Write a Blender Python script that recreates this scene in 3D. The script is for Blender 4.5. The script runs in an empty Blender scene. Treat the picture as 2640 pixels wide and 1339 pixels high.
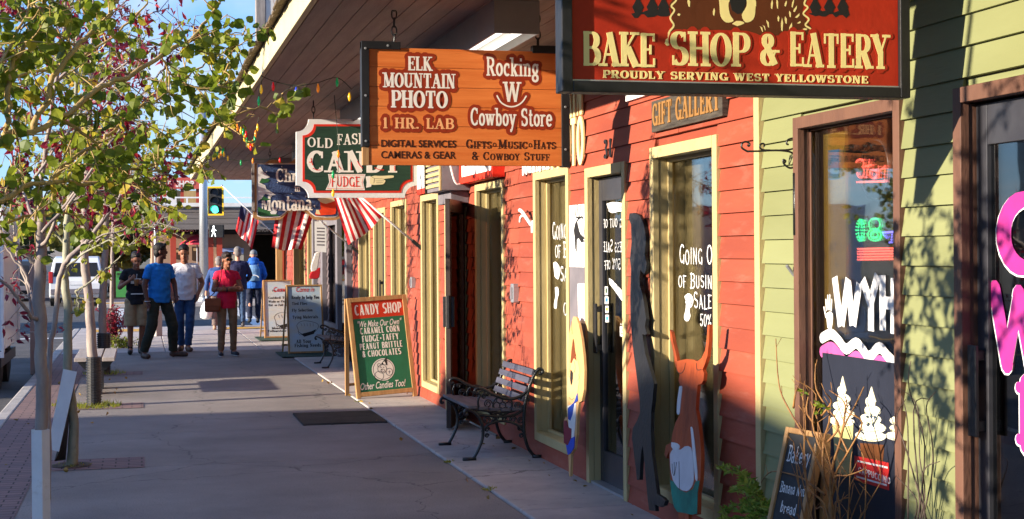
import bpy, math, random
from mathutils import Vector, Matrix, noise as mnoise
rad = math.radians
S = bpy.context.scene
COL = S.collection
random.seed(7)
# ------------------------------------------------------------------ camera
FPX, EYE, HOR = 3900.0, 1.65, 649.0
YAW = math.atan(958 / FPX); ROLL = 0.007
cd = bpy.data.cameras.new('camera'); cam = bpy.data.objects.new('camera', cd); COL.objects.link(cam)
cd.sensor_width = 36; cd.lens = 36 * FPX / 2640; cd.shift_y = -(669.5 - HOR) / 2640
cd.clip_start = 0.05; cd.clip_end = 6000
cam.location = (0, 0, EYE)
cam.matrix_world = Matrix.Translation((0, 0, EYE)) @ Matrix.Rotation(-YAW, 4, 'Z') @ Matrix.Rotation(rad(90), 4, 'X') @ Matrix.Rotation(-ROLL, 4, 'Z')
S.camera = cam
# ------------------------------------------------------------------ sky and sun
SUN_EL, SUN_PHI = rad(13.2), rad(12.5)      # height, and how far the light leans from +X towards +Y
tr = Vector((math.cos(SUN_EL) * math.cos(SUN_PHI), math.cos(SUN_EL) * math.sin(SUN_PHI), -math.sin(SUN_EL)))
sl = bpy.data.lights.new('sun', 'SUN'); sun = bpy.data.objects.new('sun', sl); COL.objects.link(sun)
sl.energy = 4.6; sl.angle = rad(0.5); sl.color = (1.0, 0.87, 0.69)
sun.rotation_euler = tr.to_track_quat('-Z', 'Y').to_euler(); sun.location = (-20, -4, 12)
w = bpy.data.worlds.new('World'); S.world = w; w.use_nodes = True
nt = w.node_tree; N = nt.nodes; L = nt.links; bg = N['Background']
sky = N.new('ShaderNodeTexSky'); sky.sky_type = 'NISHITA'; sky.sun_disc = False
sky.sun_elevation = SUN_EL; sky.sun_rotation = math.atan2(-tr.x, -tr.y); sky.air_density = 1.0; sky.dust_density = 0.2; sky.ozone_density = 4.0
tc = N.new('ShaderNodeTexCoord'); sp = N.new('ShaderNodeSeparateXYZ'); L.new(tc.outputs['Generated'], sp.inputs[0])
def wm(op, a, b):
    m = N.new('ShaderNodeMath'); m.operation = op
    for i, q in enumerate((a, b)):
        if isinstance(q, (int, float)): m.inputs[i].default_value = q
        else: L.new(q, m.inputs[i])
    return m.outputs[0]
zz = wm('ADD', wm('MAXIMUM', sp.outputs[2], 0.0), 0.12)
cb = N.new('ShaderNodeCombineXYZ'); L.new(wm('DIVIDE', sp.outputs[0], zz), cb.inputs[0]); L.new(wm('DIVIDE', sp.outputs[1], zz), cb.inputs[1])
mp = N.new('ShaderNodeMapping'); mp.inputs['Scale'].default_value = (1.3, 0.55, 1); mp.inputs['Rotation'].default_value = (0, 0, 0.5); L.new(cb.outputs[0], mp.inputs[0])
cn = N.new('ShaderNodeTexNoise'); cn.inputs['Scale'].default_value = 1.6; cn.inputs['Detail'].default_value = 7; cn.inputs['Distortion'].default_value = 0.6; L.new(mp.outputs[0], cn.inputs['Vector'])
cr = N.new('ShaderNodeValToRGB'); cr.color_ramp.elements[0].position = 0.47; cr.color_ramp.elements[1].position = 0.78; L.new(cn.outputs[0], cr.inputs[0])
cr.color_ramp.elements[1].color = (0.8, 0.8, 0.8, 1)
mx = N.new('ShaderNodeMix'); mx.data_type = 'RGBA'; L.new(cr.outputs[0], mx.inputs[0]); hs = N.new('ShaderNodeMix'); hs.data_type = 'RGBA'; hs.blend_type = 'MULTIPLY'; hs.inputs[0].default_value = 1.0; L.new(sky.outputs[0], hs.inputs[6]); hs.inputs[7].default_value = (0.88, 0.97, 1.12, 1); hb = N.new('ShaderNodeMix'); hb.data_type = 'RGBA'; hb.inputs[0].default_value = 0.5; L.new(hs.outputs[2], hb.inputs[6]); hb.inputs[7].default_value = (0.58, 1.2, 2.65, 1); L.new(hb.outputs[2], mx.inputs[6]); mx.inputs[7].default_value = (2.9, 3.0, 3.2, 1)
L.new(mx.outputs[2], bg.inputs[0]); bg.inputs[1].default_value = 0.135
S.view_settings.view_transform = 'Standard'; S.view_settings.look = 'None'; S.view_settings.exposure = 1.4; S.view_settings.gamma = 1
S.cycles.max_bounces = 7; S.cycles.diffuse_bounces = 4; S.cycles.transparent_max_bounces = 10; S.cycles.use_denoising = True
S.cycles.sample_clamp_indirect = 6; S.cycles.caustics_reflective = False; S.cycles.caustics_refractive = False
# ------------------------------------------------------------------ helpers: pixel of the photo -> point of the place
CA, SA = math.cos(YAW), math.sin(YAW)
def ray(u, v):
    x, y = u - 1320, v - HOR; p = x - y * ROLL; q = y + x * ROLL
    return Vector((SA + CA * p / FPX, CA - SA * p / FPX, -q / FPX))
C0 = Vector((0, 0, EYE))
def atX(u, v, X): d = ray(u, v); return C0 + d * (X / d.x)
def atY(u, v, Y): d = ray(u, v); return C0 + d * (Y / d.y)
def atD(u, v, D): return C0 + ray(u, v) * D
def atG(u, v, Z=0): d = ray(u, v); return C0 + d * ((Z - EYE) / d.z)
# ------------------------------------------------------------------ helpers: mesh
WM = {}
class MB:
    def __init__(s): s.v = []; s.f = []
    def add(s, vs, fs):
        b = len(s.v); s.v += [Vector(p) for p in vs]; s.f += [tuple(i + b for i in f) for f in fs]; return s
    def box(s, x0, x1, y0, y1, z0, z1, M=None):
        vs = [Vector((x, y, z)) for z in (z0, z1) for y in (y0, y1) for x in (x0, x1)]
        if M: vs = [M @ p for p in vs]
        return s.add(vs, [(0, 2, 3, 1), (4, 5, 7, 6), (0, 1, 5, 4), (2, 6, 7, 3), (0, 4, 6, 2), (1, 3, 7, 5)])
    def bar(s, a, b, w, h, up=(0, 0, 1)):
        a, b = Vector(a), Vector(b); t = (b - a).normalized(); u = Vector(up)
        r = t.cross(u)
        if r.length < 1e-4: r = t.cross(Vector((1, 0, 0)))
        r.normalize(); u = r.cross(t); r *= w / 2; u *= h / 2
        vs = [p + i * r + j * u for p in (a, b) for i, j in ((-1, -1), (1, -1), (1, 1), (-1, 1))]
        return s.add(vs, [(3, 2, 1, 0), (4, 5, 6, 7), (0, 1, 5, 4), (1, 2, 6, 5), (2, 3, 7, 6), (3, 0, 4, 7)])
    def tube(s, pts, r, n=8, cap=True, closed=False):
        pts = [Vector(p) for p in pts]; m = len(pts)
        rs = r if isinstance(r, (list, tuple)) else [r] * m
        b = len(s.v); prev = None
        for i, p in enumerate(pts):
            t = (pts[(i + 1) % m] - pts[i - 1]) if closed else (pts[min(i + 1, m - 1)] - pts[max(i - 1, 0)])
            if t.length < 1e-9: t = Vector((0, 0, 1))
            t.normalize()
            if prev is None:
                a = Vector((0, 0, 1)) if abs(t.z) < 0.9 else Vector((1, 0, 0)); prev = t.cross(a).normalized()
            prev = (prev - t * prev.dot(t))
            if prev.length < 1e-6: prev = t.orthogonal()
            prev.normalize(); q = t.cross(prev)
            for k in range(n):
                an = 2 * math.pi * k / n; s.v.append(p + (prev * math.cos(an) + q * math.sin(an)) * rs[i])
        for i in range(m if closed else m - 1):
            j = (i + 1) % m
            for k in range(n):
                s.f.append((b + i * n + k, b + i * n + (k + 1) % n, b + j * n + (k + 1) % n, b + j * n + k))
        if cap and not closed:
            s.f.append(tuple(b + k for k in reversed(range(n)))); s.f.append(tuple(b + (m - 1) * n + k for k in range(n)))
        return s
    def lathe(s, c, prof, n=16, M=None):      # prof: (radius, z)
        b = len(s.v); c = Vector(c)
        for r, z in prof:
            for k in range(n):
                a = 2 * math.pi * k / n; p = Vector((r * math.cos(a), r * math.sin(a), z))
                s.v.append(c + (M @ p if M else p))
        for i in range(len(prof) - 1):
            for k in range(n):
                s.f.append((b + i * n + k, b + i * n + (k + 1) % n, b + (i + 1) * n + (k + 1) % n, b + (i + 1) * n + k))
        s.f.append(tuple(b + k for k in reversed(range(n)))); s.f.append(tuple(b + (len(prof) - 1) * n + k for k in range(n)))
        return s
    def ell(s, c, r, n=12, m=8, M=None):
        c = Vector(c); r = r if isinstance(r, (tuple, list)) else (r, r, r)
        b = len(s.v)
        for i in range(m + 1):
            th = math.pi * i / m
            for k in range(n):
                a = 2 * math.pi * k / n
                p = Vector((r[0] * math.sin(th) * math.cos(a), r[1] * math.sin(th) * math.sin(a), r[2] * math.cos(th)))
                s.v.append(c + (M @ p if M else p))
        for i in range(m):
            for k in range(n):
                s.f.append((b + i * n + k, b + (i + 1) * n + k, b + (i + 1) * n + (k + 1) % n, b + i * n + (k + 1) % n))
        return s
    def prism(s, poly, fn, t0, t1):      # poly of 2-D points, fn(x, y, t) -> 3-D, solid between t0 and t1
        n = len(poly)
        A = sum(poly[i][0] * poly[(i + 1) % n][1] - poly[(i + 1) % n][0] * poly[i][1] for i in range(n))
        if A < 0: poly = poly[::-1]
        vs = [fn(x, y, t0) for x, y in poly] + [fn(x, y, t1) for x, y in poly]
        fs = [tuple(range(n, 2 * n)), tuple(reversed(range(n)))] + [(i, (i + 1) % n, n + (i + 1) % n, n + i) for i in range(n)]
        return s.add(vs, fs)
    def build(s, name, m, parent=None, smooth=False, world=True, kind=None, bev=0.0):
        me = bpy.data.meshes.new(name)
        vs = s.v
        if parent is not None and world:
            inv = WM[parent.name].inverted(); vs = [inv @ p for p in vs]
        me.from_pydata([tuple(p) for p in vs], [], s.f)
        me.materials.append(m)
        o = bpy.data.objects.new(name, me); COL.objects.link(o)
        if parent is not None: o.parent = parent; WM[o.name] = WM[parent.name].copy()
        else: WM[o.name] = Matrix()
        if smooth: me.shade_smooth()
        if kind: o['kind'] = kind
        if bev:
            b = o.modifiers.new('bevel', 'BEVEL'); b.width = bev; b.segments = 2; b.limit_method = 'ANGLE'; b.angle_limit = rad(40)
        return o
def tag(o, label, cat, group=None):
    o['label'] = label; o['category'] = cat
    if group: o['group'] = group
    return o
def thing(name, label, cat, loc=(0, 0, 0), rz=0.0, group=None):
    o = bpy.data.objects.new(name, None); COL.objects.link(o); o.empty_display_size = 0.1
    o.location = loc; o.rotation_euler = (0, 0, rz); WM[o.name] = Matrix.Translation(loc) @ Matrix.Rotation(rz, 4, 'Z')
    return tag(o, label, cat, group)
def copy_tree(o, parent=None):
    c = o.copy(); COL.objects.link(c)
    if parent: c.parent = parent
    for ch in list(o.children): copy_tree(ch, c)
    return c
# ------------------------------------------------------------------ helpers: materials
def lin(r, g, b):
    def f(c):
        c /= 255.0; return c / 12.92 if c <= 0.04045 else ((c + 0.055) / 1.055) ** 2.4
    return (f(r), f(g), f(b), 1)
def nd(nt, t, **k):
    n = nt.nodes.new('ShaderNode' + t)
    for a, b in k.items():
        if hasattr(n, a): setattr(n, a, b)
    return n
def mat(name, c, c2=None, sc=4.0, rough=0.6, bump=0.15, bsc=40.0, st=(1, 1, 1), spec=0.3, metal=0.0, lo=0.35, hi=0.65, bdist=0.01, emit=None, estr=0.0, wear=None, wsc=14.0, wlo=0.66, whi=0.74):
    m = bpy.data.materials.new(name); m.use_nodes = True; t = m.node_tree; b = t.nodes['Principled BSDF']
    b.inputs['Roughness'].default_value = rough; b.inputs['Specular IOR Level'].default_value = spec; b.inputs['Metallic'].default_value = metal
    tc = nd(t, 'TexCoord'); mp = nd(t, 'Mapping'); mp.inputs['Scale'].default_value = st; t.links.new(tc.outputs['Object'], mp.inputs[0])
    if c2 is None: c2 = tuple(q * 0.82 for q in c[:3]) + (1,)
    n1 = nd(t, 'TexNoise'); n1.inputs['Scale'].default_value = sc; n1.inputs['Detail'].default_value = 8; n1.inputs['Roughness'].default_value = 0.62; t.links.new(mp.outputs[0], n1.inputs['Vector'])
    rp = nd(t, 'ValToRGB'); rp.color_ramp.elements[0].position = lo; rp.color_ramp.elements[1].position = hi
    rp.color_ramp.elements[0].color = c2; rp.color_ramp.elements[1].color = c; t.links.new(n1.outputs[0], rp.inputs[0])
    out = rp.outputs[0]
    if wear is not None:
        n3 = nd(t, 'TexNoise'); n3.inputs['Scale'].default_value = wsc; n3.inputs['Detail'].default_value = 10; n3.inputs['Roughness'].default_value = 0.7; t.links.new(mp.outputs[0], n3.inputs['Vector'])
        r3 = nd(t, 'ValToRGB'); r3.color_ramp.elements[0].position = wlo; r3.color_ramp.elements[1].position = whi; t.links.new(n3.outputs[0], r3.inputs[0])
        mm = nd(t, 'Mix', data_type='RGBA'); t.links.new(r3.outputs[0], mm.inputs[0]); t.links.new(out, mm.inputs[6]); mm.inputs[7].default_value = wear; out = mm.outputs[2]
    t.links.new(out, b.inputs['Base Color'])
    if bump:
        n2 = nd(t, 'TexNoise'); n2.inputs['Scale'].default_value = bsc; n2.inputs['Detail'].default_value = 6; t.links.new(mp.outputs[0], n2.inputs['Vector'])
        bp = nd(t, 'Bump'); bp.inputs['Strength'].default_value = bump; bp.inputs['Distance'].default_value = bdist; t.links.new(n2.outputs[0], bp.inputs['Height']); t.links.new(bp.outputs[0], b.inputs['Normal'])
    if emit: b.inputs['Emission Color'].default_value = emit; b.inputs['Emission Strength'].default_value = estr
    return m
def glass(name, tint=(0.75, 0.78, 0.78, 1), refl=0.16):
    m = bpy.data.materials.new(name); m.use_nodes = True; t = m.node_tree; t.nodes.clear()
    o = nd(t, 'OutputMaterial'); tp = nd(t, 'BsdfTransparent'); tp.inputs[0].default_value = tint
    g = nd(t, 'BsdfGlossy'); g.inputs['Roughness'].default_value = 0.015; g.inputs[0].default_value = (1, 1, 1, 1)
    lw = nd(t, 'LayerWeight'); lw.inputs[0].default_value = 0.35
    ma = nd(t, 'Math', operation='MULTIPLY_ADD'); t.links.new(lw.outputs['Fresnel'], ma.inputs[0]); ma.inputs[1].default_value = 0.62; ma.inputs[2].default_value = refl * 0.4
    ma.use_clamp = True
    tc = nd(t, 'TexCoord'); n2 = nd(t, 'TexNoise'); n2.inputs['Scale'].default_value = 2.2; t.links.new(tc.outputs['Object'], n2.inputs['Vector'])
    bp = nd(t, 'Bump'); bp.inputs['Strength'].default_value = 0.012; bp.inputs['Distance'].default_value = 0.1; t.links.new(n2.outputs[0], bp.inputs['Height']); t.links.new(bp.outputs[0], g.inputs['Normal'])
    mi = nd(t, 'MixShader'); t.links.new(ma.outputs[0], mi.inputs[0]); t.links.new(tp.outputs[0], mi.inputs[1]); t.links.new(g.outputs[0], mi.inputs[2]); t.links.new(mi.outputs[0], o.inputs[0])
    return m
def leafmat(name, c, c2, tr=0.45, c3=None):
    m = bpy.data.materials.new(name); m.use_nodes = True; t = m.node_tree; b = t.nodes['Principled BSDF']; o = t.nodes['Material Output']
    g = nd(t, 'NewGeometry'); rp = nd(t, 'ValToRGB'); t.links.new(g.outputs['Random Per Island'], rp.inputs[0])
    rp.color_ramp.elements[0].color = c; rp.color_ramp.elements[1].color = c2
    if c3: e = rp.color_ramp.elements.new(0.9); e.color = c2; rp.color_ramp.elements[2].color = c3
    tc = nd(t, 'TexCoord'); nn = nd(t, 'TexNoise'); nn.inputs['Scale'].default_value = 60; t.links.new(tc.outputs['Object'], nn.inputs['Vector'])
    mm = nd(t, 'Mix', data_type='RGBA', blend_type='MULTIPLY'); mm.inputs[0].default_value = 0.5; t.links.new(rp.outputs[0], mm.inputs[6]); t.links.new(nn.outputs[0], mm.inputs[7])
    ga = nd(t, 'Gamma'); ga.inputs[1].default_value = 0.9; t.links.new(mm.outputs[2], ga.inputs[0])
    t.links.new(ga.outputs[0], b.inputs['Base Color']); b.inputs['Roughness'].default_value = 0.45; b.inputs['Specular IOR Level'].default_value = 0.35
    tl = nd(t, 'BsdfTranslucent'); t.links.new(ga.outputs[0], tl.inputs[0])
    mi = nd(t, 'MixShader'); mi.inputs[0].default_value = tr; t.links.new(b.outputs[0], mi.inputs[1]); t.links.new(tl.outputs[0], mi.inputs[2]); t.links.new(mi.outputs[0], o.inputs[0])
    return m
# ------------------------------------------------------------------ helpers: lettering
T_, t_ = 0.19, 0.085
# glyph: width, strokes. l = line (x0,y0,x1,y1,thick?), a = arc (cx,cy,rx,ry,a0,a1), s = foot/head serif (x,y), v = arm serif (x,y0,y1)
G = {
'A': (.84, ['l.12 0 .42 .98 0', 'l.7 0 .4 .98 1', 'l.22 .34 .6 .34 0', 's.12 0', 's.7 0']),
'B': (.74, ['l.17 0 .17 1 1', 'l.04 .955 .4 .955 0', 'l.17 .53 .42 .53 0', 'l.04 .045 .42 .045 0', 'a.4 .745 .22 .21 -90 90', 'a.42 .285 .25 .24 -90 90']),
'C': (.78, ['a.42 .5 .32 .455 48 312', 'v.66 .66 .97', 'v.66 .06 .3']),
'D': (.8, ['l.17 0 .17 1 1', 'l.04 .955 .38 .955 0', 'l.04 .045 .38 .045 0', 'a.38 .5 .32 .455 -90 90']),
'E': (.7, ['l.17 0 .17 1 1', 'l.04 .955 .62 .955 0', 'l.17 .52 .45 .52 0', 'l.04 .045 .64 .045 0', 'v.61 .76 .99', 'v.47 .38 .66', 'v.63 .01 .27']),
'F': (.66, ['l.17 0 .17 1 1', 'l.04 .955 .6 .955 0', 'l.17 .5 .45 .5 0', 'v.59 .74 .99', 'v.46 .36 .64', 's.17 0']),
'G': (.82, ['a.42 .5 .32 .455 48 330', 'v.66 .66 .97', 'l.69 0 .69 .42 1', 's.66 .42']),
'H': (.86, ['l.18 0 .18 1 1', 'l.68 0 .68 1 1', 'l.18 .52 .68 .52 0', 's.18 0', 's.18 1', 's.68 0', 's.68 1']),
'I': (.4, ['l.2 0 .2 1 1', 's.2 0', 's.2 1']),
'J': (.5, ['l.32 .25 .32 1 1', 'a.17 .25 .15 .2 180 360', 's.32 1']),
'K': (.84, ['l.18 0 .18 1 1', 'l.2 .42 .66 .97 0', 'l.34 .56 .7 0 1', 's.18 0', 's.18 1', 's.66 1', 's.72 0']),
'L': (.66, ['l.17 0 .17 1 1', 'l.04 .045 .6 .045 0', 'v.59 .01 .3', 's.17 1']),
'M': (1.02, ['l.16 0 .16 1 0', 'l.18 1 .5 .08 1', 'l.5 .08 .82 1 0', 'l.84 0 .84 1 1', 's.16 0', 's.13 1', 's.84 0', 's.87 1']),
'N': (.88, ['l.17 0 .17 1 0', 'l.2 1 .68 .02 1', 'l.7 0 .7 1 0', 's.17 0', 's.15 1', 's.7 1']),
'O': (.82, ['a.41 .5 .31 .455 0 360']),
'P': (.7, ['l.17 0 .17 1 1', 'l.04 .955 .4 .955 0', 'l.17 .44 .4 .44 0', 'a.4 .7 .23 .255 -90 90', 's.17 0']),
'Q': (.82, ['a.41 .5 .31 .455 0 360', 'l.45 .2 .75 -.1 1']),
'R': (.8, ['l.17 0 .17 1 1', 'l.04 .955 .4 .955 0', 'l.17 .48 .42 .48 0', 'a.4 .72 .22 .235 -90 90', 'l.4 .48 .66 0 1', 's.17 0', 's.69 0']),
'S': (.68, ['a.34 .735 .23 .22 35 270', 'a.34 .28 .25 .235 90 -145', 'v.56 .7 .98', 'v.1 .02 .3']),
'T': (.76, ['l.38 0 .38 1 1', 'l.06 .955 .7 .955 0', 'v.08 .7 .99', 'v.68 .7 .99', 's.38 0']),
'U': (.82, ['l.18 .32 .18 1 1', 'l.65 .32 .65 1 0', 'a.415 .33 .235 .285 180 360', 's.18 1', 's.65 1']),
'V': (.82, ['l.14 1 .42 .02 1', 'l.7 1 .42 .02 0', 's.13 1', 's.7 1']),
'W': (1.16, ['l.14 1 .36 .02 1', 'l.36 .02 .58 .95 0', 'l.58 .95 .8 .02 1', 'l.8 .02 1.02 1 0', 's.13 1', 's.58 1', 's1.03 1']),
'X': (.8, ['l.14 0 .66 1 0', 'l.14 1 .66 0 1', 's.14 0', 's.66 0', 's.14 1', 's.66 1']),
'Y': (.8, ['l.12 1 .4 .45 1', 'l.68 1 .4 .45 0', 'l.4 0 .4 .48 1', 's.12 1', 's.68 1', 's.4 0']),
'Z': (.7, ['l.08 .955 .62 .955 0', 'l.6 .95 .1 .05 1', 'l.08 .045 .64 .045 0', 'v.62 .01 .25', 'v.1 .75 .99']),
'&': (.84, ['a.36 .77 .17 .185 0 360', 'a.36 .27 .24 .225 90 330', 'l.28 .66 .7 .05 1', 'l.56 .2 .74 .5 0', 's.72 .5']),
'0': (.7, ['a.35 .5 .25 .455 0 360']),
'1': (.46, ['l.25 0 .25 1 1', 'l.1 .82 .25 .97 0', 's.25 0']),
'3': (.64, ['a.3 .745 .2 .21 150 -90', 'a.3 .285 .23 .24 90 -150']),
'5': (.66, ['l.14 .955 .55 .955 0', 'l.14 .5 .14 .97 0', 'a.3 .31 .24 .265 140 -150']),
'%': (.8, ['l.12 0 .68 1 0', 'a.18 .78 .1 .15 0 360', 'a.62 .22 .1 .15 0 360']),
'.': (.3, ['l.14 0 .14 .16 1']), '!': (.3, ['l.14 .3 .14 1 1', 'l.14 0 .14 .16 1']), '-': (.5, ['l.1 .42 .4 .42 1']), ' ': (.42, []), "'": (.2, ['l.1 .75 .1 1 0']),
'o': (.62, ['a.31 .34 .22 .3 0 360']), 'c': (.58, ['a.32 .34 .22 .3 50 312', 'v.48 .42 .6']),
'k': (.7, ['l.16 0 .16 1 1', 'l.18 .28 .5 .64 0', 'l.28 .4 .54 0 1', 's.16 0', 's.1 1', 's.52 .67', 's.56 0']),
'i': (.36, ['l.18 0 .18 .66 1', 'l.18 .8 .18 .96 1', 's.18 0', 's.12 .66']),
'n': (.7, ['l.16 0 .16 .66 1', 'a.35 .42 .18 .22 0 180', 'l.53 0 .53 .42 1', 's.16 0', 's.1 .66', 's.53 0']),
'm': (1.0, ['l.16 0 .16 .66 1', 'a.33 .42 .17 .22 0 180', 'l.5 0 .5 .42 1', 'a.67 .42 .17 .22 0 180', 'l.84 0 .84 .42 1', 's.16 0', 's.5 0', 's.84 0']),
'g': (.64, ['a.3 .4 .19 .24 0 360', 'a.3 -.08 .22 .17 0 360', 'l.4 .6 .58 .64 0', 'l.2 .12 .24 .18 0']),
'w': (.94, ['l.12 .66 .28 .02 1', 'l.28 .02 .46 .62 0', 'l.46 .62 .64 .02 1', 'l.64 .02 .8 .66 0', 's.11 .66', 's.46 .66', 's.81 .66']),
'b': (.66, ['l.15 0 .15 1 1', 'a.34 .34 .2 .3 -180 180', 's.09 1']),
'd': (.66, ['l.5 0 .5 1 1', 'a.31 .34 .2 .3 0 360', 's.44 1', 's.56 0']),
'y': (.68, ['l.12 .66 .34 .05 1', 'l.58 .66 .24 -.26 0', 's.11 .66', 's.58 .66', 'l.1 -.26 .26 -.26 1']),
't': (.5, ['l.22 .18 .22 .92 1', 'a.34 .18 .12 .14 180 330', 'l.06 .64 .42 .64 0']),
'r': (.54, ['l.16 0 .16 .66 1', 'a.36 .4 .2 .22 50 180', 's.16 0', 's.1 .66']),
'e': (.6, ['a.31 .34 .22 .3 0 320', 'l.1 .36 .52 .36 0']),
'h': (.7, ['l.16 0 .16 1 1', 'a.35 .42 .18 .22 0 180', 'l.53 0 .53 .42 1', 's.16 0', 's.1 1', 's.53 0']),
'a': (.62, ['l.46 0 .46 .45 1', 'a.29 .46 .17 .19 0 150', 'a.28 .19 .18 .17 0 360', 's.52 0']),
's': (.52, ['a.26 .48 .16 .155 35 270', 'a.26 .17 .17 .145 90 -145']),
'u': (.7, ['l.16 .24 .16 .66 1', 'a.35 .24 .19 .2 180 360', 'l.54 0 .54 .66 1', 's.1 .66', 's.48 .66']),
'l': (.36, ['l.18 0 .18 1 1', 's.18 0', 's.12 1']), 'p': (.66, ['l.15 -.3 .15 .66 1', 'a.34 .34 .2 .3 -180 180', 's.15 -.3']),
}
def glyph_strokes(ch, hand, thick, thin):
    wd, st = G.get(ch, G[' ']); out = []
    for q in st:
        k = q[0]; p = [float(z) for z in q[1:].split()]
        if k == 'l':
            wq = thick if p[4] else thin
            out.append(([(p[0], p[1]), (p[2], p[3])], [wq, wq]))
        elif k == 'a':
            n = max(5, int(abs(p[5] - p[4]) / 15)); pts = []; ws = []
            for i in range(n + 1):
                an = rad(p[4] + (p[5] - p[4]) * i / n)
                pts.append((p[0] + p[2] * math.cos(an), p[1] + p[3] * math.sin(an))); ws.append(thin + (thick - thin) * abs(math.cos(an)) ** 1.3)
            out.append((pts, ws))
        elif hand: continue
        elif k == 's':
            y = p[1] + (0.04 if p[1] < 0.3 else -0.04)
            out.append(([(p[0] - thick * .5 - .075, y), (p[0] + thick * .5 + .075, y)], [0.08, 0.08]))
        elif k == 'v':
            out.append(([(p[0], p[1]), (p[0], p[2])], [0.085, 0.085]))
    return wd, out
def frame(o, right, up):
    o, r, u = Vector(o), Vector(right).normalized(), Vector(up).normalized(); n = r.cross(u)
    return lambda x, y, t: o + r * x + u * y + n * t
def ribbon(mb, pts, ws, fn, t0, t1, caps=False):
    pts = [Vector((p[0], p[1])) for p in pts]; m = len(pts); Lf = []; Rt = []
    closed = m > 3 and (pts[0] - pts[-1]).length < 1e-4
    for i in range(m):
        a = pts[i - 1] if i else (pts[-2] if closed else pts[0]); b = pts[i + 1] if i < m - 1 else (pts[1] if closed else pts[-1])
        d = (b - a)
        if d.length < 1e-9: d = Vector((1, 0))
        d.normalize(); nn = Vector((-d.y, d.x)) * ws[i] / 2
        Lf.append(pts[i] + nn); Rt.append(pts[i] - nn)
    b = len(mb.v); 
    for i in range(m):
        mb.v += [fn(Lf[i].x, Lf[i].y, t1), fn(Rt[i].x, Rt[i].y, t1), fn(Lf[i].x, Lf[i].y, t0), fn(Rt[i].x, Rt[i].y, t0)]
    for i in range(m - 1):
        p, q = b + 4 * i, b + 4 * i + 4
        mb.f += [(p, p + 1, q + 1, q), (p + 2, p, q, q + 2), (p + 1, p + 3, q + 3, q + 1)]
    if not closed: mb.f += [(b, b + 2, b + 3, b + 1), (b + 4 * m - 4, b + 4 * m - 3, b + 4 * m - 1, b + 4 * m - 2)]
    if caps:
        for i, j in ((0, 1), (m - 1, 4)):
            c = pts[i]; r = ws[i] / 2; n = 10
            disc = [(c.x + r * math.cos(2 * math.pi * k / n), c.y + r * math.sin(2 * math.pi * k / n)) for k in range(n)]
            mb.prism(disc, fn, t0, t1 + 0.00001 + 0.000006 * j)
def letters(mb, txt, fn, x, y, width, height, thick=T_, thin=t_, hand=False, grow=0.0, t0=0.0, t1=0.004, gap=0.08, jit=0.0, slope=0.0, arch=0.0, caps_small=False, seed=1, plain=False):
    rnd = random.Random(seed); tot = 0; lay = []
    for ch in txt:
        k = 1.0; c = ch
        if caps_small:
            if ch.islower(): k = 0.8; c = ch.upper()
        wd, st = glyph_strokes(c, hand or plain, thick, thin); lay.append((tot, k, st)); tot += (wd + gap) * k
    tot -= gap; sx = width / tot; n = 0
    for x0, k, st in lay:
        jy = rnd.uniform(-jit, jit); jr = rnd.uniform(-jit, jit); mid = (x0 / tot - 0.5)
        for pts, ws in st:
            P = [(x + (x0 + (px + jr * py) * k) * sx, y + (py * k + jy + slope * x0 + arch * (mid * mid)) * height) for px, py in pts]
            # width of a stroke scales with its direction
            W = []
            for i, wv in enumerate(ws):
                a = pts[max(i - 1, 0)]; b = pts[min(i + 1, len(pts) - 1)]; dx, dy = abs(b[0] - a[0]), abs(b[1] - a[1])
                tt = dy / (dx + dy + 1e-9); W.append(wv * k * (sx * tt + height * (1 - tt)) + grow * 2)
            if grow:
                d0 = Vector(P[0]) - Vector(P[1]); d1 = Vector(P[-1]) - Vector(P[-2])
            ribbon(mb, P, W, fn, t0, t1 + n * 0.000031, caps=(hand or grow > 0)); n = (n + 1) % 24
    return mb
def sans(mb, txt, fn, x, y, width, height, shear=0.0, bold=0.0, t0=0.0, t1=0.003, center=False):
    cu = bpy.data.curves.new('lettering', 'FONT'); cu.body = txt; cu.extrude = 0.0; cu.shear = shear; cu.offset = bold; cu.resolution_u = 4
    o = bpy.data.objects.new('lettering', cu); COL.objects.link(o)
    dg = bpy.context.evaluated_depsgraph_get(); me = bpy.data.meshes.new_from_object(o.evaluated_get(dg))
    xs = [v.co.x for v in me.vertices]; ys = [v.co.y for v in me.vertices]
    x0, x1 = min(xs), max(xs); y0 = 0; y1 = max(ys)
    kx = (width / (x1 - x0)) if width else height / y1; ky = height / y1
    if center and width is None: x = x - (x1 - x0) * kx / 2
    b = len(mb.v)
    mb.v += [fn(x + (v.co.x - x0) * kx, y + v.co.y * ky, t1) for v in me.vertices]
    mb.f += [tuple(b + i for i in p.vertices) for p in me.polygons]
    bpy.data.objects.remove(o); bpy.data.curves.remove(cu); bpy.data.meshes.remove(me)
    return mb
def arc(cx, cy, rx, ry, a0, a1, n=12):
    return [(cx + rx * math.cos(rad(a0 + (a1 - a0) * i / n)), cy + ry * math.sin(rad(a0 + (a1 - a0) * i / n))) for i in range(n + 1)]
def spline(pts, n=6):
    P = [Vector(p) for p in pts]; out = []
    for i in range(len(P) - 1):
        a, b, c, d = P[max(i - 1, 0)], P[i], P[i + 1], P[min(i + 2, len(P) - 1)]
        for k in range(n):
            t = k / n; out.append(0.5 * ((2 * b) + (c - a) * t + (2 * a - 5 * b + 4 * c - d) * t * t + (3 * b - a - 3 * c + d) * t ** 3))
    out.append(P[-1]); return out
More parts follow.
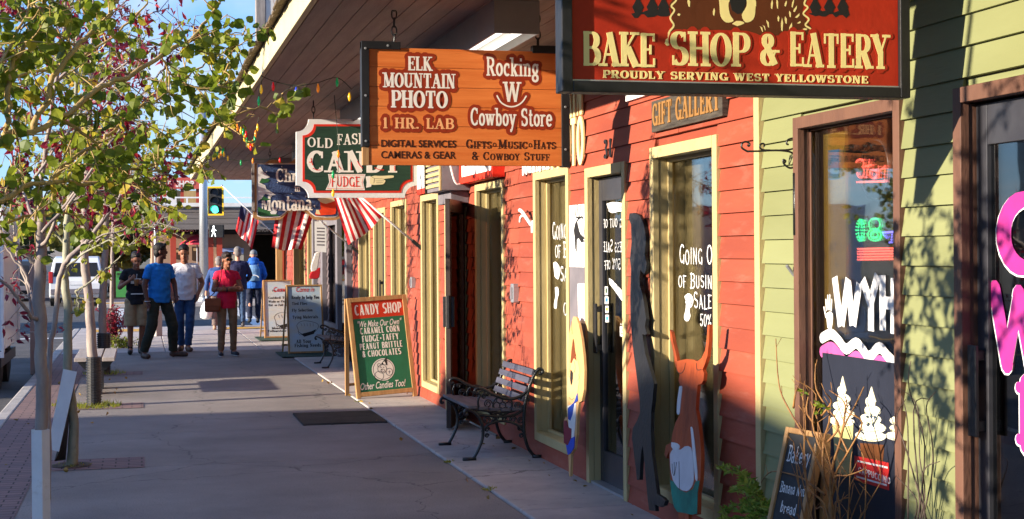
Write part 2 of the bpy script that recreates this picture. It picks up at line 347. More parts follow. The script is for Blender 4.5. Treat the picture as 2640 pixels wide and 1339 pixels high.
# ================================================================== materials
M = {}
M['asph'] = mat('asphalt', (.105, .1, .1, 1), (.06, .058, .06, 1), sc=1.2, rough=.9, bump=.5, bsc=160, bdist=.006, wear=(.15, .145, .14, 1), wsc=60, wlo=.6, whi=.75)
M['walk'] = mat('walk_asphalt', (.33, .29, .265, 1), (.2, .178, .168, 1), sc=.9, rough=.9, bump=.7, bsc=170, bdist=.008, wear=(.11, .1, .1, 1), wsc=95, wlo=.5, whi=.68, lo=.3, hi=.7)
def spots(m, dens=1.7, r=.035, c=(.06, .055, .055, 1)):
    t = m.node_tree; b = t.nodes['Principled BSDF']; src = b.inputs['Base Color'].links[0].from_socket
    tc = nd(t, 'TexCoord'); v = nd(t, 'TexVoronoi'); v.inputs['Scale'].default_value = dens; t.links.new(tc.outputs['Object'], v.inputs['Vector'])
    n = nd(t, 'TexNoise'); n.inputs['Scale'].default_value = 9; t.links.new(tc.outputs['Object'], n.inputs['Vector'])
    a = nd(t, 'Math', operation='MULTIPLY_ADD'); t.links.new(n.outputs[0], a.inputs[0]); a.inputs[1].default_value = .1; t.links.new(v.outputs['Distance'], a.inputs[2])
    lt = nd(t, 'Math', operation='LESS_THAN'); t.links.new(a.outputs[0], lt.inputs[0]); lt.inputs[1].default_value = .05 + r
    k = nd(t, 'Math', operation='MULTIPLY'); t.links.new(lt.outputs[0], k.inputs[0]); k.inputs[1].default_value = .6
    e = nd(t, 'TexVoronoi', feature='DISTANCE_TO_EDGE'); e.inputs['Scale'].default_value = .42; n2 = nd(t, 'TexNoise'); n2.inputs['Scale'].default_value = 3; n2.inputs['Detail'].default_value = 8; t.links.new(tc.outputs['Object'], n2.inputs['Vector'])
    va = nd(t, 'VectorMath', operation='MULTIPLY_ADD'); t.links.new(n2.outputs['Color'], va.inputs[0]); va.inputs[1].default_value = (.5, .5, 0); t.links.new(tc.outputs['Object'], va.inputs[2]); t.links.new(va.outputs[0], e.inputs['Vector'])
    l2 = nd(t, 'Math', operation='LESS_THAN'); t.links.new(e.outputs['Distance'], l2.inputs[0]); l2.inputs[1].default_value = .0022
    k2 = nd(t, 'Math', operation='MULTIPLY'); t.links.new(l2.outputs[0], k2.inputs[0]); k2.inputs[1].default_value = .55
    mxm = nd(t, 'Math', operation='MAXIMUM'); t.links.new(k.outputs[0], mxm.inputs[0]); t.links.new(k2.outputs[0], mxm.inputs[1])
    mm = nd(t, 'Mix', data_type='RGBA'); t.links.new(mxm.outputs[0], mm.inputs[0]); t.links.new(src, mm.inputs[6]); mm.inputs[7].default_value = c; t.links.new(mm.outputs[2], b.inputs['Base Color'])
spots(M['walk'])
M['conc'] = mat('concrete', (.5, .45, .42, 1), (.37, .335, .32, 1), sc=2.2, rough=.9, bump=.35, bsc=110, bdist=.005, wear=(.19, .17, .17, 1), wsc=6, wlo=.56, whi=.8)
spots(M['conc'], 2.3, .03)
M['kerb'] = mat('kerb_concrete', (.46, .43, .4, 1), (.32, .3, .29, 1), sc=3, rough=.9, bump=.4, bsc=90)
def brickmat():
    m = mat('paving_brick', (.4, .29, .27, 1), (.3, .22, .22, 1), sc=5, rough=.9, bump=0); t = m.node_tree; b = t.nodes['Principled BSDF']
    tc = nd(t, 'TexCoord'); br = nd(t, 'TexBrick'); t.links.new(tc.outputs['Object'], br.inputs[0])
    br.inputs['Scale'].default_value = 1; br.inputs['Brick Width'].default_value = .2; br.inputs['Row Height'].default_value = .1; br.inputs['Mortar Size'].default_value = .006
    br.inputs['Color1'].default_value = (.36, .25, .235, 1); br.inputs['Color2'].default_value = (.27, .2, .2, 1); br.inputs['Mortar'].default_value = (.09, .075, .075, 1)
    mm = nd(t, 'Mix', data_type='RGBA', blend_type='MULTIPLY'); mm.inputs[0].default_value = .8; t.links.new(br.outputs[0], mm.inputs[6])
    src = b.inputs['Base Color'].links[0].from_socket; g = nd(t, 'Gamma'); g.inputs[1].default_value = .45; t.links.new(src, g.inputs[0]); t.links.new(g.outputs[0], mm.inputs[7])
    t.links.new(mm.outputs[2], b.inputs['Base Color']); bp = nd(t, 'Bump'); bp.inputs['Strength'].default_value = .6; bp.inputs['Distance'].default_value = .01; t.links.new(br.outputs['Fac'], bp.inputs['Height']); bp.invert = True; t.links.new(bp.outputs[0], b.inputs['Normal'])
    return m
M['brick'] = brickmat()
M['red'] = mat('red_siding', (.325, .068, .036, 1), (.262, .052, .03, 1), sc=2.4, rough=.62, bump=.22, bsc=30, st=(1, .35, 1.6), wear=(.36, .125, .085, 1), wsc=7, wlo=.54, whi=.8)
def islands(m, lo=.84, hi=1.1):
    t = m.node_tree; b = t.nodes['Principled BSDF']; src = b.inputs['Base Color'].links[0].from_socket
    g = nd(t, 'NewGeometry'); mr = nd(t, 'MapRange'); t.links.new(g.outputs['Random Per Island'], mr.inputs[0]); mr.inputs[3].default_value = lo; mr.inputs[4].default_value = hi
    v = nd(t, 'VectorMath', operation='SCALE'); t.links.new(src, v.inputs[0]); t.links.new(mr.outputs[0], v.inputs['Scale']); t.links.new(v.outputs[0], b.inputs['Base Color'])
islands(M['red']); M['green'] = mat('green_siding', (.228, .242, .112, 1), (.195, .208, .092, 1), sc=1.6, rough=.5, bump=.1, bsc=40, st=(1, .3, 2))
islands(M['green'], .9, 1.06); M['cream'] = mat('cream_trim', (.5, .405, .2, 1), (.46, .365, .175, 1), sc=5, rough=.55, bump=.2, bsc=50, st=(1, 1, .5), wear=(.5, .38, .2, 1), wsc=18, wlo=.7, whi=.8)
M['fascia'] = mat('fascia_paint', (.58, .51, .31, 1), (.53, .46, .27, 1), sc=3, rough=.6, bump=.15, bsc=50)
M['brown'] = mat('brown_trim', (.15, .075, .05, 1), (.11, .055, .04, 1), sc=6, rough=.5, bump=.25, bsc=60, st=(1, 1, .4), wear=(.32, .25, .2, 1), wsc=45, wlo=.72, whi=.76)
M['grey'] = mat('grey_trim', (.19, .17, .19, 1), (.14, .13, .15, 1), sc=5, rough=.6)
M['taupe'] = mat('taupe_siding', (.16, .12, .13, 1), (.12, .095, .105, 1), sc=3, rough=.7)
M['alu'] = mat('dark_aluminium', (.055, .055, .065, 1), (.04, .04, .05, 1), sc=6, rough=.38, bump=.05, metal=.3, spec=.5)
M['black'] = mat('black_paint', (.016, .016, .018, 1), (.01, .01, .012, 1), sc=8, rough=.45, bump=.2, spec=.4, wear=(.08, .08, .085, 1), wsc=30, wlo=.68, whi=.76)
M['iron'] = mat('cast_iron', (.016, .017, .018, 1), (.01, .01, .011, 1), sc=9, rough=.32, bump=.25, bsc=120, spec=.55)
M['white'] = mat('white_paint', (.8, .8, .8, 1), (.7, .7, .7, 1), sc=6, rough=.55, bump=.1)
M['paper'] = mat('paper', (.82, .82, .82, 1), (.78, .78, .78, 1), sc=6, rough=.8, bump=0)
M['steel'] = mat('galvanised_steel', (.5, .52, .55, 1), (.42, .44, .47, 1), sc=12, rough=.4, bump=.05, metal=.7)
M['soffit'] = mat('soffit_boards', (.36, .29, .25, 1), (.26, .21, .185, 1), sc=3, rough=.7, bump=.25, bsc=30, st=(4, .4, 1))
M['shake'] = mat('cedar_shakes', (.2, .145, .09, 1), (.1, .075, .05, 1), sc=9, rough=.9, bump=.8, bsc=60, st=(.5, 3, 1), bdist=.02)
M['wood'] = mat('oiled_wood', (.5, .29, .12, 1), (.35, .18, .07, 1), sc=4, rough=.5, bump=.2, bsc=40, st=(6, 6, .6))
M['greywood'] = mat('weathered_wood', (.3, .27, .25, 1), (.17, .15, .14, 1), sc=4, rough=.8, bump=.4, bsc=30, st=(6, 6, .7))
M['room'] = mat('room_wall', (.2, .15, .1, 1), (.15, .11, .075, 1), sc=2, rough=.8)
M['tan'] = mat('tan_board', (.5, .34, .15, 1), (.42, .28, .12, 1), sc=3, rough=.7, st=(3, 3, .5))
M['gls'] = glass('window_glass'); M['glsd'] = glass('dark_window_glass', (.38, .4, .42, 1), .22); M['glsb'] = glass('brown_tinted_glass', (.26, .17, .13, 1), .12)
M['led_r'] = mat('red_led', (.9, .1, .08, 1), rough=.4, bump=0, emit=(1, .12, .08, 1), estr=2.6)
M['led_g'] = mat('green_led', (.1, .9, .3, 1), rough=.4, bump=0, emit=(.05, 1, .3, 1), estr=2.0)
M['led_b'] = mat('blue_led', (.2, .2, .9, 1), rough=.4, bump=0, emit=(.2, .15, 1, 1), estr=2.6)
M['ink'] = mat('black_ink', (.02, .018, .018, 1), (.015, .014, .014, 1), rough=.6, bump=0)
M['cardred'] = mat('red_card', (.62, .03, .03, 1), rough=.5, bump=0)
def flat(name, rgb, k=.85, rough=.6, **kw):
    c = lin(*rgb); return mat(name, c, tuple(q * k for q in c[:3]) + (1,), sc=7, rough=rough, bump=kw.pop('bump', .08), **kw)
FX = 3.10                                    # the shop fronts' siding plane
# ================================================================== ground, roads, pavements
def sheet(name, x0, x1, y0, y1, z, m, kind='structure'):
    return MB().add([(x0, y0, z), (x1, y0, z), (x1, y1, z), (x0, y1, z)], [(0, 1, 2, 3)]).build(name, m, kind=kind)
M['soil'] = mat('dry_ground', (.2, .17, .12, 1), (.12, .11, .07, 1), sc=.02, rough=1, bump=0)
sheet('ground', -2500, 2500, -300, 3500, -.142, M['soil'])
sheet('street', -14.5, -1.44, -60, 400, -.134, M['asph'])
sheet('cross_street', -90, 90, 35.15, 52, -.13, M['asph'])
def slab(name, segs, x0, x1, z0, z1, m):
    b = MB()
    for y0, y1 in segs: b.box(x0, x1, y0 + .005, y1 - .005, z0, z1)
    return b.build(name, m, kind='structure', bev=.006)
ys = [-20, -6, 3.2, 8.0, 12.1, 14.35, 17.15, 18.85, 20.6, 23.4, 26.2]
b = MB()
for y0, y1 in zip(ys, ys[1:]): b.box(-1.3, 2.325, y0 + .005, y1 - .005, -.132, 0)
b.build('sidewalk', M['walk'], kind='structure', bev=.006)
ys = [-20, -4, 1, 4.4, 7.0, 9.3, 11.75, 14.1, 16.4, 18.7, 21.0, 23.3, 26.2]
b = MB()
for y0, y1 in zip(ys, ys[1:]): b.box(2.335, 3.6, y0 + .006, y1 - .006, -.132, .012)
b.build('shop_front_pavement', M['conc'], kind='structure', bev=.012)
b = MB()
for y0, y1 in ((26.2, 28.4), (28.4, 31), (31, 34.95)):
    for x0, x1 in ((-1.3, .4), (.4, 2.0), (2.0, 3.6)): b.box(x0 + .005, x1 - .005, y0 + .006, y1 - .006, -.132, .002)
b.build('corner_pavement', M['conc'], kind='structure', bev=.01)
b = MB(); y = -20
while y < 34.9: b.box(-1.445, -1.305, y, min(y + 2.98, 34.95), -.14, .006); y += 3
b.box(-1.3, 3.6, 34.96, 35.1, -.14, .006)
b.build('kerb', M['kerb'], kind='structure', bev=.02)
b = MB()
b.add([(-1.3, -20, .0045), (-.78, -20, .0045), (-.78, 26.1, .0045), (-1.3, 26.1, .0045)], [(0, 1, 2, 3)])
for yy in (12.35, 17.0, 21.6, 8.75): b.add([(-.779, yy - .32, .0045), (.02, yy - .32, .0045), (.02, yy + .3, .0045), (-.779, yy + .3, .0045)], [(0, 1, 2, 3)])
b.build('brick_strip', M['brick'], kind='structure')
M['yellow'] = mat('yellow_road_paint', (.7, .38, .05, 1), (.55, .3, .05, 1), sc=6, rough=.7)
M['wline'] = mat('white_road_paint', (.7, .7, .68, 1), (.45, .45, .45, 1), sc=9, rough=.7)
sheet('ramp_marking', -1.0, .35, 33.2, 34.3, .0065, M['yellow']); sheet('ramp_marking', 1.75, 3.0, 33.4, 34.3, .0065, M['yellow'])
sheet('far_ramp_marking', -1.2, 1.6, 52.3, 53.2, .0065, M['yellow'])
sheet('crosswalk_marking', -.9, -.5, 36, 51, -.126, M['wline']); sheet('crosswalk_marking', 2.7, 3.1, 36, 51, -.126, M['wline'])
sheet('stop_line', -7, -1.6, 33.4, 33.8, -.128, M['wline']); sheet('lane_marking', -8.1, -7.95, -60, 33, -.128, M['yellow'])
MB().box(-1.4, 40, 52, 57.9, -.14, .0).build('far_sidewalk', M['conc'], kind='structure', bev=.02)
MB().box(-17, -14.5, -60, 34, -.14, .0).build('opposite_sidewalk', M['conc'], kind='structure', bev=.02)
# soil and leaf litter at the trees
def litter(x, y, r):
    b = MB(); rnd = random.Random(int(y * 100)); n = 22
    b.add([(x + r * (1 + .25 * rnd.random()) * math.cos(6.283 * k / n), y + r * 1.2 * (1 + .25 * rnd.random()) * math.sin(6.283 * k / n), .009) for k in range(n)], [tuple(range(n))]); return b
M['dirt'] = mat('pit_soil', (.14, .1, .07, 1), (.05, .04, .03, 1), sc=20, rough=1, bump=.8, bsc=120)
b = MB()
for x, y in ((-.53, 12.3), (-.5, 17.05), (-.5, 21.6), (-.54, 8.7), (-.55, 4.37)):
    q = litter(x, y, .13); b.add(q.v, q.f)
b.build('tree_pit_soil', M['dirt'], kind='structure')
M['grass'] = leafmat('grass_blades', lin(120, 140, 40), lin(190, 180, 60), .3)
b = MB(); rnd = random.Random(3)
for x, y, n, r in ((-.5, 17.0, 260, .3), (-.53, 12.3, 40, .16), (-.5, 21.6, 120, .3), (-.85, 17.2, 60, .12), (2.33, 10.2, 40, .05), (2.33, 11.6, 30, .04), (2.33, 16.6, 20, .05), (-.5, 8.7, 60, .2)):
    for k in range(n):
        a = rnd.random() * 6.283; q = r * rnd.random() ** .6; px, py = x + q * math.cos(a), y + q * math.sin(a); hh = rnd.uniform(.02, .075) if n > 40 else rnd.uniform(.01, .03); wv = .006; dx, dy = rnd.uniform(-.04, .04), rnd.uniform(-.04, .04)
        b.add([(px - wv, py, .005), (px + wv, py, .005), (px + dx, py + dy, hh)], [(0, 1, 2)])
g = b.build('weed_grass', M['grass'], kind='stuff'); tag(g, 'tufts of yellowing grass and weeds round the tree bases and pavement cracks', 'grass')
# ================================================================== shop fronts
def cut(a0, a1, holes):
    seg = [(a0, a1)]
    for h0, h1 in holes:
        n = []
        for s0, s1 in seg:
            if h1 <= s0 or h0 >= s1: n.append((s0, s1)); continue
            if h0 > s0: n.append((s0, h0))
            if h1 < s1: n.append((h1, s1))
        seg = n
    return [q for q in seg if q[1] - q[0] > .004]
def siding(bld, m, y0, y1, z0, z1, holes, wmin, wmax, expo=.123, rag=.0, seed=1, X=FX):
    rnd = random.Random(seed); b = MB(); z = z0
    while z < z1:
        hs = [(h[0] + .04, h[1] - .04) for h in holes if z + expo > h[2] + .05 and z < h[3] - .05]
        for s0, s1 in cut(y0, y1, hs):
            y = s0
            while y < s1 - .001:
                e = min(s1, y + rnd.uniform(wmin, wmax))
                if s1 - e < .05: e = s1
                zb = z - .012 - rnd.random() * rag; o = rnd.uniform(-.0015, .0015); g = .0016 if e < s1 else 0
                xb, xt = X - .025 + o, X - .004 + o
                b.add([(xb, y, zb), (xb, e - g, zb), (xt, e - g, z + expo), (xt, y, z + expo), (X + .004, y, zb), (X + .004, e - g, zb), (X + .004, e - g, z + expo), (X + .004, y, z + expo)],
                      [(0, 1, 2, 3)[::-1], (0, 4, 5, 1)[::-1], (0, 3, 7, 4)[::-1], (1, 5, 6, 2)[::-1]])
                y = e
        z += expo
    o = b.build('siding', m, bld)
    # sheathing behind
    b = MB(); zs = sorted({z0 - .1, z1} | {h[2] for h in holes if h[2] > z0} | {h[3] for h in holes})
    for za, zb in zip(zs, zs[1:]):
        hs = [(h[0] + .03, h[1] - .03) for h in holes if zb > h[2] + .01 and za < h[3] - .01]
        for s0, s1 in cut(y0, y1, hs): b.box(X + .006, X + .09, s0, s1, za, zb)
    b.build('wall', m, bld)
def trim4(b, y0, y1, z0, z1, wd, x0, x1, bottom=True):
    b.box(x0, x1, y0, y0 + wd, z0, z1); b.box(x0, x1, y1 - wd, y1, z0, z1)
    b.box(x0 - .003, x1, y0 + wd, y1 - wd, z1 - wd, z1)
    if bottom: b.box(x0 - .003, x1, y0 + wd, y1 - wd, z0, z0 + wd)
def window(bld, y0, y1, z0, z1, m, gl, wd=.068, step=.022, d1=.06, d2=.1, jin=.2, label=None):
    b = MB(); trim4(b, y0, y1, z0, z1, wd, FX - .034, FX + .004)
    # jamb linings
    b.box(FX + .005, FX + d2 + jin, y0 + wd - .03, y0 + wd - .004, z0 + wd, z1 - wd); b.box(FX + .005, FX + d2 + jin, y1 - wd + .004, y1 - wd + .03, z0 + wd, z1 - wd)
    b.box(FX + .005, FX + d2 + .03, y0 + wd - .03, y1 - wd + .03, z1 - wd + .001, z1 - wd + .028); 
    f = b.build('window', m, bld, bev=.003)
    if label: f['label'] = label
    a0, a1, c0, c1 = y0 + wd - .004, y1 - wd + .004, z0 + wd, z1 - wd
    b = MB(); trim4(b, a0, a1, c0, c1, step, FX + d1, FX + d2 - .012); b.build('sash', m, f, bev=.003)
    MB().box(FX - .028, FX + d2 + .02, y0 + wd - .02, y1 - wd + .02, z0 + wd - .03, z0 + wd + .002).build('sill', m, f)
    MB().box(FX + d2 - .006, FX + d2, a0 + step - .008, a1 - step + .008, c0 + step - .008, c1 - step + .008).build('pane', gl, f)
    return f
def shop_door(bld, y0, y1, z1, m, dm, gl, wd=.068, rec=.08, hinge_near=True, kick=.22, label=None):
    b = MB(); b.box(FX - .034, FX + .004, y0, y0 + wd, .012, z1); b.box(FX - .034, FX + .004, y1 - wd, y1, .012, z1); b.box(FX - .037, FX + .004, y0 + wd, y1 - wd, z1 - wd, z1)
    b.box(FX + .005, FX + .2, y0 + wd - .03, y0 + wd - .004, .012, z1 - wd); b.box(FX + .005, FX + .2, y1 - wd + .004, y1 - wd + .03, .012, z1 - wd); b.box(FX + .005, FX + .2, y0, y1, z1 - wd + .002, z1 - wd + .03)
    f = b.build('door_frame', m, bld, bev=.003)
    a0, a1, top = y0 + wd + .004, y1 - wd - .004, z1 - wd - .006
    b = MB(); x0, x1 = FX + rec, FX + rec + .045; sw = .075
    b.box(x0, x1, a0, a0 + sw, .03, top); b.box(x0, x1, a1 - sw, a1, .03, top); b.box(x0 + .002, x1, a0 + sw, a1 - sw, top - .16, top); b.box(x0 + .002, x1, a0 + sw, a1 - sw, .03, .03 + kick)
    b.box(x0 - .01, x0 + .0, a0 + .002, a0 + .012, .03, top)
    d = b.build('door', dm, bld, bev=.003)
    if label: d['label'] = label
    MB().box(x0 + .018, x0 + .024, a0 + sw - .005, a1 - sw + .005, .03 + kick - .005, top - .155).build('pane', gl, d)
    hy = a1 - sw * .5
    MB().box(x0 - .05, x0 - .035, hy - .03, hy + .03, .93, 1.28).box(x0 - .04, x0 + .005, hy - .015, hy + .015, .95, .99).box(x0 - .04, x0 + .005, hy - .015, hy + .015, 1.22, 1.26).build('handle', M['black'], d, bev=.004)
    MB().box(FX - .02, FX + .14, y0 + wd, y1 - wd, .012, .03).build('threshold', M['steel'], f)
    return d
ZT, ZB = 2.285, .14
W = [(7.78, 8.90), (10.745, 11.77), (12.81, 13.95), (15.78, 16.80), (17.77, 18.9), (20.72, 21.82), (27.75, 28.75), (29.25, 31.4)]
D31 = (9.40, 10.315); DOPEN = (14.42, 15.42); D6 = (19.37, 20.37)
red = thing('red_shop_building', 'long red shingled shop front with cream framed windows and doors', 'building', (FX, 19, 0))
hol = [(a, c, ZB, ZT) for a, c in W[:6]] + [(D31[0], D31[1], -.2, 2.235), (DOPEN[0], DOPEN[1], -.2, 2.235), (D6[0], D6[1], -.2, 2.235)]
siding(red, M['red'], 7.25, 12.3, .02, 3.2, hol, .9, 2.2, rag=.003, seed=4)
siding(red, M['red'], 12.3, 22.55, .02, 3.2, hol, .14, .34, rag=.012, seed=5)
hol2 = [(a, c, ZB, ZT) for a, c in W[6:]]
siding(red, M['red'], 27.45, 33.0, .02, 3.2, hol2, .14, .34, rag=.012, seed=6)
for i, (a, c) in enumerate(W): window(red, a, c, ZB, ZT, M['cream'], M['gls'])
shop_door(red, D31[0], D31[1], 2.235, M['cream'], M['alu'], M['glsd'], rec=.05, label='dark glazed door under the number 31')
shop_door(red, D6[0], D6[1], 2.235, M['cream'], M['alu'], M['glsd'], label='dark glazed door between two narrow cream windows')
b = MB(); b.box(FX - .034, FX + .004, DOPEN[0], DOPEN[0] + .068, .012, 2.235); b.box(FX - .034, FX + .004, DOPEN[1] - .068, DOPEN[1], .012, 2.235); b.box(FX - .037, FX + .004, DOPEN[0] + .068, DOPEN[1] - .068, 2.167, 2.235)
b.build('door_frame', M['cream'], red, bev=.003)
MB().box(FX - .036, FX + .02, 7.19, 7.255, .012, 3.15).build('corner_board', M['cream'], red, bev=.003)
# the grey shop front in the row
b = MB()
hol3 = [(23.35, 25.6, .3, 2.2)]
siding(red, M['taupe'], 22.55, 27.45, .02, 3.2, hol3, .3, .6, rag=.004, seed=9)
for yy in (22.62, 23.75, 25.75, 27.15): b.box(FX - .1, FX - .02, yy, yy + .22, .012, 3.15)
b.box(FX - .08, FX - .02, 23.97, 25.75, 2.1, 2.3); b.box(FX - .08, FX - .02, 23.97, 25.75, .2, .5)
b.build('post', M['grey'], red, bev=.004)
MB().box(FX + .03, FX + .036, 23.4, 25.6, .3, 2.2).build('pane', M['glsd'], red)
# rooms behind the glass
b = MB(); b.box(6.2, 6.3, 7.2, 33, -.1, 3.3); b.box(3.2, 6.3, 7.2, 33, -.1, -.02); b.box(3.2, 6.3, 7.2, 33, 3.16, 3.25); b.box(3.2, 6.3, 7.1, 7.2, -.1, 3.3); b.box(3.2, 6.3, 32.9, 33, -.1, 3.3)
for yy in (9.18, 12.3, 14.2, 15.6, 17.3, 19.1): b.box(3.31, 6.2, yy, yy + .08, -.02, 3.16)
b.build('inner_wall', M['room'], red)
b = MB()
for a, c in W: b.box(FX + .17, FX + .18, c - .34, c - .075, .2, 2.22)  # tan panels added behind the glass to give the golden sunlit reveal
b.build('sun_catch_panel', M['tan'], red)
b = MB(); b.box(FX + .2, FX + .215, 7.78, 9.17, .0, 1.14); b.box(FX + .2, FX + .215, 10.7, 12.25, .0, 1.0); b.box(3.6, 3.62, 15.8, 16.9, 0, 1.3); b.box(3.6, 3.62, 17.8, 19.0, 0, 1.6)
b.build('display_board', M['tan'], red)
# ---- green shop
grn = thing('green_shop_building', 'green clapboard shop front with brown framed window and dark glass door', 'building', (FX, 4, 0))
GW = (5.725, 6.78); GD = (4.28, 5.297)
hol = [(GW[0], GW[1], .1, ZT), (GD[0], GD[1], -.2, 2.27)]
siding(grn, M['green'], -8, 7.185, .02, 3.2, hol, 20, 30, expo=.121, seed=8)
gw = window(grn, GW[0], GW[1], .1, ZT, M['brown'], M['gls'], wd=.056, step=.01, d1=.03, d2=.052, jin=.015)
gd = shop_door(grn, GD[0], GD[1], 2.27, M['brown'], M['alu'], M['glsd'], wd=.06, kick=.3, rec=.03)
b = MB(); b.box(6.2, 6.3, -8, 7.08, -.1, 3.3); b.box(3.2, 6.3, -8, 7.08, -.1, -.02); b.box(3.2, 6.3, -8, 7.08, 3.16, 3.25); b.box(3.31, 6.2, 5.5, 5.58, -.02, 3.16); b.box(3.2, 6.3, -8.1, -8, -.1, 3.3); b.box(3.3, 6.2, 6.99, 7.08, -.02, 3.16)
b.build('inner_wall', M['room'], grn)
M['mustard'] = mat('mustard_paint', (.55, .3, .03, 1), (.46, .24, .025, 1), sc=4, rough=.6, wear=(.05, .035, .03, 1), wsc=5, wlo=.6, whi=.64)
MB().box(FX + .085, FX + .1, 6.46, 6.69, .1, 2.24).build('inner_post', M['mustard'], grn); MB().box(FX + .08, FX + .084, 6.52, 6.63, 1.98, 2.12).build('blue_patch', flat('blue_tape', (110, 160, 215)), grn)
# ================================================================== awning roof with soffit
aw = thing('awning_roof', 'wooden awning roof over the sidewalk with cream fascia and brown boarded underside', 'awning', (2, 14, 3.15))
AX, AY0, AY1, AZ = .99, -6, 31.2, 3.15
b = MB(); x = AX + .05
while x < FX - .02: b.box(x, min(x + .136, FX - .018), AY0, AY1, AZ, AZ + .02); x += .142
b.build('soffit', M['soffit'], aw)
MB().box(AX + .03, FX + .2, AY0, AY1, AZ + .024, AZ + .04).build('roof_deck', M['black'], aw)
MB().box(AX, AX + .04, AY0, AY1, AZ - .005, AZ + .215).box(AX + .04, FX - .02, AY1 - .04, AY1, AZ - .005, AZ + .15).build('fascia', M['fascia'], aw, bev=.004)
b = MB(); rnd = random.Random(11); slope = math.tan(rad(20)); yy = AY0
for row in range(7):
    y = AY0 - rnd.random() * .1; xo = AX - .07 + row * .32
    while y < AY1:
        wv = rnd.uniform(.08, .2); jit = rnd.uniform(-.02, .015); th = rnd.uniform(.015, .03); x0 = xo + jit; x1 = xo + .5
        za = AZ + .222 + (x0 - AX) * slope + row * .004 + rnd.uniform(0, .006); zb = AZ + .222 + (x1 - AX) * slope
        b.add([(x0, y, za), (x0, y + wv - .006, za), (x1, y + wv - .006, zb), (x1, y, zb), (x0, y, za + th), (x0, y + wv - .006, za + th), (x1, y + wv - .006, zb + .006), (x1, y, zb + .006)],
              [(0, 1, 2, 3)[::-1], (4, 5, 6, 7), (0, 4, 5, 1)[::-1], (0, 3, 7, 4)[::-1], (1, 5, 6, 2)[::-1]])
        y += wv
b.build('shakes', M['shake'], aw)
# wall above the awning and the sign post that stands on the roof
b = MB(); b.box(FX + .0, FX + .15, -8, 33, 3.26, 5.2); b.build('upper_wall', M['taupe'], red)
rp = thing('roof_sign_post', 'weathered wooden post with a rusty white panel standing on the awning roof', 'post', (1.5, 22, 3.5))
p0 = atD(672, 130, 23.5)
MB().box(p0.x - .075, p0.x + .075, p0.y - .08, p0.y + .08, 3.45, 5.6).build('post', M['greywood'], rp, bev=.01)
M['rusty'] = mat('rusty_panel', (.6, .58, .55, 1), (.45, .4, .36, 1), sc=4, rough=.7, wear=(.3, .1, .03, 1), wsc=5, wlo=.55, whi=.62, st=(1, 1, .3))
MB().box(p0.x + .08, p0.x + 1.6, p0.y - .06, p0.y + .02, 3.75, 5.6).build('panel', M['rusty'], rp)
# fluorescent fixtures under the soffit
M['fixt'] = mat('fixture_paint', (.3, .27, .25, 1), (.26, .235, .22, 1), rough=.4, bump=.05)
M['refl'] = mat('reflector', (.8, .78, .7, 1), (.72, .7, .62, 1), rough=.35, bump=0)
M['tube'] = mat('fluorescent_tube', (.9, .9, .88, 1), rough=.3, bump=0, emit=(1, .97, .88, 1), estr=.6)
FIXL = [(8.75, 'nearest long fluorescent light box under the awning, behind the red hanging sign'), (13.4, 'fluorescent light box under the awning behind the orange wooden hanging sign'), (18.6, 'fluorescent light box under the awning behind the green hanging sign'), (24, 'farthest fluorescent light box under the awning, beyond the dark blue sign')]
for yy, lb in FIXL:
    t = thing('light_fixture', lb, 'light fixture', (2.18, yy, AZ), 0, 'light boxes under the awning')
    x0, x1, y0, y1 = 2.05, 2.33, yy, yy + 2.5
    MB().box(x0, x0 + .012, y0, y1, AZ - .2, AZ - .002).box(x1 - .012, x1, y0, y1, AZ - .2, AZ - .002).box(x0 + .012, x1 - .012, y0, y0 + .012, AZ - .2, AZ - .002).box(x0 + .012, x1 - .012, y1 - .012, y1, AZ - .2, AZ - .002).build('housing', M['fixt'], t)
    MB().box(x0 + .013, x1 - .013, y0 + .013, y1 - .013, AZ - .14, AZ - .003).build('reflector', M['refl'], t)
    for k in (-.06, .06): MB().tube([((x0 + x1) / 2 + k, y0 + .03, AZ - .165), ((x0 + x1) / 2 + k, y1 - .03, AZ - .165)], .018, 8).build('tube', M['tube'], t, True)
# ================================================================== buildings across the street (unseen; rooflines shaped to throw the long morning shade)
M['opp'] = mat('opposite_wall', (.3, .24, .18, 1), (.22, .18, .14, 1), sc=.7, rough=.8)
def opp(label, prof, depth=10, X=-17.0):
    t = thing('street_building', label, 'building', (X - 5, sum(p[0] for p in prof) / len(prof), 0), 0, 'buildings on the other side of the street')
    b = MB(); b.prism([(prof[0][0], -.14)] + prof + [(prof[-1][0], -.14)], lambda y, z, q: Vector((X - q, y, z)), 0, depth); b.build('wall', M['opp'], t)
    b = MB(); y = prof[0][0] + .8
    while y < prof[-1][0] - 2.2: b.box(X - .02, X + .03, y, y + 1.6, .6, 2.4); y += 2.6
    b.build('window', M['glsd'], t)
    return t
TP = math.tan(SUN_PHI); K = math.tan(SUN_EL) / math.cos(SUN_PHI)
def cast(Yw, zw, Xw=3.1): return (Yw - (Xw + 17) * TP, zw + (Xw + 17) * K)
opp('flat roofed building across the street, beside the camera', [cast(-22, .3), cast(4.6, .35), cast(6.0, .72), cast(8.3, .98), cast(10.2, .55), cast(13.2, .4), (15.05 - 17.6 * TP, cast(0, .4)[1])])
opp('flat roofed building across the street, beyond the gap', [(20.3 - 17.6 * TP, cast(0, .75)[1]), cast(26.6, .8)])
opp('small building across the street near the corner', [cast(37, -.1), cast(41.5, -.1)], 6)
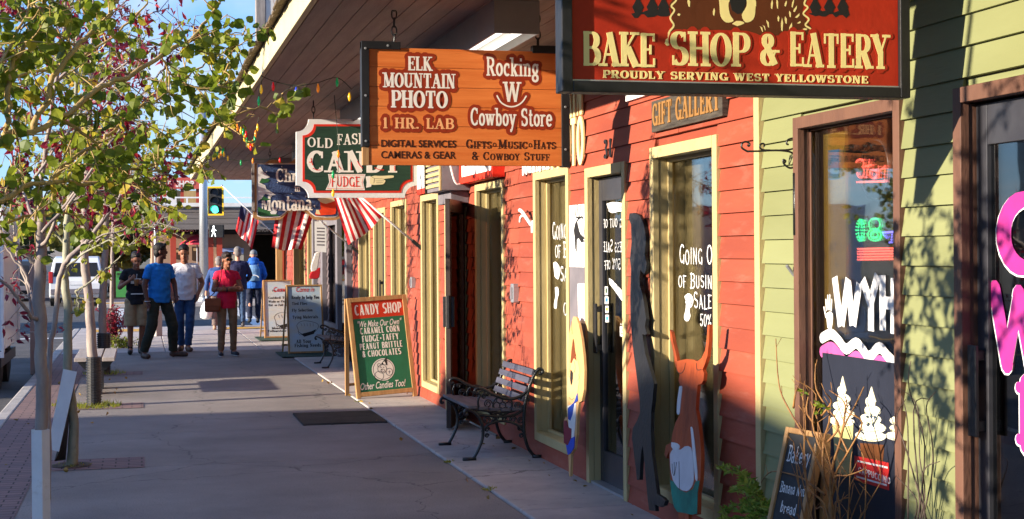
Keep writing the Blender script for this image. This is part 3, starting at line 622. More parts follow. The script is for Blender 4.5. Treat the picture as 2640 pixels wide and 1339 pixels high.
# ================================================================== hanging signs
M['bakered'] = flat('red_sign_panel', (178, 46, 25), .8, .5)
M['bakecream'] = flat('cream_sign_lettering', (242, 224, 150), .93)
M['bakebrown'] = flat('brown_sign_paint', (96, 48, 22), .8)
M['plank'] = mat('orange_cedar_planks', lin(226, 130, 64), lin(206, 106, 46), sc=2.2, rough=.5, bump=.15, bsc=14, st=(.6, 6, 9), wear=lin(170, 76, 30), wsc=4, wlo=.6, whi=.8)
M['elkback'] = flat('oxblood_lettering_ground', (150, 48, 18), .85)
M['elkwhite'] = flat('off_white_lettering', (236, 230, 220), .95)
M['elkpeach'] = flat('peach_lettering', (245, 178, 120), .92)
M['elkink'] = flat('dark_brown_lettering', (58, 26, 16), .9)
M['dkgreen'] = flat('dark_green_board', (38, 66, 52), .8, bump=.5, bsc=14, st=(.5, 1, 6))
M['signred'] = flat('bright_red_paint', (224, 52, 34), .9)
M['navy'] = flat('navy_sand_blasted_board', (60, 80, 124), .6, bump=.45, bsc=45, bdist=.02)
M['snow'] = flat('snow_white_paint', (225, 225, 225), .9)
M['treegreen'] = flat('pine_green_paint', (48, 104, 62), .8)
M['flesh'] = flat('pale_hand_paint', (232, 218, 170), .95)
M['orange'] = flat('orange_red_paint', (232, 70, 34), .9)
def chain(name, label, x, y, z0, z1, grp):
    b = MB(); n = max(2, int((z1 - z0) / .05)); st = (z1 - z0) / n
    for k in range(n):
        c = z0 + st * (k + .5); h = st * .62
        ring = [(math.cos(a) * .016, math.sin(a) * h) for a in [2 * math.pi * i / 10 for i in range(10)]]
        b.tube([(x + (p if k % 2 else 0), y + (0 if k % 2 else p), c + q) for p, q in ring], .0045, 6, closed=True)
    b.tube([(x, y, z1 - .01), (x, y, z1 + .03)], .006, 6)
    return tag(b.build(name, M['iron'], smooth=True), label, 'chain', grp)
def signframe(Y):
    return lambda x, z, t: Vector((x, Y - t, z))
class SignText:
    def __init__(s, Y, ox, oy, k): s.Y, s.ox, s.oy, s.k = Y, ox, oy, k
    def p(s, x, y): q = atY(s.ox + x * s.k, s.oy + y * s.k, s.Y); return (q.x, q.z)
    def box(s, x0, y0, x1, y1):      # left, top, right, bottom in the view -> x, z, width, height
        a = s.p(x0, y1); b = s.p(x1, y1); c = s.p((x0 + x1) / 2, y0); d = s.p((x0 + x1) / 2, y1)
        return a[0], d[1], b[0] - a[0], c[1] - d[1]
def rectpoly(x, z, w, h): return [(x, z), (x + w, z), (x + w, z + h), (x, z + h)]
# ---- bake shop sign
YB = 5.2
T = SignText(YB, 1400, 0, .3882); F = signframe(YB)
L0, B0 = T.p(118, 612); R0 = T.p(2425, 625)[0]; TOPB = 3.02
bk = thing('hanging_sign', 'big red hanging sign in a black frame reading BAKE SHOP & EATERY', 'sign', ((L0 + R0) / 2, YB, B0), 0, 'signs hanging from the awning')
fw = .04
li, bi = L0 + fw, B0 + fw
b = MB(); b.box(L0, L0 + fw, YB - .02, YB + .07, B0, TOPB); b.box(R0 - fw, R0, YB - .02, YB + .07, B0, TOPB); b.box(L0 + fw, R0 - fw, YB - .018, YB + .07, B0, B0 + fw); b.box(L0 + fw, R0 - fw, YB - .018, YB + .07, TOPB - fw, TOPB)
b.build('sign_frame', M['black'], bk, bev=.004)
MB().box(L0 + fw + .001, R0 - fw - .001, YB, YB + .05, B0 + fw + .001, TOPB - fw - .001).build('sign_panel', M['bakered'], bk)
b = MB(); b.box(L0 + fw, R0 - fw, YB - .004, YB - .001, B0 + fw, B0 + fw + .006); b.build('edge_strip', M['steel'], bk)
def wob(p0, p1, n, amp, seed):      # wavy line between two points
    rnd = random.Random(seed); out = []
    for i in range(n + 1):
        t = i / n; out.append((p0[0] + (p1[0] - p0[0]) * t + (amp if i % 2 else -amp) * rnd.uniform(.5, 1.2), p0[1] + (p1[1] - p0[1]) * t))
    return out
def smooth2(p, n=4): return [(q.x, q.y) for q in spline([(a[0], a[1], 0) for a in p], n)]
def poly(mb, P, t1, t0=0.0): return mb.prism([T.p(*q) for q in P], F, t0, t1)
# bear body
body = [(840, 262), (862, 120), (838, 30), (900, -60), (905, -200), (990, -300), (1060, -290), (1110, -330), (1440, -330), (1490, -290), (1570, -300), (1650, -200), (1640, -70), (1735, -20), (1722, 70), (1745, 130), (1785, 190), (1785, 235), (1600, 205), (1560, 235), (1450, 240), (1350, 205), (1000, 200), (930, 215)]
b = MB(); poly(b, smooth2(body, 2), .0005); b.build('bear_emblem', M['bakebrown'], bk)
b = MB()
for P in (spline([(835, 262, 0), (838, 215, 0), (868, 170, 0), (845, 120, 0), (872, 70, 0), (852, 40, 0), (885, 0, 0), (870, -50, 0), (905, -120, 0)], 5), spline([(1790, 235, 0), (1778, 195, 0), (1742, 168, 0), (1765, 128, 0), (1728, 92, 0), (1758, 52, 0), (1735, 28, 0), (1740, -20, 0), (1660, -80, 0)], 5)):
    ribbon(b, [T.p(q.x, q.y) for q in P], [.0065] * len(P), F, 0, .0009)
poly(b, [(835, 250), (815, 262), (808, 290), (822, 306), (845, 300), (850, 265)], .00095)
poly(b, smooth2([(1165, -60), (1172, 40), (1180, 110), (1215, 150), (1265, 140), (1240, 95), (1232, 20), (1270, -10), (1340, -20), (1352, 40), (1320, 100), (1345, 150), (1395, 130), (1410, 60), (1400, -60), (1290, -110)], 3), .001)
poly(b, smooth2([(1255, 160), (1285, 140), (1325, 145), (1335, 158), (1290, 175)], 2), .00105)
rnd = random.Random(5)
for cx, cy, sx, sy, sl in [(968, 20, 9, 28, -.1), (902, 98, 10, 9, 0), (1135, 80, 7, 26, .1), (1408, 20, 6, 24, -.2), (1520, 30, 7, 32, .1), (1555, 25, 6, 36, -.1), (1612, 25, 7, 20, .2), (1660, 20, 6, 32, .3), (1675, 60, 9, 22, .4), (1690, 105, 12, 16, .5), (1640, 95, 6, 22, -.1), (1563, 125, 6, 20, 0), (1587, 165, 7, 45, .05), (1612, 135, 7, 25, -.1), (1645, 180, 9, 28, .3), (1492, 160, 6, 26, -.3), (1450, 195, 5, 20, -.4), (1468, 185, 4, 18, -.4), (1740, 195, 16, 7, 0), (1700, 150, 12, 8, .3)]:
    P = [(cx - sx, cy - sy * .2 + sl * 20), (cx - sx * .2 + sl * 30, cy - sy), (cx + sx, cy - sy * .3 + sl * 10), (cx + sx * .5 - sl * 20, cy + sy), (cx - sx * .6 - sl * 20, cy + sy * .8)]
    poly(b, P, .00098)
b.build('bear_highlights', M['bakecream'], bk)
b = MB()
poly(b, [(1240, -40), (1330, -60), (1350, 10), (1325, 85), (1290, 95), (1255, 70), (1238, 10)], .0012); b.build('muzzle', M['ink'], bk); b = MB()
for side, x0, x1 in ((0, 585, 845), (1, 1762, 2035)):
    rnd = random.Random(side + 2); P = [(x0, 92)]
    for i in range(1, 12): P.append((x0 + (x1 - x0) * i / 12, 108 + rnd.uniform(-14, 14)))
    P += [(x1, 100), (x1 - 10, 60), (x1 - 40, 85)]
    for i in range(5): P.append((x1 - 60 - i * 40, 70 + rnd.uniform(-20, 20)))
    P += [(x0 + 30, 85)]
    poly(b, P, .0006)
    for tx in (x0 + 45, x0 + 140, x1 - 45):
        Q = []
        for i in range(9): Q.append((tx + (14 + 7 * i if i % 2 else 6 + 3 * i) * .6, -260 + i * 44))
        poly(b, [(tx, -300)] + Q + [(2 * tx - q[0], q[1]) for q in reversed(Q)], .0008)
    b.build('pine_silhouettes', M['ink'], bk); b = MB()
b = MB(); g = MB()
for txt, x0, y0, x1, y1, sd in (('BAKE', 262, 213, 748, 442, 3), ('SHOP', 848, 213, 1368, 442, 4), ('&', 1442, 225, 1560, 442, 5), ('EATERY', 1636, 222, 2296, 452, 6)):
    x, z, wd, h = T.box(x0, y0, x1, y1)
    letters(b, txt, F, x, z, wd, h, thick=.24, thin=.07, t0=.0005, t1=.0021, gap=.02, jit=.012, seed=sd); b.build('lettering', M['bakecream'], bk); b = MB()
    if txt != 'BAKE': letters(g, txt, F, x, z, wd, h, thick=.24, thin=.08, t0=.0002, t1=.0013, gap=.02, jit=.012, seed=sd, grow=.007)
b = MB(); x, z, wd, h = T.box(398, 487, 2160, 537); letters(b, 'PROUDLY SERVING WEST YELLOWSTONE', F, x, z, wd, h, thick=.24, thin=.12, t1=.0014, gap=.1)
b.build('small_lettering', M['bakecream'], bk); g.build('lettering_outline', M['bakered'], bk)
chain('sign_chain', 'chain holding the left end of the red bake shop sign', L0 + .2, YB + .02, TOPB, AZ, 'sign chains'); chain('sign_chain', 'chain holding the right end of the red bake shop sign', R0 - .2, YB + .02, TOPB, AZ, 'sign chains')
# ---- elk mountain / cowboy store sign
YE = 9.25
T = SignText(YE, 900, 0, .34423); F = signframe(YE)
L0, B0 = T.p(150, 1238); R0, TP0 = T.p(1590, 378)
TP0 = T.p(800, 370)[1]
ek = thing('hanging_sign', 'orange plank hanging sign reading ELK MOUNTAIN PHOTO and Rocking W Cowboy Store', 'sign', ((L0 + R0) / 2, YE, B0), 0, 'signs hanging from the awning')
b = MB(); nP = 6
for i in range(nP):
    h = (TP0 - B0) / nP; b.box(L0, R0, YE + .0005 * (i % 2), YE + .038, B0 + h * i + .0012, B0 + h * (i + 1) - .0012)
b.build('planks', M['plank'], ek, bev=.002)
for xa, xb, s in ((L0 - .045, L0 + .004, 1), (R0 - .004, R0 + .05, -1)):
    b = MB(); zb = T.p(120, 1100)[1] if s == 1 else B0 - .005
    b.box(xa, xb, YE - .012, YE + .05, zb, TP0 + .035)
    x2 = L0 + .2 if s == 1 else R0 - .19
    b.prism([(min(xa, x2), TP0 - .012), (max(xb, x2), TP0 - .012), (max(xb, x2), TP0 + .036), (min(xa, x2), TP0 + .036)], F, -.05, .0125); b.build('bracket', M['black'], ek, bev=.003)
b = MB()
for x, z in [(L0 - .02, TP0 - .01), (L0 - .02, TP0 - .3), (L0 - .02, TP0 - .58), (L0 + .12, TP0 + .01), (R0 + .02, TP0 - .35), (R0 + .02, TP0 - .62)]: b.lathe((x, YE - .013, z), [(.008, 0), (.006, .004)], 8, Matrix.Rotation(rad(90), 3, 'X'))
b.build('bolt', M['steel'], ek)
MB().box(L0 - .04, L0 - .002, YE - .004, YE + .04, B0, T.p(120, 1102)[1] - .002).build('end_block', M['wood'], ek)
w1 = MB(); bg1 = MB(); pe = MB(); dk = MB()
for txt, x0, y0, x1, y1 in (('ELK', 440, 425, 622, 530), ('MOUNTAIN', 255, 550, 797, 660), ('PHOTO', 315, 680, 738, 810)):
    x, z, wd, h = T.box(x0, y0, x1, y1); letters(w1, txt, F, x, z, wd, h, thick=.23, thin=.09, t0=.001, t1=.0019, gap=.03); letters(bg1, txt, F, x, z, wd, h, thick=.23, thin=.09, t1=.0008, gap=.03, grow=.021)
w1.build('white_lettering', M['elkwhite'], ek); bg1.build('lettering_ground', M['elkback'], ek); w1 = MB(); bg1 = MB()
x, z, wd, h = T.box(250, 885, 785, 965); letters(pe, '1 HR. LAB', F, x, z, wd, h, thick=.2, thin=.09, t0=.001, t1=.0019); letters(bg1, '1 HR. LAB', F, x, z, wd, h, t1=.0008, grow=.019)
bg1.build('lettering_ground', M['elkback'], ek); bg1 = MB()
for txt, x0, y0, x1, y1 in (('Rocking', 1028, 432, 1422, 572), ('W', 1155, 615, 1288, 767), ('Cowboy Store', 910, 812, 1520, 945)):
    x, z, wd, h = T.box(x0, y0, x1, y1); letters(w1, txt, F, x, z, wd, h, thick=.17, thin=.12, t0=.001, t1=.0019, gap=.05); letters(bg1, txt, F, x, z, wd, h, thick=.17, thin=.12, t1=.0008, gap=.05, grow=.02)
P = [T.p(*q) for q in smooth2([(1106, 715), (1135, 765), (1175, 792), (1217, 801), (1262, 790), (1300, 762), (1328, 718)], 4)]
ribbon(w1, P, [.009] * len(P), F, 0, .0019); ribbon(bg1, P, [.048] * len(P), F, 0, .0009, caps=True)
x, z, wd, h = T.box(240, 1050, 802, 1104); sans(dk, 'DIGITAL SERVICES', F, x, z, wd, h, bold=.018, t1=.0012)
x, z, wd, h = T.box(240, 1134, 800, 1188); sans(dk, 'CAMERAS & GEAR', F, x, z, wd, h, bold=.018, t1=.0012)
dk.build('dark_lettering', M['elkink'], ek); dk = MB(); x, z, wd, h = T.box(875, 1048, 1546, 1116); letters(dk, 'Gifts', F, x, z, wd * .28, h, caps_small=True, t1=.0008); letters(dk, 'Music', F, x + wd * .355, z, wd * .325, h, caps_small=True, t1=.0008); letters(dk, 'Hats', F, x + wd * .75, z, wd * .25, h, caps_small=True, t1=.0008)
for k in (.315, .715):
    ring = arc(x + wd * k, z + h * .42, .009, .012, 0, 360, 12); ribbon(dk, ring, [.004] * len(ring), F, 0, .0008)
x, z, wd, h = T.box(918, 1140, 1502, 1202); letters(dk, '& Cowboy Stuff', F, x, z, wd, h, caps_small=True, t1=.0008)
bg1.build('lettering_ground', M['elkback'], ek); w1.build('white_lettering', M['elkwhite'], ek); pe.build('peach_lettering', M['elkpeach'], ek); dk.build('dark_lettering', M['elkink'], ek)
chain('sign_chain', 'chain holding the left end of the orange plank sign', T.p(342, 300)[0], YE + .02, TP0 + .03, AZ, 'sign chains'); chain('sign_chain', 'chain holding the right end of the orange plank sign', T.p(1420, 300)[0], YE + .02, TP0 + .03, AZ, 'sign chains')
# ---- candy sign
YC = 14.9
T = SignText(YC, 500, 350, .30603); F = signframe(YC)
def notch(x0, y0, x1, y1, r):      # rectangle with concave corners, view coordinates
    P = []
    for cx, cy, a0 in ((x0, y0, 90), (x1, y0, 180), (x1, y1, 270), (x0, y1, 360)):
        P += [(cx + r * math.cos(rad(a0 - 90 * i / 6)), cy + r * math.sin(rad(a0 - 90 * i / 6))) for i in range(7)]
    return P
cn_ = thing('hanging_sign', 'dark green hanging sign with white border and notched corners reading CANDY over FUDGE', 'sign', (2.1, YC, 2.2), 0, 'signs hanging from the awning')
def nsign(mb, x0, y0, x1, y1, r, t0, t1): 
    P = notch(x0, y0, x1, y1, r); mb.prism([T.p(*q) for q in P], F, t0, t1); return mb
nsign(MB(), 862, -138, 1880, 524, 105, -.05, 0).build('border', M['white'], cn_)
nsign(MB(), 915, -96, 1842, 482, 95, 0, .003).build('red_line', M['signred'], cn_)
nsign(MB(), 933, -78, 1824, 464, 95, .001, .006).build('sign_panel', M['dkgreen'], cn_)
b = MB()
x, z, wd, h = T.box(955, 15, 1170, 98); letters(b, 'OLD', F, x, z, wd, h, t0=.005, t1=.008, slope=-.05)
x, z, wd, h = T.box(1205, -10, 1745, 82); letters(b, 'FASHIONED', F, x, z, wd, h, t0=.005, t1=.008, slope=.04)
x, z, wd, h = T.box(958, 132, 1745, 310); letters(b, 'CANDY', F, x, z, wd, h, thick=.27, thin=.12, t0=.005, t1=.0085, gap=.06)
poly(b, [(1130, 325), (1445, 325), (1425, 392), (1440, 460), (1108, 458), (1140, 392)], .0082, .005)
poly(b, [(1445, 345), (1485, 340), (1500, 385), (1492, 430), (1450, 440), (1455, 395)], .0084, .005)
b.build('white_lettering', M['elkwhite'], cn_)
b = MB(); x, z, wd, h = T.box(1155, 347, 1400, 430); letters(b, 'FUDGE', F, x, z, wd, h, hand=True, thick=.14, thin=.1, t0=.0082, t1=.0095)
P = [T.p(*q) for q in [(1140, 333), (1432, 333), (1415, 392), (1428, 450), (1122, 448), (1150, 392), (1140, 333)]]; ribbon(b, P, [.004] * len(P), F, .0082, .009)
for x0, y0, x1, y1 in ((985, 190, 1000, 250), (1000, 275, 1065, 290), (1200, 215, 1240, 285), (1325, 225, 1325, 290), (1375, 215, 1420, 275), (1520, 270, 1600, 290), (1690, 255, 1692, 300), (968, 222, 990, 216)):
    P = [T.p(x0, y0), T.p((x0 + x1) / 2, (y0 + y1) / 2 + 8), T.p(x1, y1)]; ribbon(b, P, [.007] * 3, F, .008, .0105)
b.build('red_lettering', M['signred'], cn_)
b = MB(); poly(b, smooth2([(1483, 350), (1520, 338), (1570, 340), (1670, 336), (1682, 346), (1672, 356), (1600, 366), (1612, 380), (1606, 396), (1592, 410), (1550, 414), (1500, 415), (1480, 400)], 3), .0088, .005); b.build('pointing_hand', M['flesh'], cn_)
b = MB()
for q in ([(1520, 362), (1600, 366)], [(1530, 382), (1600, 382)], [(1535, 398), (1595, 398)], [(1500, 350), (1520, 362), (1515, 400)]): ribbon(b, [T.p(*k) for k in q], [.003] * len(q), F, .0088, .0094)
b.build('hand_lines', M['ink'], cn_)
tz = T.p(1300, -138)[1]
chain('sign_chain', 'chain holding the left end of the green candy sign', T.p(1010, 0)[0], YC + .02, tz, AZ, 'sign chains'); chain('sign_chain', 'chain holding the right end of the green candy sign', T.p(1700, 0)[0], YC + .02, tz, AZ, 'sign chains')
# ---- christmas in montana sign
YM = 21.8
T = SignText(YM, 500, 350, .30603); F = signframe(YM)
cm = thing('hanging_sign', 'dark blue carved hanging sign with snowy pines reading Christmas in Montana', 'sign', (2.1, YM, 2.1), 0, 'signs hanging from the awning')
top = [(500, 235), (600, 230), (640, 205), (720, 210), (780, 240), (880, 190), (980, 240), (1050, 210), (1130, 205), (1170, 232), (1240, 235)]
bot = [(1240, 690), (1190, 712), (1100, 712), (1010, 705), (950, 650), (870, 630), (790, 650), (730, 705), (640, 712), (550, 712), (500, 690)]
b = MB(); poly(b, smooth2(top, 3) + smooth2(bot, 3), .0, -.06); b.build('sign_frame', M['wood'], cm)
MB().box(T.p(488, 400)[0], T.p(510, 400)[0], YM - .02, YM + .07, T.p(500, 640)[1], T.p(500, 198)[1]).build('bracket', M['greywood'], cm)
inn = [(530, 235), (1218, 235)]; bi_ = [(1218, 670), (1190, 688), (1020, 684), (960, 632), (870, 612), (785, 634), (725, 686), (560, 690), (530, 672)]
b = MB(); poly(b, inn + smooth2(bi_, 2), .004); b.build('edge_line', M['elkwhite'], cm)
inn = [(537, 243), (1211, 243)]; bi_ = [(1211, 664), (1188, 680), (1024, 676), (962, 622), (870, 602), (783, 624), (722, 678), (562, 682), (537, 665)]
b = MB(); poly(b, inn + smooth2(bi_, 2), .009, .001); b.build('sign_panel', M['navy'], cm)
b = MB(); poly(b, [(540, 270), (560, 262), (580, 300), (640, 350), (600, 365), (570, 360), (550, 395), (600, 420), (610, 450), (690, 500), (640, 505), (600, 490), (570, 530), (540, 550)], .013, .001)
poly(b, [(640, 645), (660, 632), (700, 640), (690, 662), (650, 662)], .013, .001)
rnd = random.Random(8)
for k in range(42):
    x, y = rnd.uniform(600, 1190), rnd.uniform(255, 610)
    if x < 700 and y > 330: continue
    r = rnd.uniform(4, 8); poly(b, [(x + r * math.cos(a), y + r * math.sin(a)) for a in (0, 1.05, 2.1, 3.14, 4.2, 5.2)], .0115, .001)
b.build('snow', M['snow'], cm)
b = MB(); poly(b, [(545, 400), (560, 362), (610, 362), (640, 372), (620, 395), (575, 402)], .0128, .001); poly(b, [(540, 500), (570, 490), (600, 520), (650, 540), (600, 548), (545, 545)], .0128, .001); poly(b, [(540, 600), (580, 620), (650, 640), (720, 675), (565, 680), (540, 665)], .0128, .001); b.build('pines', M['treegreen'], cm)
b = MB(); 
for txt, x0, y0, x1, y1 in (('Christmas', 690, 280, 1190, 392), ('in', 848, 412, 895, 472), ('Montana', 562, 506, 992, 636)):
    x, z, wd, h = T.box(x0, y0, x1, y1); letters(b, txt, F, x, z, wd, h, thick=.2, thin=.09, t0=.008, t1=.0125, gap=.02, slope=.012 if txt == 'Montana' else 0)
b.build('lettering', M['elkwhite'], cm)
b = MB(); poly(b, smooth2([(1060, 552), (1110, 570), (1190, 540), (1195, 600), (1190, 660), (1120, 668), (1030, 672), (1025, 645), (1070, 620)], 2), .014, .001); b.build('stocking', M['orange'], cm)
b = MB(); poly(b, smooth2([(1040, 540), (1060, 525), (1120, 520), (1195, 525), (1190, 548), (1110, 575), (1065, 560)], 2), .016, .001); poly(b, [(1025, 660), (1030, 625), (1050, 625), (1065, 665)], .0145, .001); b.build('stocking_trim', M['flesh'], cm)
tz = T.p(870, 200)[1]
chain('sign_chain', 'chain holding the left end of the blue Christmas sign', T.p(640, 0)[0], YM + .02, T.p(640, 200)[1], AZ, 'sign chains'); chain('sign_chain', 'chain holding the right end of the blue Christmas sign', T.p(1120, 0)[0], YM + .02, T.p(1120, 200)[1], AZ, 'sign chains')
# ================================================================== lettering on any plane, placed by where it stands in the photo
class Plane:
    def __init__(s, o, right, up, ox=0, oy=0, k=1.0):
        s.o, s.r, s.u = Vector(o), Vector(right).normalized(), Vector(up).normalized(); s.n = s.r.cross(s.u); s.F = frame(s.o, s.r, s.u); s.ox, s.oy, s.k = ox, oy, k
    def p(s, x, y):
        d = ray(s.ox + x * s.k, s.oy + y * s.k); q = C0 + d * ((s.o - C0).dot(s.n) / d.dot(s.n)) - s.o
        return (q.dot(s.r), q.dot(s.u))
    def box(s, x0, y0, x1, y1):
        a, b, c, d = s.p(x0, y1), s.p(x1, y1), s.p((x0 + x1) / 2, y0), s.p((x0 + x1) / 2, y1); return a[0], d[1], b[0] - a[0], c[1] - d[1]
    def poly(s, mb, P, t1, t0=0.0): return mb.prism([s.p(*q) for q in P], s.F, t0, t1)
    def line(s, mb, P, wd, t1, t0=0.0, caps=False, n=0):
        Q = [s.p(*q) for q in (smooth2(P, n) if n else P)]; return ribbon(mb, Q, [wd] * len(Q) if not isinstance(wd, list) else wd, s.F, t0, t1, caps=caps)
def wplane(X, ox, oy, k): return Plane((X, 0, 0), (0, -1, 0), (0, 0, 1), ox, oy, k)
M['paint'] = mat('window_paint', (.82, .82, .82, 1), (.62, .62, .63, 1), sc=30, rough=.6, bump=.05)
M['pinkpaint'] = mat('pink_window_paint', (.45, .03, .2, 1), (.3, .03, .24, 1), sc=9, rough=.5, bump=.05)
GX = FX + .1 - .0075
# ---- "going out of business" on the two red windows and, from behind, on the door
T = wplane(GX, 1350, 350, .38252)
pt = tag(MB().build('window_paint', M['paint']), 'x', 'lettering'); bpy.data.objects.remove(pt)
def paint(label, plane, rows, m=None, thick=.1, thin=.085, seed=2, t1=.0012):
    b = MB()
    for txt, x0, y0, x1, y1 in rows:
        x, z, wd, h = plane.box(x0, y0, x1, y1); letters(b, txt, plane.F, x, z, wd, h, thick=thick, thin=thin, hand=True, jit=.05, seed=seed, t1=t1, caps_small=True); seed += 1
    return tag(b.build('painted_lettering', m or M['paint']), label, 'lettering', 'sale lettering on the glass')
paint('white hand painted GOING OUT OF BUSINESS SALE on the nearest red shop window', T, [('Going Out', 1050, 735, 1345, 868), ('of Business', 1043, 925, 1365, 1030), ('Sale', 1148, 1052, 1268, 1165), ('50%', 1190, 1205, 1265, 1290)])
paint('white hand painted GOING OUT OF BUSINESS SALE on the window left of the elk poster', T, [('Going Out', 195, 575, 375, 695), ('of Business', 213, 715, 440, 825), ('Sale', 248, 880, 340, 985), ('50%', 285, 1035, 355, 1105), ('OFF', 268, 1125, 345, 1215)], seed=9)
b = MB(); T.poly(b, smooth2([(1085, 1085), (1105, 1065), (1130, 1072), (1145, 1110), (1135, 1150), (1120, 1165), (1118, 1190), (1125, 1215), (1110, 1250), (1088, 1245), (1082, 1215), (1092, 1180), (1095, 1140)], 2), .001)
T.poly(b, smooth2([(200, 860), (215, 850), (240, 880), (242, 940), (232, 970), (210, 950)], 2), .001); T.poly(b, smooth2([(212, 1025), (230, 1020), (238, 1060), (228, 1100), (225, 1130), (222, 1165), (206, 1160), (208, 1120), (215, 1090)], 2), .001)
st_ = tag(b.build('paper_sticker', M['paper']), 'white torn paper stickers reading 50% OFF on the red shop windows', 'sticker')
b = MB(); 
for txt, q in (('50%', (1088, 1095, 1138, 1140)), ('OFF', (1088, 1198, 1118, 1228))):
    x, z, wd, h = T.box(*q); letters(b, txt, T.F, x, z, wd, h, thick=.1, thin=.1, hand=True, t0=.001, t1=.0018)
b.build('lettering', M['ink'], st_)
TD = wplane(FX + .05 + .014, 1350, 350, .38252)
def mirrored(P, x0, y0, x1, y1):
    a = P.box(x0, y0, x1, y1); xr = a[0] + a[2]
    return (lambda x, y, t: P.F(xr - x, y, t)), 0, a[1], a[2], a[3]
b = MB(); sd = 3
for txt, q in (('Going out of', (537, 545, 740, 618)), ('Business Sale', (537, 700, 750, 785)), ('50% off', (545, 830, 655, 905))):
    fn, x, z, wd, h = mirrored(TD, *q); letters(b, txt, fn, x, z, wd, h, thick=.1, thin=.09, hand=True, jit=.05, seed=sd, t1=.0012, caps_small=True); sd += 1
tag(b.build('painted_lettering', M['paint']), 'back to front white sale lettering on the glass of the door numbered 31', 'lettering', 'sale lettering on the glass')
b = MB(); TD.poly(b, smooth2([(560, 460), (600, 448), (650, 452), (690, 462), (690, 505), (640, 512), (600, 522), (575, 510)], 2), .0014)
ds = tag(b.build('paper_sticker', M['paper']), 'white torn edged sticker reading Going Out Of Business high on the dark door glass', 'sticker')
b = MB(); x, z, wd, h = TD.box(565, 470, 690, 502); sans(b, 'Going Out Of Business', TD.F, x, z, wd, h, t1=.002); b.build('lettering', M['ink'], ds)
b = MB(); TD.poly(b, [(575, 960), (600, 975), (660, 1040), (700, 1090), (702, 1145), (660, 1110), (610, 1040), (580, 1000)], .001); TD.poly(b, [(680, 920), (702, 930), (704, 1080), (680, 1060)], .0012)
tag(b.build('torn_paper', M['paper']), 'torn white paper strip hanging diagonally behind the dark door glass', 'paper')
stick = [((548, 1018, 568, 1075), (60, 80, 60)), ((548, 1085, 572, 1135), (60, 120, 190)), ((552, 1148, 572, 1195), (225, 190, 50)), ((552, 1208, 575, 1258), (70, 150, 210))]
for i, (q, c) in enumerate(stick):
    o = MB(); TD.poly(o, [(q[0], q[1]), (q[2], q[1]), (q[2], q[3]), (q[0], q[3])], .001)
    o = o.build('card_sticker', M['paper']); tag(o, ['small sticker with a dark green panel, topmost in the column on the dark door', 'small white sticker with a blue panel above the yellow one on the dark door', 'small sticker with a yellow panel on the dark door', 'small sticker with a light blue panel, lowest in the column on the dark door'][i], 'sticker', 'stickers on the dark door')
    o2 = MB(); TD.poly(o2, [(q[0] + 4, q[1] + 10), (q[2] - 3, q[1] + 10), (q[2] - 3, q[3] - 14), (q[0] + 4, q[3] - 14)], .0016); o2.build('printed_panel', flat('sticker_colour', c), o)
b = MB(); TD.poly(b, [(650, 1285), (712, 1290), (712, 1365), (650, 1352)], .001); nn = tag(b.build('paper_notice', M['paper']), 'white printed paper notice at mid height on the dark glass door', 'notice')
b = MB(); 
for k, y in enumerate((1306, 1330)): TD.poly(b, [(656, y), (705, y + 6), (705, y + 14), (656, y + 7)], .0016)
b.build('printing', M['ink'], nn)
b = MB(); x, z, wd, h = TD.box(655, 1268, 705, 1280); sans(b, 'Hours', TD.F, x, z, wd, h); tag(b.build('door_lettering', M['paint']), 'small white lettering above the paper notice on the dark door', 'lettering')
# ---- posters between the window and the door
pp = thing('poster_board', 'tall board beside the dark door: white elk picture over a dark lower half', 'poster', (FX - .02, 10.53, 1.4))
T = wplane(FX - .03, 1350, 350, .38252)
MB().box(FX - .028, FX - .019, 10.335, 10.73, .76, 1.532).build('lower_board', M['grey'], pp)
MB().box(FX - .03, FX - .019, 10.335, 10.725, 1.534, 1.985).build('picture_board', M['white'], pp)
b = MB()
for P, wq in (([(347, 470), (352, 540), (362, 552), (385, 556)], .012), ([(362, 462), (366, 520), (368, 552)], .01), ([(385, 468), (380, 530), (372, 556)], .01), ([(400, 560), (395, 548), (370, 562), (350, 600)], .016)): T.line(b, P, wq * .8, .003, n=3)
T.poly(b, [(350, 590), (362, 580), (375, 640), (400, 700), (412, 712), (392, 722), (372, 690), (360, 700), (358, 785), (350, 760), (346, 680), (340, 640)], .0035)
T.poly(b, [(388, 668), (412, 690), (400, 705), (385, 690)], .0036); T.line(b, [(395, 560), (408, 640), (405, 690)], .003, .003, n=3)
b.build('elk_drawing', M['ink'], pp)
b = MB(); T.poly(b, [(367, 1000), (412, 995), (416, 1268), (372, 1262)], .004); b.build('paper_sheet', M['paper'], pp)
b = MB()
for k in range(9): T.line(b, [(376, 1030 + 24 * k), (404 - 6 * (k % 2), 1029 + 24 * k)], .003, .005)
b.build('printing', M['grey'], pp)
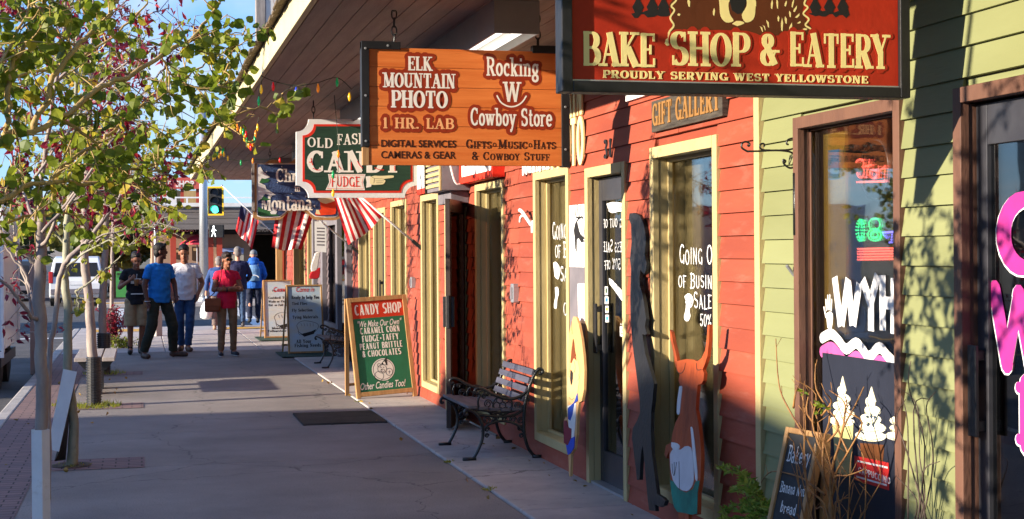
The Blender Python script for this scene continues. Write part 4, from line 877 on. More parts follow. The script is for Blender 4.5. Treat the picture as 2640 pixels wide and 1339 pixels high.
# ---- house number, wall letters, small fixings on the red wall
T = wplane(FX - .022, 1350, 350, .38252)
b = MB(); x, z, wd, h = T.box(543, 25, 598, 150)
letters(b, '31', T.F, x, z, wd, h, thick=.2, thin=.13, t1=.008, plain=True, gap=.25); tag(b.build('house_number', M['black']), 'black house number 31 over the dark glass door', 'number')
b = MB(); b2 = MB()
PT = wplane(FX - .03, 1400, 0, .3882)
x, z, wd, h = PT.box(150, 790, 278, 1100); letters(b, 'PHOTO', PT.F, x - .74 * wd, z, wd * 1.74, h, thick=.26, thin=.14, t1=.012, plain=True, gap=.12)
x, z, wd, h = PT.box(165, 540, 272, 785); letters(b2, 'MOUNTAIN', PT.F, x - 2.1 * wd, z + .01, wd * 3.1, h * .98, thick=.26, thin=.14, t1=.012, plain=True, gap=.12)
M['wletter'] = flat('cream_wall_letters', (238, 222, 160))
wl = thing('wall_lettering', 'tall raised cream letters on the red wall behind the orange hanging sign', 'lettering', (FX, 11.1, 2.3)); b.build('lower_word', M['wletter'], wl); b2.build('upper_word', M['wletter'], wl)
# gift gallery board and the white board above it
PT = wplane(FX - .05, 1400, 0, .3882)
gg = thing('gift_sign', 'weathered dark board with carved gold letters reading GIFT GALLERY', 'sign', (FX, 8.5, 2.45))
q = [PT.p(*k) for k in ((720, 688), (1190, 600), (1190, 790), (720, 882))]
MB().prism([(q[0][0], q[3][1]), (q[1][0], q[3][1]), (q[1][0], q[0][1] + .01), (q[0][0], q[0][1] + .01)], PT.F, -.035, 0).build('board', mat('weathered_dark_board', (.09, .075, .06, 1), (.03, .026, .024, 1), sc=5, rough=.7, bump=.5, bsc=30, st=(1, 1, 8)), gg)
b = MB(); wq = q[1][0] - q[0][0]; letters(b, 'GIFT GALLERY', PT.F, q[0][0] + .03, q[3][1] + .035, wq - .06, .135, thick=.24, thin=.1, t0=0, t1=.006); b.build('lettering', flat('old_gold_paint', (146, 106, 60)), gg)
wb = thing('wall_sign', 'white board with black lettering fixed above the carved gift sign', 'sign', (FX, 8.6, 2.75))
MB().box(FX - .045, FX - .018, 7.95, 9.33, 2.615, 2.97).build('board', M['white'], wb)
PT2 = Plane((FX - .045, 9.28, 2.68), (0, -1, 0), (0, 0, 1))
b = MB(); letters(b, 'GENERAL', PT2.F, .05, .06, 1.2, .18, thick=.22, thin=.1, t1=.003)
bpy.data.meshes
# (unread lettering: only its lower edge shows)
b.build('lettering', M['ink'], wb)
# red and white box sign above window
rs = thing('wall_sign', 'white wall sign with red border above the third window from the right', 'sign', (FX, 13.4, 2.5))
MB().box(FX - .13, FX - .02, 12.78, 14.2, 2.3, 2.36).box(FX - .13, FX - .02, 12.78, 12.83, 2.36, 2.75).box(FX - .13, FX - .02, 14.15, 14.2, 2.36, 2.75).box(FX - .13, FX - .02, 12.78, 14.2, 2.75, 2.8).build('border', M['signred'], rs)
MB().box(FX - .115, FX - .02, 12.832, 14.148, 2.362, 2.748).build('panel', M['white'], rs)
PT3 = Plane((FX - .115, 14.15, 2.4), (0, -1, 0), (0, 0, 1)); b = MB(); letters(b, 'CANDY', PT3.F, .1, .06, 1.1, .24, thick=.3, thin=.14, t1=.003); b.build('lettering', M['signred'], rs)
ws = thing('wall_sign', 'white wall sign with a red lower edge behind the green hanging sign', 'sign', (FX, 16.3, 2.4)); MB().box(FX - .05, FX - .02, 15.7, 16.9, 2.36, 2.7).build('panel', M['white'], ws); MB().box(FX - .053, FX - .02, 15.7, 16.9, 2.3, 2.358).build('border', M['signred'], ws)
b = MB(); PT4 = wplane(FX - .03, 1350, 350, .38252); x, z, wd, h = PT4.box(5, 190, 190, 245); letters(b, 'DOWNTOWN', PT4.F, x, z, wd, .15, thick=.3, thin=.2, t1=.02); tag(b.build('wall_lettering', M['white']), 'white raised letters half hidden under the orange hanging sign', 'lettering')
for lb, y, z, sc in (('grey electric outlet box on the red wall near the iron bench', 12.36, 1.3, 1.0), ('small grey doorbell box on the red wall above the candy board', 17.26, 1.3, .8)):
    t = thing('outlet_box', lb, 'outlet box', (FX, y, z), 0, 'small grey boxes on the red wall')
    MB().box(FX - .07, FX - .01, y - .045 * sc, y + .045 * sc, z - .08 * sc, z + .08 * sc).build('box', M['steel'], t, bev=.008); MB().box(FX - .078, FX - .071, y - .03 * sc, y + .03 * sc, z - .05 * sc, z + .05 * sc).build('cover', M['grey'], t, bev=.004)
hk = thing('hat_hook', 'white painted antler shaped hook on the window frame above the iron bench', 'hook', (FX, 11.85, 1.9))
a = Vector((FX - .03, 11.82, 1.86)); MB().tube(spline([a, a + Vector((-.03, .02, .05)), a + Vector((-.05, .1, .11)), a + Vector((-.06, .17, .13))], 4), [.016] * 12 + [.012], 8).tube(spline([a + Vector((-.04, .06, .09)), a + Vector((-.06, .12, .07)), a + Vector((-.06, .15, .03))], 4), .011, 8).box(FX - .032, FX - .024, 11.79, 11.85, 1.8, 1.9).build('hook', M['white'], hk, True)
# open door with glass, its closer box above
od = thing('open_door', 'dark framed glass door standing open against the wall, pink letters on its glass', 'door', (2.78, 13.75, 0))
F0, H0 = Vector((2.76, 13.62, 0)), Vector((FX - .03, 14.42, 0)); dv = (H0 - F0); DL = dv.length; DM = Matrix.Translation(F0) @ Matrix(((dv.x / DL, -dv.y / DL, 0, 0), (dv.y / DL, dv.x / DL, 0, 0), (0, 0, 1, 0), (0, 0, 0, 1)))
b = MB(); b.box(0, .08, 0, .045, .03, 2.14, DM).box(DL - .08, DL, 0, .045, .03, 2.14, DM).box(.08, DL - .08, .002, .043, 2.02, 2.14, DM).box(.08, DL - .08, .002, .043, .03, .28, DM); b.build('stiles', mat('dark_brown_metal', (.05, .033, .028, 1), (.035, .024, .022, 1), rough=.4), od, bev=.003)
MB().box(.078, DL - .078, .018, .024, .275, 2.025, DM).build('pane', M['glsb'], od)
MB().box(-.012, .0, .01, .035, .95, 1.25, DM).box(.02, .06, .045, .075, .96, 1.24, DM).box(.02, .06, -.03, 0, .96, 1.24, DM).build('handle', M['black'], od, bev=.003)
P5 = Plane(DM @ Vector((.1, .046, 0)), dv, (0, 0, 1)); b = MB()
for i, ch in enumerate('WALKIN'): letters(b, ch, P5.F, .28, 1.75 - i * .24, .16, .19, hand=True, thick=.2, thin=.16, t0=-.02, t1=-.018, seed=i)
b.build('pink_lettering', M['pinkpaint'], od)
ac = thing('air_conditioner', 'grey boxed air conditioner with a slatted side above the open door', 'air conditioner', (2.95, 14.9, 2.3))
b = MB(); b.box(2.80, FX - .02, 14.2, 15.0, 2.24, 2.9); b.box(2.9, FX - .02, 14.26, 14.9, 2.12, 2.238); b.build('housing', M['grey'], ac, bev=.006)
b = MB(); 
for k in range(11): b.box(2.782, 2.798, 14.24, 14.97, 2.28 + k * .055, 2.31 + k * .055)
b.box(2.78, 2.797, 14.2, 14.235, 2.24, 2.9).box(2.78, 2.797, 14.972, 15.0, 2.24, 2.9); b.build('grille', M['cream'], ac)
MB().tube(spline([(2.85, 14.18, 2.9), (2.87, 14.17, 2.55), (2.92, 14.17, 2.33), (2.98, 14.17, 2.3), (3.04, 14.17, 2.36), (3.06, 14.17, 2.6), (3.06, 14.18, 2.9)], 5), .009, 8).build('cable', M['white'], ac, True)
# ================================================================== green shop's window and door dressing
GXG = FX + .052 - .0075
T = wplane(GXG, 1850, 700, .4889)
wy = thing('window_lettering', 'big white brushed letters WYH across the bakery window', 'lettering', (GXG, 6.3, 1.6))
b = MB()
for P in ([(618, 30), (650, 290)], [(655, 285), (690, 40)], [(690, 60), (712, 285)], [(716, 285), (748, 65)], [(765, 45), (808, 170)], [(845, 20), (808, 170)], [(810, 160), (810, 315)], [(870, 20), (872, 312)], [(930, 35), (930, 330)], [(872, 165), (930, 170)], [(985, 40), (960, 350)], [(985, 40), (1010, 350)]):
    T.line(b, P, .056, .001 + .0001 * len(b.f) / 30, caps=False)
b.build('brush_strokes', M['paint'], wy)
hp = MB(); T.poly(hp, smooth2([(573, 225), (590, 212), (608, 225), (606, 280), (597, 308), (580, 295)], 2), .001)
for P in ([(572, 150), (575, 205)], [(582, 128), (584, 200)], [(593, 126), (592, 200)], [(603, 150), (600, 205)], [(562, 190), (572, 240)]): T.line(hp, P, .010, .0013, caps=True)
tag(hp.build('hand_print', M['paint']), 'white painted hand print left of the brushed letters on the bakery window', 'hand print')
zg = thing('painted_wave', 'white over pink painted wave across the bakery window', 'painting', (GXG, 6.3, 1.2))
wv = [(552, 352), (600, 330), (640, 365), (680, 410), (730, 378), (765, 410), (800, 450), (855, 402), (900, 450), (955, 490), (1010, 450)]
b = MB(); T.line(b, [(x, y + 72) for x, y in wv], .055, .001, n=4, caps=True); b.build('pink_wave', mat('pink_wave_paint', (.5, .1, .3, 1), (.42, .08, .27, 1), sc=9, rough=.5), zg)
b = MB(); T.line(b, wv, .05, .0016, n=4, caps=True); b.build('white_wave', M['paint'], zg)
ex = MB(); x, z, wd, h = T.box(575, 455, 880, 545); 
def sl(x, y, t): return T.F(x, y, t)
sans(ex, 'Experience the p        that', sl, x, z + .02, wd, .055, shear=.35, bold=.01, t1=.0008); tag(ex.build('window_lettering', M['paint']), 'small white script line under the pink wave on the bakery window', 'lettering')
GXP = GXG - .006
po = thing('dessert_poster', 'dark poster of swirled cream desserts in the bakery window', 'poster', (GXG + .02, 6.3, .8))
P6 = wplane(GXP, 1850, 700, .4889)
MB().box(GXP + .0005, GXP + .0035, 5.87, 6.62, .19, 1.16).build('sheet', flat('poster_night_blue', (34, 38, 52)), po)
cr_ = MB(); gl_ = MB(); cf = MB(); ln = MB()
def swirl(cx, top, base, wd, tilt=0):
    n = 5; h = base - top
    for i in range(n):
        t = (i + .5) / n; y = top + h * t; w_ = wd * (.16 + .86 * t ** .8); hh = h / n * 1.05
        P = [(cx + w_ * math.cos(a) * .5 + (6 if i % 2 else -6), y + hh * .62 * math.sin(a) + 5 * math.cos(a)) for a in [2 * math.pi * k / 18 for k in range(18)]]
        P6.poly(cr_, P, .001 + .0004 * (n - i))
        P6.line(ln, [(cx - w_ * .42, y + hh * .1), (cx - w_ * .1, y + hh * .5), (cx + w_ * .3, y + hh * .28)], .004, .0034, n=3)
    P6.poly(cr_, [(cx, top - 60), (cx + wd * .14, top + 20), (cx - wd * .14, top + 20)], .0032)
swirl(662, 612, 810, 140); swirl(814, 668, 890, 172); swirl(972, 690, 890, 172)
P6.poly(gl_, [(606, 800), (716, 805), (706, 1085), (626, 1060)], .001); P6.poly(cf, [(752, 905), (880, 915), (872, 1010), (762, 1000)], .0011)
cr_.build('cream_swirls', flat('printed_cream', (240, 234, 205), .93), po); gl_.build('milkshake', flat('printed_milkshake', (200, 190, 130), .8), po); cf.build('coffee', flat('printed_coffee', (112, 66, 32), .6), po); ln.build('swirl_lines', flat('printed_shadow', (190, 182, 140)), po)
b = MB(); P6.poly(b, [(724, 972), (905, 1010), (905, 1155), (722, 1098)], .002); b.build('red_label', M['cardred'], po)
b = MB(); x, z, wd, h = P6.box(745, 1042, 915, 1088); letters(b, 'CAPPUCCINO', P6.F, x, z, wd, h * .7, hand=True, thick=.16, thin=.14, t0=.002, t1=.003, slope=-.035)
P6.line(b, [(740, 1000), (900, 1035)], .008, .003, .002); P6.line(b, [(735, 1082), (895, 1128)], .008, .003, .002); b.build('white_lettering', M['paint'], po)
# led sign and round ornament behind the glass
ld = thing('led_sign', 'unlit black panel with glowing red and green dotted lights in the bakery window', 'sign', (3.25, 6.2, 1.75))
TL = wplane(3.25, 1850, 250, .38252)
MB().box(3.265, 3.275, 5.78, 6.4, 1.33, 1.68).build('panel', M['black'], ld)
def dots(mb, P, step, r):
    Q = [TL.p(*q) for q in P]; acc = 0
    for a, c in zip(Q, Q[1:]):
        d = math.hypot(c[0] - a[0], c[1] - a[1]); n = max(1, int(d / step))
        for i in range(n): t = i / n; mb.ell(TL.F(a[0] + (c[0] - a[0]) * t, a[1] + (c[1] - a[1]) * t, .008), r * 1.15, 6, 4)
def earc(cx, cy, rx, ry, a0, a1, n=18): return [(cx + rx * math.cos(rad(a0 + (a1 - a0) * i / n)), cy + ry * math.sin(rad(a0 + (a1 - a0) * i / n))) for i in range(n + 1)]
R_ = MB(); Gn = MB(); Bl = MB()
for P in (earc(970, 450, 26, 28, 200, 420), earc(975, 505, 24, 40, -60, 180), [(1035, 425), (1010, 560)], [(1005, 470), (1055, 455)], earc(1060, 520, 24, 30, 0, 360), [(1095, 470), (1100, 560)], [(1100, 500), (1140, 465), (1135, 580)], [(950, 575), (1140, 570)]): dots(R_, P, .012, .0045)
for y in range(1025, 1105, 18): dots(R_, [(955, y), (1200, y - 4)], .0135, .0042)
for P in (earc(972, 900, 28, 72, 0, 360), earc(972, 900, 14, 56, 0, 360), earc(1068, 860, 38, 40, 0, 360), earc(1068, 930, 44, 40, 0, 360), earc(1068, 930, 24, 22, 0, 360)): dots(Gn, P, .012, .0045)
for P in ([(1125, 915), (1190, 910), (1180, 980), (1160, 985)], [(1130, 930), (1150, 950), (1145, 960)]): dots(Bl, P, .012, .0045)
R_.build('red_lights', M['led_r'], ld); Gn.build('green_lights', M['led_g'], ld); Bl.build('blue_lights', M['led_b'], ld)
on = thing('glass_ornament', 'round clear ornament hung on a cord in the bakery window', 'ornament', (3.36, 6.15, 1.9)); TO = wplane(3.35, 1850, 250, .38252)
c = TO.p(1055, 490); ring = [TO.F(c[0] + .14 * math.cos(a), c[1] + .14 * math.sin(a), 0) for a in [2 * math.pi * k / 40 for k in range(40)]]
MB().tube(ring, .004, 6, closed=True).build('rim', M['steel'], on, True); MB().tube([TO.F(c[0] - .06, c[1] + .125, 0), TO.F(c[0], c[1] + .19, 0), TO.F(c[0] + .06, c[1] + .125, 0)], .002, 5).tube([TO.F(c[0], c[1] + .19, 0), TO.F(c[0], c[1] + .25, 0)], .003, 5).build('cord', M['wood'], on)
# pink letters on the glass door
TG = wplane(FX + .03 + .016, 0, 0, 1)
b = MB(); w_ = MB()
for ch, q in (('G', (2572, 505, 2720, 700)), ('W', (2548, 752, 2715, 945)), ('E', (2622, 1000, 2735, 1150))):
    x, z, wd, h = TG.box(*q); letters(b, ch, TG.F, x, z, wd, h, hand=True, thick=.23, thin=.2, t0=.001, t1=.002); letters(w_, ch, TG.F, x - .004, z - .004, wd, h, hand=True, thick=.23, thin=.2, t1=.001, grow=.003)
gl2 = thing('window_lettering', 'big pink letters with white edges on the dark door of the green shop', 'lettering', (FX + .09, 5, 1.3)); w_.build('white_edge', M['paint'], gl2); b.build('pink_letters', M['pinkpaint'], gl2)
# scroll bracket and clamp on the brown frame
hb = thing('scroll_bracket', 'black wrought iron scroll bracket on the brown window frame', 'bracket', (FX - .03, 6.82, 1.95)); TS = Plane((2.92, 6.79, 0), (1, 0, 0), (0, 0, 1), 1850, 250, .38252)
b = MB()
def tb(P, r, n=5): b.tube([TS.F(*TS.p(q.x, q.y), 0) for q in spline([(x, y, 0) for x, y in P], n)], r, 7)
tb([(200, 368), (290, 366), (355, 362), (420, 362), (490, 372), (525, 400), (540, 430), (530, 465), (490, 480), (450, 455), (442, 425), (458, 432), (452, 446)], .005); tb([(200, 368), (165, 345), (165, 315), (190, 303), (215, 315), (212, 332), (200, 325)], .005); tb([(355, 360), (310, 358), (287, 345), (288, 322), (305, 315), (318, 325), (310, 335)], .0045); tb([(420, 360), (490, 355), (530, 335), (538, 300), (510, 280), (475, 290), (465, 315), (478, 322)], .0045)
p0 = TS.F(*TS.p(538, 250), 0); 
b.box(FX - .038, FX - .027, 6.755, 6.772, 1.72, 2.02); b.build('ironwork', M['iron'], hb, True)
cl = thing('bottle_clamp', 'silver toggle clamp fixed to the brown window frame', 'clamp', (FX - .03, 6.81, 1.35)); TC = Plane((3.03, 6.82, 0), (1, 0, 0), (0, 0, 1), 1850, 250, .38252)
MB().bar(TC.F(*TC.p(465, 1135), 0), TC.F(*TC.p(540, 1235), 0), .022, .012).bar(TC.F(*TC.p(525, 1225), 0), TC.F(*TC.p(572, 1265), 0), .03, .03).build('lever', M['steel'], cl, bev=.003)
MB().bar(TC.F(*TC.p(545, 1145), .0), TC.F(*TC.p(556, 1210), .0), .02, .01).build('plate', M['iron'], cl)
# ================================================================== iron benches
def make_bench(Y0, Y1, label):
    t = thing('iron_bench', label, 'bench', (2.78, (Y0 + Y1) / 2, .012), 0, 'cast iron benches along the shop fronts')
    fx = lambda s: 2.52 + s
    def side(y):
        b = MB(); f = lambda P, r, n=5, k=7: b.tube([(fx(q.x), y + q.z, .012 + q.y) for q in spline([(a[0], a[1], a[2] if len(a) > 2 else 0) for a in P], n)], r, k)
        f([(.0, .0), (.045, .07), (.085, .17), (.085, .27), (.04, .36), (-.03, .40), (-.055, .385), (-.05, .36), (-.03, .365)], .013)
        f([(.52, .0), (.46, .07), (.425, .18), (.42, .3), (.43, .42), (.455, .52), (.49, .62), (.53, .69), (.56, .705), (.578, .685), (.565, .665), (.548, .675)], .014)
        f([(.04, .36), (.14, .345), (.26, .335), (.36, .35), (.43, .40)], .011); f([(-.03, .405), (.06, .395), (.2, .37), (.33, .375), (.43, .42)], .01)
        f([(.46, .54), (.38, .485), (.28, .475), (.17, .515), (.1, .555), (.05, .565), (.025, .545), (.04, .52), (.06, .53)], .013)
        f([(.08, .22), (.14, .28), (.25, .3), (.36, .27), (.425, .2)], .011); f([(.06, .40), (.05, .46), (.07, .52)], .009)
        cx, cz = .25, .425
        for k in range(7):
            r = .026; ox, oz = (0, 0) if k == 0 else (.047 * math.cos(k * 1.047), .047 * math.sin(k * 1.047))
            b.tube([(fx(cx + ox + r * math.cos(a)), y, .012 + cz + oz + r * math.sin(a)) for a in [2 * math.pi * i / 12 for i in range(12)]], .0045, 6, closed=True)
        b.tube([(fx(cx + .08 * math.cos(a)), y, .012 + cz + .075 * math.sin(a)) for a in [2 * math.pi * i / 20 for i in range(20)]], .007, 6, closed=True)
        for cx, cz, r in ((.12, .31, .032), (.19, .315, .028), (.26, .318, .02), (.33, .31, .03), (.395, .3, .03), (.37, .42, .03), (.41, .48, .022), (.13, .44, .035), (.1, .5, .022), (.455, .46, .018), (.39, .24, .025), (.12, .24, .022), (.12, .19, .018), (.40, .18, .02)):
            P = [(cx + r * (1 - i / 26) * math.cos(i * .55), cz + r * (1 - i / 26) * math.sin(i * .55)) for i in range(20)]; b.tube([(fx(a), y, .012 + c) for a, c in P], .0055, 6)
        b.box(fx(-.075), fx(.03), y - .018, y + .018, .0125, .035).box(fx(.49), fx(.59), y - .018, y + .018, .0125, .035)
        return b
    ya, yb = Y0, Y1
    for y in (ya, yb): side(y).build('end_frame', M['iron'], t, True)
    for i, (s, z) in enumerate(((-.035, .412), (.055, .402), (.145, .39), (.235, .384), (.325, .386))): MB().box(fx(s), fx(s) + .075, ya - .02, yb + .02, z + .005, z + .03).build('seat_slat', M['benchseat'], t, bev=.006)
    for i, (s, z) in enumerate(((.43, .455), (.452, .525), (.478, .595), (.508, .66))):
        MB().bar((fx(s) - .012, ya - .01, z + .03), (fx(s) - .012, yb + .01, z + .03), .05, .022, (1, 0, -.32)).build('back_slat', M['benchback'], t, bev=.005)
    MB().bar((fx(.465), (ya + yb) / 2 - .03, .565), (fx(.465), (ya + yb) / 2 + .03, .565), .05, .012, (1, 0, -.32)).build('red_badge', M['signred'], t)
    MB().tube([(fx(.2), ya, .2), (fx(.2), yb, .2)], .01, 6).build('tie_rod', M['iron'], t)
    return t
M['benchback'] = mat('blue_grey_slats', (.085, .085, .12, 1), (.05, .05, .075, 1), sc=5, rough=.6, bump=.3, st=(4, .5, 4)); M['benchseat'] = mat('worn_grey_slats', (.17, .155, .165, 1), (.1, .092, .1, 1), sc=5, rough=.65, bump=.4, st=(4, .5, 4))
bn = make_bench(11.62, 12.6, 'near black cast iron bench with blue grey slats, against the red wall')
c2 = copy_tree(bn); c2.location.y += 9.85; c2.location.x += .04; c2['label'] = 'far black cast iron bench in the shade behind the candy board'
# floor grate
gm = thing('floor_grate', 'dark slatted drain grate mat lying on the sidewalk', 'grate', (1.95, 15, 0))
b = MB()
for k in range(15): b.box(1.5, 2.31, 14.52 + k * .07, 14.55 + k * .07, .002, .02)
for k in range(4): b.box(1.5 + k * .26, 1.53 + k * .26, 14.5, 15.55, .0015, .012)
b.build('slats', mat('grate_steel', (.07, .065, .06, 1), (.04, .038, .036, 1), rough=.6), gm)
for lb, x0, x1, y0, y1 in (('green floor mat under the nearer Come in board', 2.15, 3.0, 23.9, 25.2), ('green floor mat under the farther Come in board', 2.15, 3.0, 28.6, 29.9)):
    tag(MB().box(x0, x1, y0, y1, .013, .024).build('floor_mat', M['gmat'] if 'gmat' in M else M.setdefault('gmat', mat('green_mat', (.05, .09, .07, 1), (.035, .06, .05, 1), sc=30, rough=1, bump=.6, bsc=200)), bev=.004), lb, 'mat', 'green floor mats')
# ================================================================== A-boards
def aboard(name, label, L, R, top, lean, back, fw=.045, group=None, zf=.012, roll=0.0):
    L, R = Vector((L[0], L[1], zf)), Vector((R[0], R[1], zf + roll)); r = (R - L).normalized(); nb = Vector((0, 0, 1)).cross(r)      # nb points away from the viewer
    up = (Vector((0, 0, 1)) * top + nb * lean).normalized(); up = (up - r * up.dot(r)).normalized(); Hh = math.hypot(top, lean); W_ = (R - L).length; n = r.cross(up)
    t = thing(name, label, 'sandwich board', tuple((L + R) / 2), 0, group)
    F = frame(L, r, up); Pm = lambda x, y, q: F(x, y, q)
    b = MB()
    for P in ([(0, 0), (fw, 0), (fw, Hh), (0, Hh)], [(W_ - fw, -roll * 1.02), (W_, -roll * 1.02), (W_, Hh), (W_ - fw, Hh)]): b.prism(P, F, -.03, .012)
    b.prism([(fw, Hh - fw), (W_ - fw, Hh - fw), (W_ - fw, Hh), (fw, Hh)], F, -.029, .0115); b.prism([(fw, .015), (W_ - fw, .015), (W_ - fw, .015 + fw), (fw, .015 + fw)], F, -.029, .0115)
    b.build('front_frame', M['wood'], t, bev=.004)
    T0 = F(0, Hh, -.034); b = MB(); e = r * W_
    B0_ = L + nb * back
    for o in (r * 0.012, e - r * .012): b.bar(T0 + o, B0_ + o + Vector((0, 0, .0)), fw * .9, .03, n)
    b.bar(B0_ + Vector((0, 0, .12)) + (T0 - B0_) * .0, B0_ + e + Vector((0, 0, .12)), .03, .03)
    b.build('back_frame', M['wood'], t)
    return t, Plane(L, r, up, 650, 650, .30599), W_, Hh, fw
cb_, T, W_, H_, fw = aboard('sandwich_board', 'green and red candy shop sandwich board in a wooden frame', (2.345, 16.88), (3.045, 16.98), 1.12, .2, .44, .05, roll=.038)
T.F(0, 0, 0); hb_ = T.p(1065, 550)[1]
b = MB(); b.prism([(fw, .015 + fw), (W_ - fw, .015 + fw), (W_ - fw, hb_), (fw, hb_)], T.F, -.012, 0); b.build('green_panel', flat('candy_board_green', (40, 112, 78)), cb_)
b = MB(); b.prism([(fw, hb_ + .0005), (W_ - fw, hb_ + .0005), (W_ - fw, H_ - fw), (fw, H_ - fw)], T.F, -.012, 0.0005); b.build('red_panel', flat('candy_board_red', (206, 58, 30)), cb_)
b = MB()
for txt, q, th, tn in (('CANDY SHOP', (868, 425, 1262, 528), .3, .1), ('CARAMEL CORN', (912, 624, 1248, 685), .3, .12), ('FUDGE-TAFFY', (928, 690, 1240, 752), .3, .12), ('PEANUT BRITTLE', (908, 755, 1270, 815), .3, .12), ('& CHOCOLATES', (930, 817, 1258, 878), .3, .12)):
    x, z, wd, h = T.box(*q); letters(b, txt, T.F, x, z + .06 * h, wd, h * .86, thick=th * .9, thin=tn, gap=.14, t1=.001, plain=True)
x, z, wd, h = T.box(890, 568, 1265, 622); sans(b, '"We Make Our Own"', T.F, x, z, wd, h, shear=.4, bold=.012, t1=.001)
x, z, wd, h = T.box(912, 1088, 1300, 1146); sans(b, 'Other Candies Too!', T.F, x, z, wd, h, shear=.4, bold=.012, t1=.001)
T.poly(b, [(1105 + 96 * math.cos(a), 990 + 94 * math.sin(a)) for a in [2 * math.pi * k / 32 for k in range(32)]], .0014)
b.build('white_lettering', M['elkwhite'], cb_)
b = MB(); 
def ring(cx, cy, rx, ry, w, t): T.line(b, earc(cx, cy, rx, ry, 0, 360, 22), w, t)
ring(1105, 990, 86, 84, .005, .002); ring(1095, 985, 38, 36, .005, .0022); ring(1070, 955, 15, 15, .004, .0022); ring(1155, 1010, 28, 30, .005, .0024); ring(1100, 998, 16, 12, .004, .0024); ring(1070, 1045, 38, 40, .005, .0021)
T.poly(b, [(1085, 945), (1132, 885), (1140, 955)], .0023); T.line(b, [(1145, 1010), (1167, 1010)], .004, .0025); T.line(b, [(1156, 998), (1156, 1024)], .004, .0025); T.poly(b, earc(1092, 992, 5, 5, 0, 330, 8), .0026); T.poly(b, earc(1085, 975, 4, 4, 0, 330, 8), .0026); T.poly(b, earc(1108, 972, 4, 4, 0, 330, 8), .0026)
b.build('emblem_lines', M['ink'], cb_)
b = MB(); T.poly(b, [(1101, 930), (1116, 922), (1128, 948), (1108, 948)], .003); b.build('hat_stripe', M['elkwhite'], cb_)
def comein(label, L, R, ox, rows, group):
    t, T, W_, H_, fw = aboard('sandwich_board', label, L, R, 1.12, .17, .6, .028, group)
    MB().prism([(fw, .015 + fw), (W_ - fw, .015 + fw), (W_ - fw, H_ - fw), (fw, H_ - fw)], T.F, -.012, 0).build('panel', mat('shade_blue_panel', (.46, .63, .8, 1), (.6, .6, .54, 1), sc=2.2, rough=.5, bump=0, st=(1, 1, 1.6)), t)  # blue of sky-lit shade put into the panel colour
    b = MB(); x, z, wd, h = T.box(ox + 370, 295, ox + 522, 335); sans(b, 'Come in', T.F, x, z, wd, h, shear=.2, bold=.012); b.build('red_lettering', M['cardred'], t)
    b = MB()
    for txt, x0, y0, x1, y1 in rows: x, z, wd, h = T.box(ox + x0, y0, ox + x1, y1); letters(b, txt, T.F, x, z, wd, h, thick=.24, thin=.12, t1=.001)
    P = smooth2([(375, 620), (395, 595), (440, 580), (510, 590), (555, 610), (550, 650), (500, 690), (440, 685), (400, 700), (390, 660)], 3); dy = 0 if ox == 0 else -70
    Q = [(ox + a, c + dy) for a, c in P]; T.line(b, Q + [Q[0]], .006, .0016)
    for k in range(5): T.line(b, [(ox + 410 + 26 * k, 600 + dy), (ox + 420 + 24 * k, 625 + dy)], .004, .0018)
    T.poly(b, [(ox + 380, 665 + dy), (ox + 420, 690 + dy), (ox + 500, 668 + dy), (ox + 540, 650 + dy), (ox + 520, 690 + dy), (ox + 440, 715 + dy)], .002)
    b.build('black_lettering', M['ink'], t); return t
comein('shaded Come in sandwich board listing tied flies and fly selection, nearer of two', (2.31, 24.6), (2.90, 24.65), 0, [('Ready to help You', 332, 368, 565, 396), ('Tied Flies', 336, 422, 464, 446), ('Fly Selection', 336, 478, 510, 502), ('Tying Materials', 340, 535, 556, 560), ('All Your', 372, 738, 500, 768), ('Fishing Needs', 358, 772, 580, 800)], 'Come in boards')
comein('sunlit Come in sandwich board offering guided trips, farther of two', (2.30, 29.3), (2.86, 29.34), -190, [('Fly Fishing', 360, 318, 480, 334), ('Guided Trips', 326, 376, 520, 394), ('Wade or Float', 328, 408, 490, 426), ('Half or Full Day', 328, 438, 500, 456), ('Montana', 356, 632, 480, 650), ('Yellowstone', 322, 656, 478, 674)], 'Come in boards')
# ================================================================== flat painted cut-outs leaning on the wall
class Lean(Plane): pass
def cutout(x_bot, x_top, k=(1350, 800, .41233)):
    up = Vector((x_top - x_bot, 0, 1.6)); return Plane((x_bot, 0, 0), (0, -1, 0), up, *k)
T = cutout(2.93, 3.05)
SIL = [(672, -604), (700, -608), (733, -596), (752, -565), (761, -534), (772, -480), (775, -423), (768, -349), (779, -293), (776, -250), (765, -222), (752, -236), (742, -252), (733, -200), (738, -150), (751, -108), (764, -40), (770, 13), (776, 55), (768, 105), (782, 150), (768, 158), (752, 150), (770, 270), (800, 370), (826, 460), (818, 560), (808, 640), (806, 760), (812, 900), (830, 1030), (845, 1150), (880, 1172), (898, 1192), (888, 1222), (862, 1232), (832, 1215), (836, 1258), (795, 1252), (786, 1180), (768, 980), (756, 850), (748, 880), (740, 960), (736, 1060), (719, 1062), (712, 990), (698, 880), (688, 800), (692, 740), (720, 690), (738, 640), (736, 560), (718, 420), (702, 300), (688, 180), (680, 60), (677, -70), (682, -256), (675, -321), (685, -423), (682, -534), (668, -570)]
tag(MB().prism([T.p(*q) for q in SIL], T.F, -.012, .012).build('silhouette_cutout', M['black'], bev=.002), 'black wooden silhouette of a leaning cowboy against the red wall', 'cut-out')
T = cutout(2.86, 3.0)
ob = thing('bull_cutout', 'painted wooden bull cut-out in white trousers and teal shorts, leaning by the window', 'cut-out', tuple(T.F(*T.p(1010, 1300), 0)))
def part(P, name, m, t1, t0=0.0, n=0, par=None):
    MB().prism([T.p(*q) for q in (smooth2(P, n) if n else P)], T.F, t0, t1).build(name, m, par, bev=0)
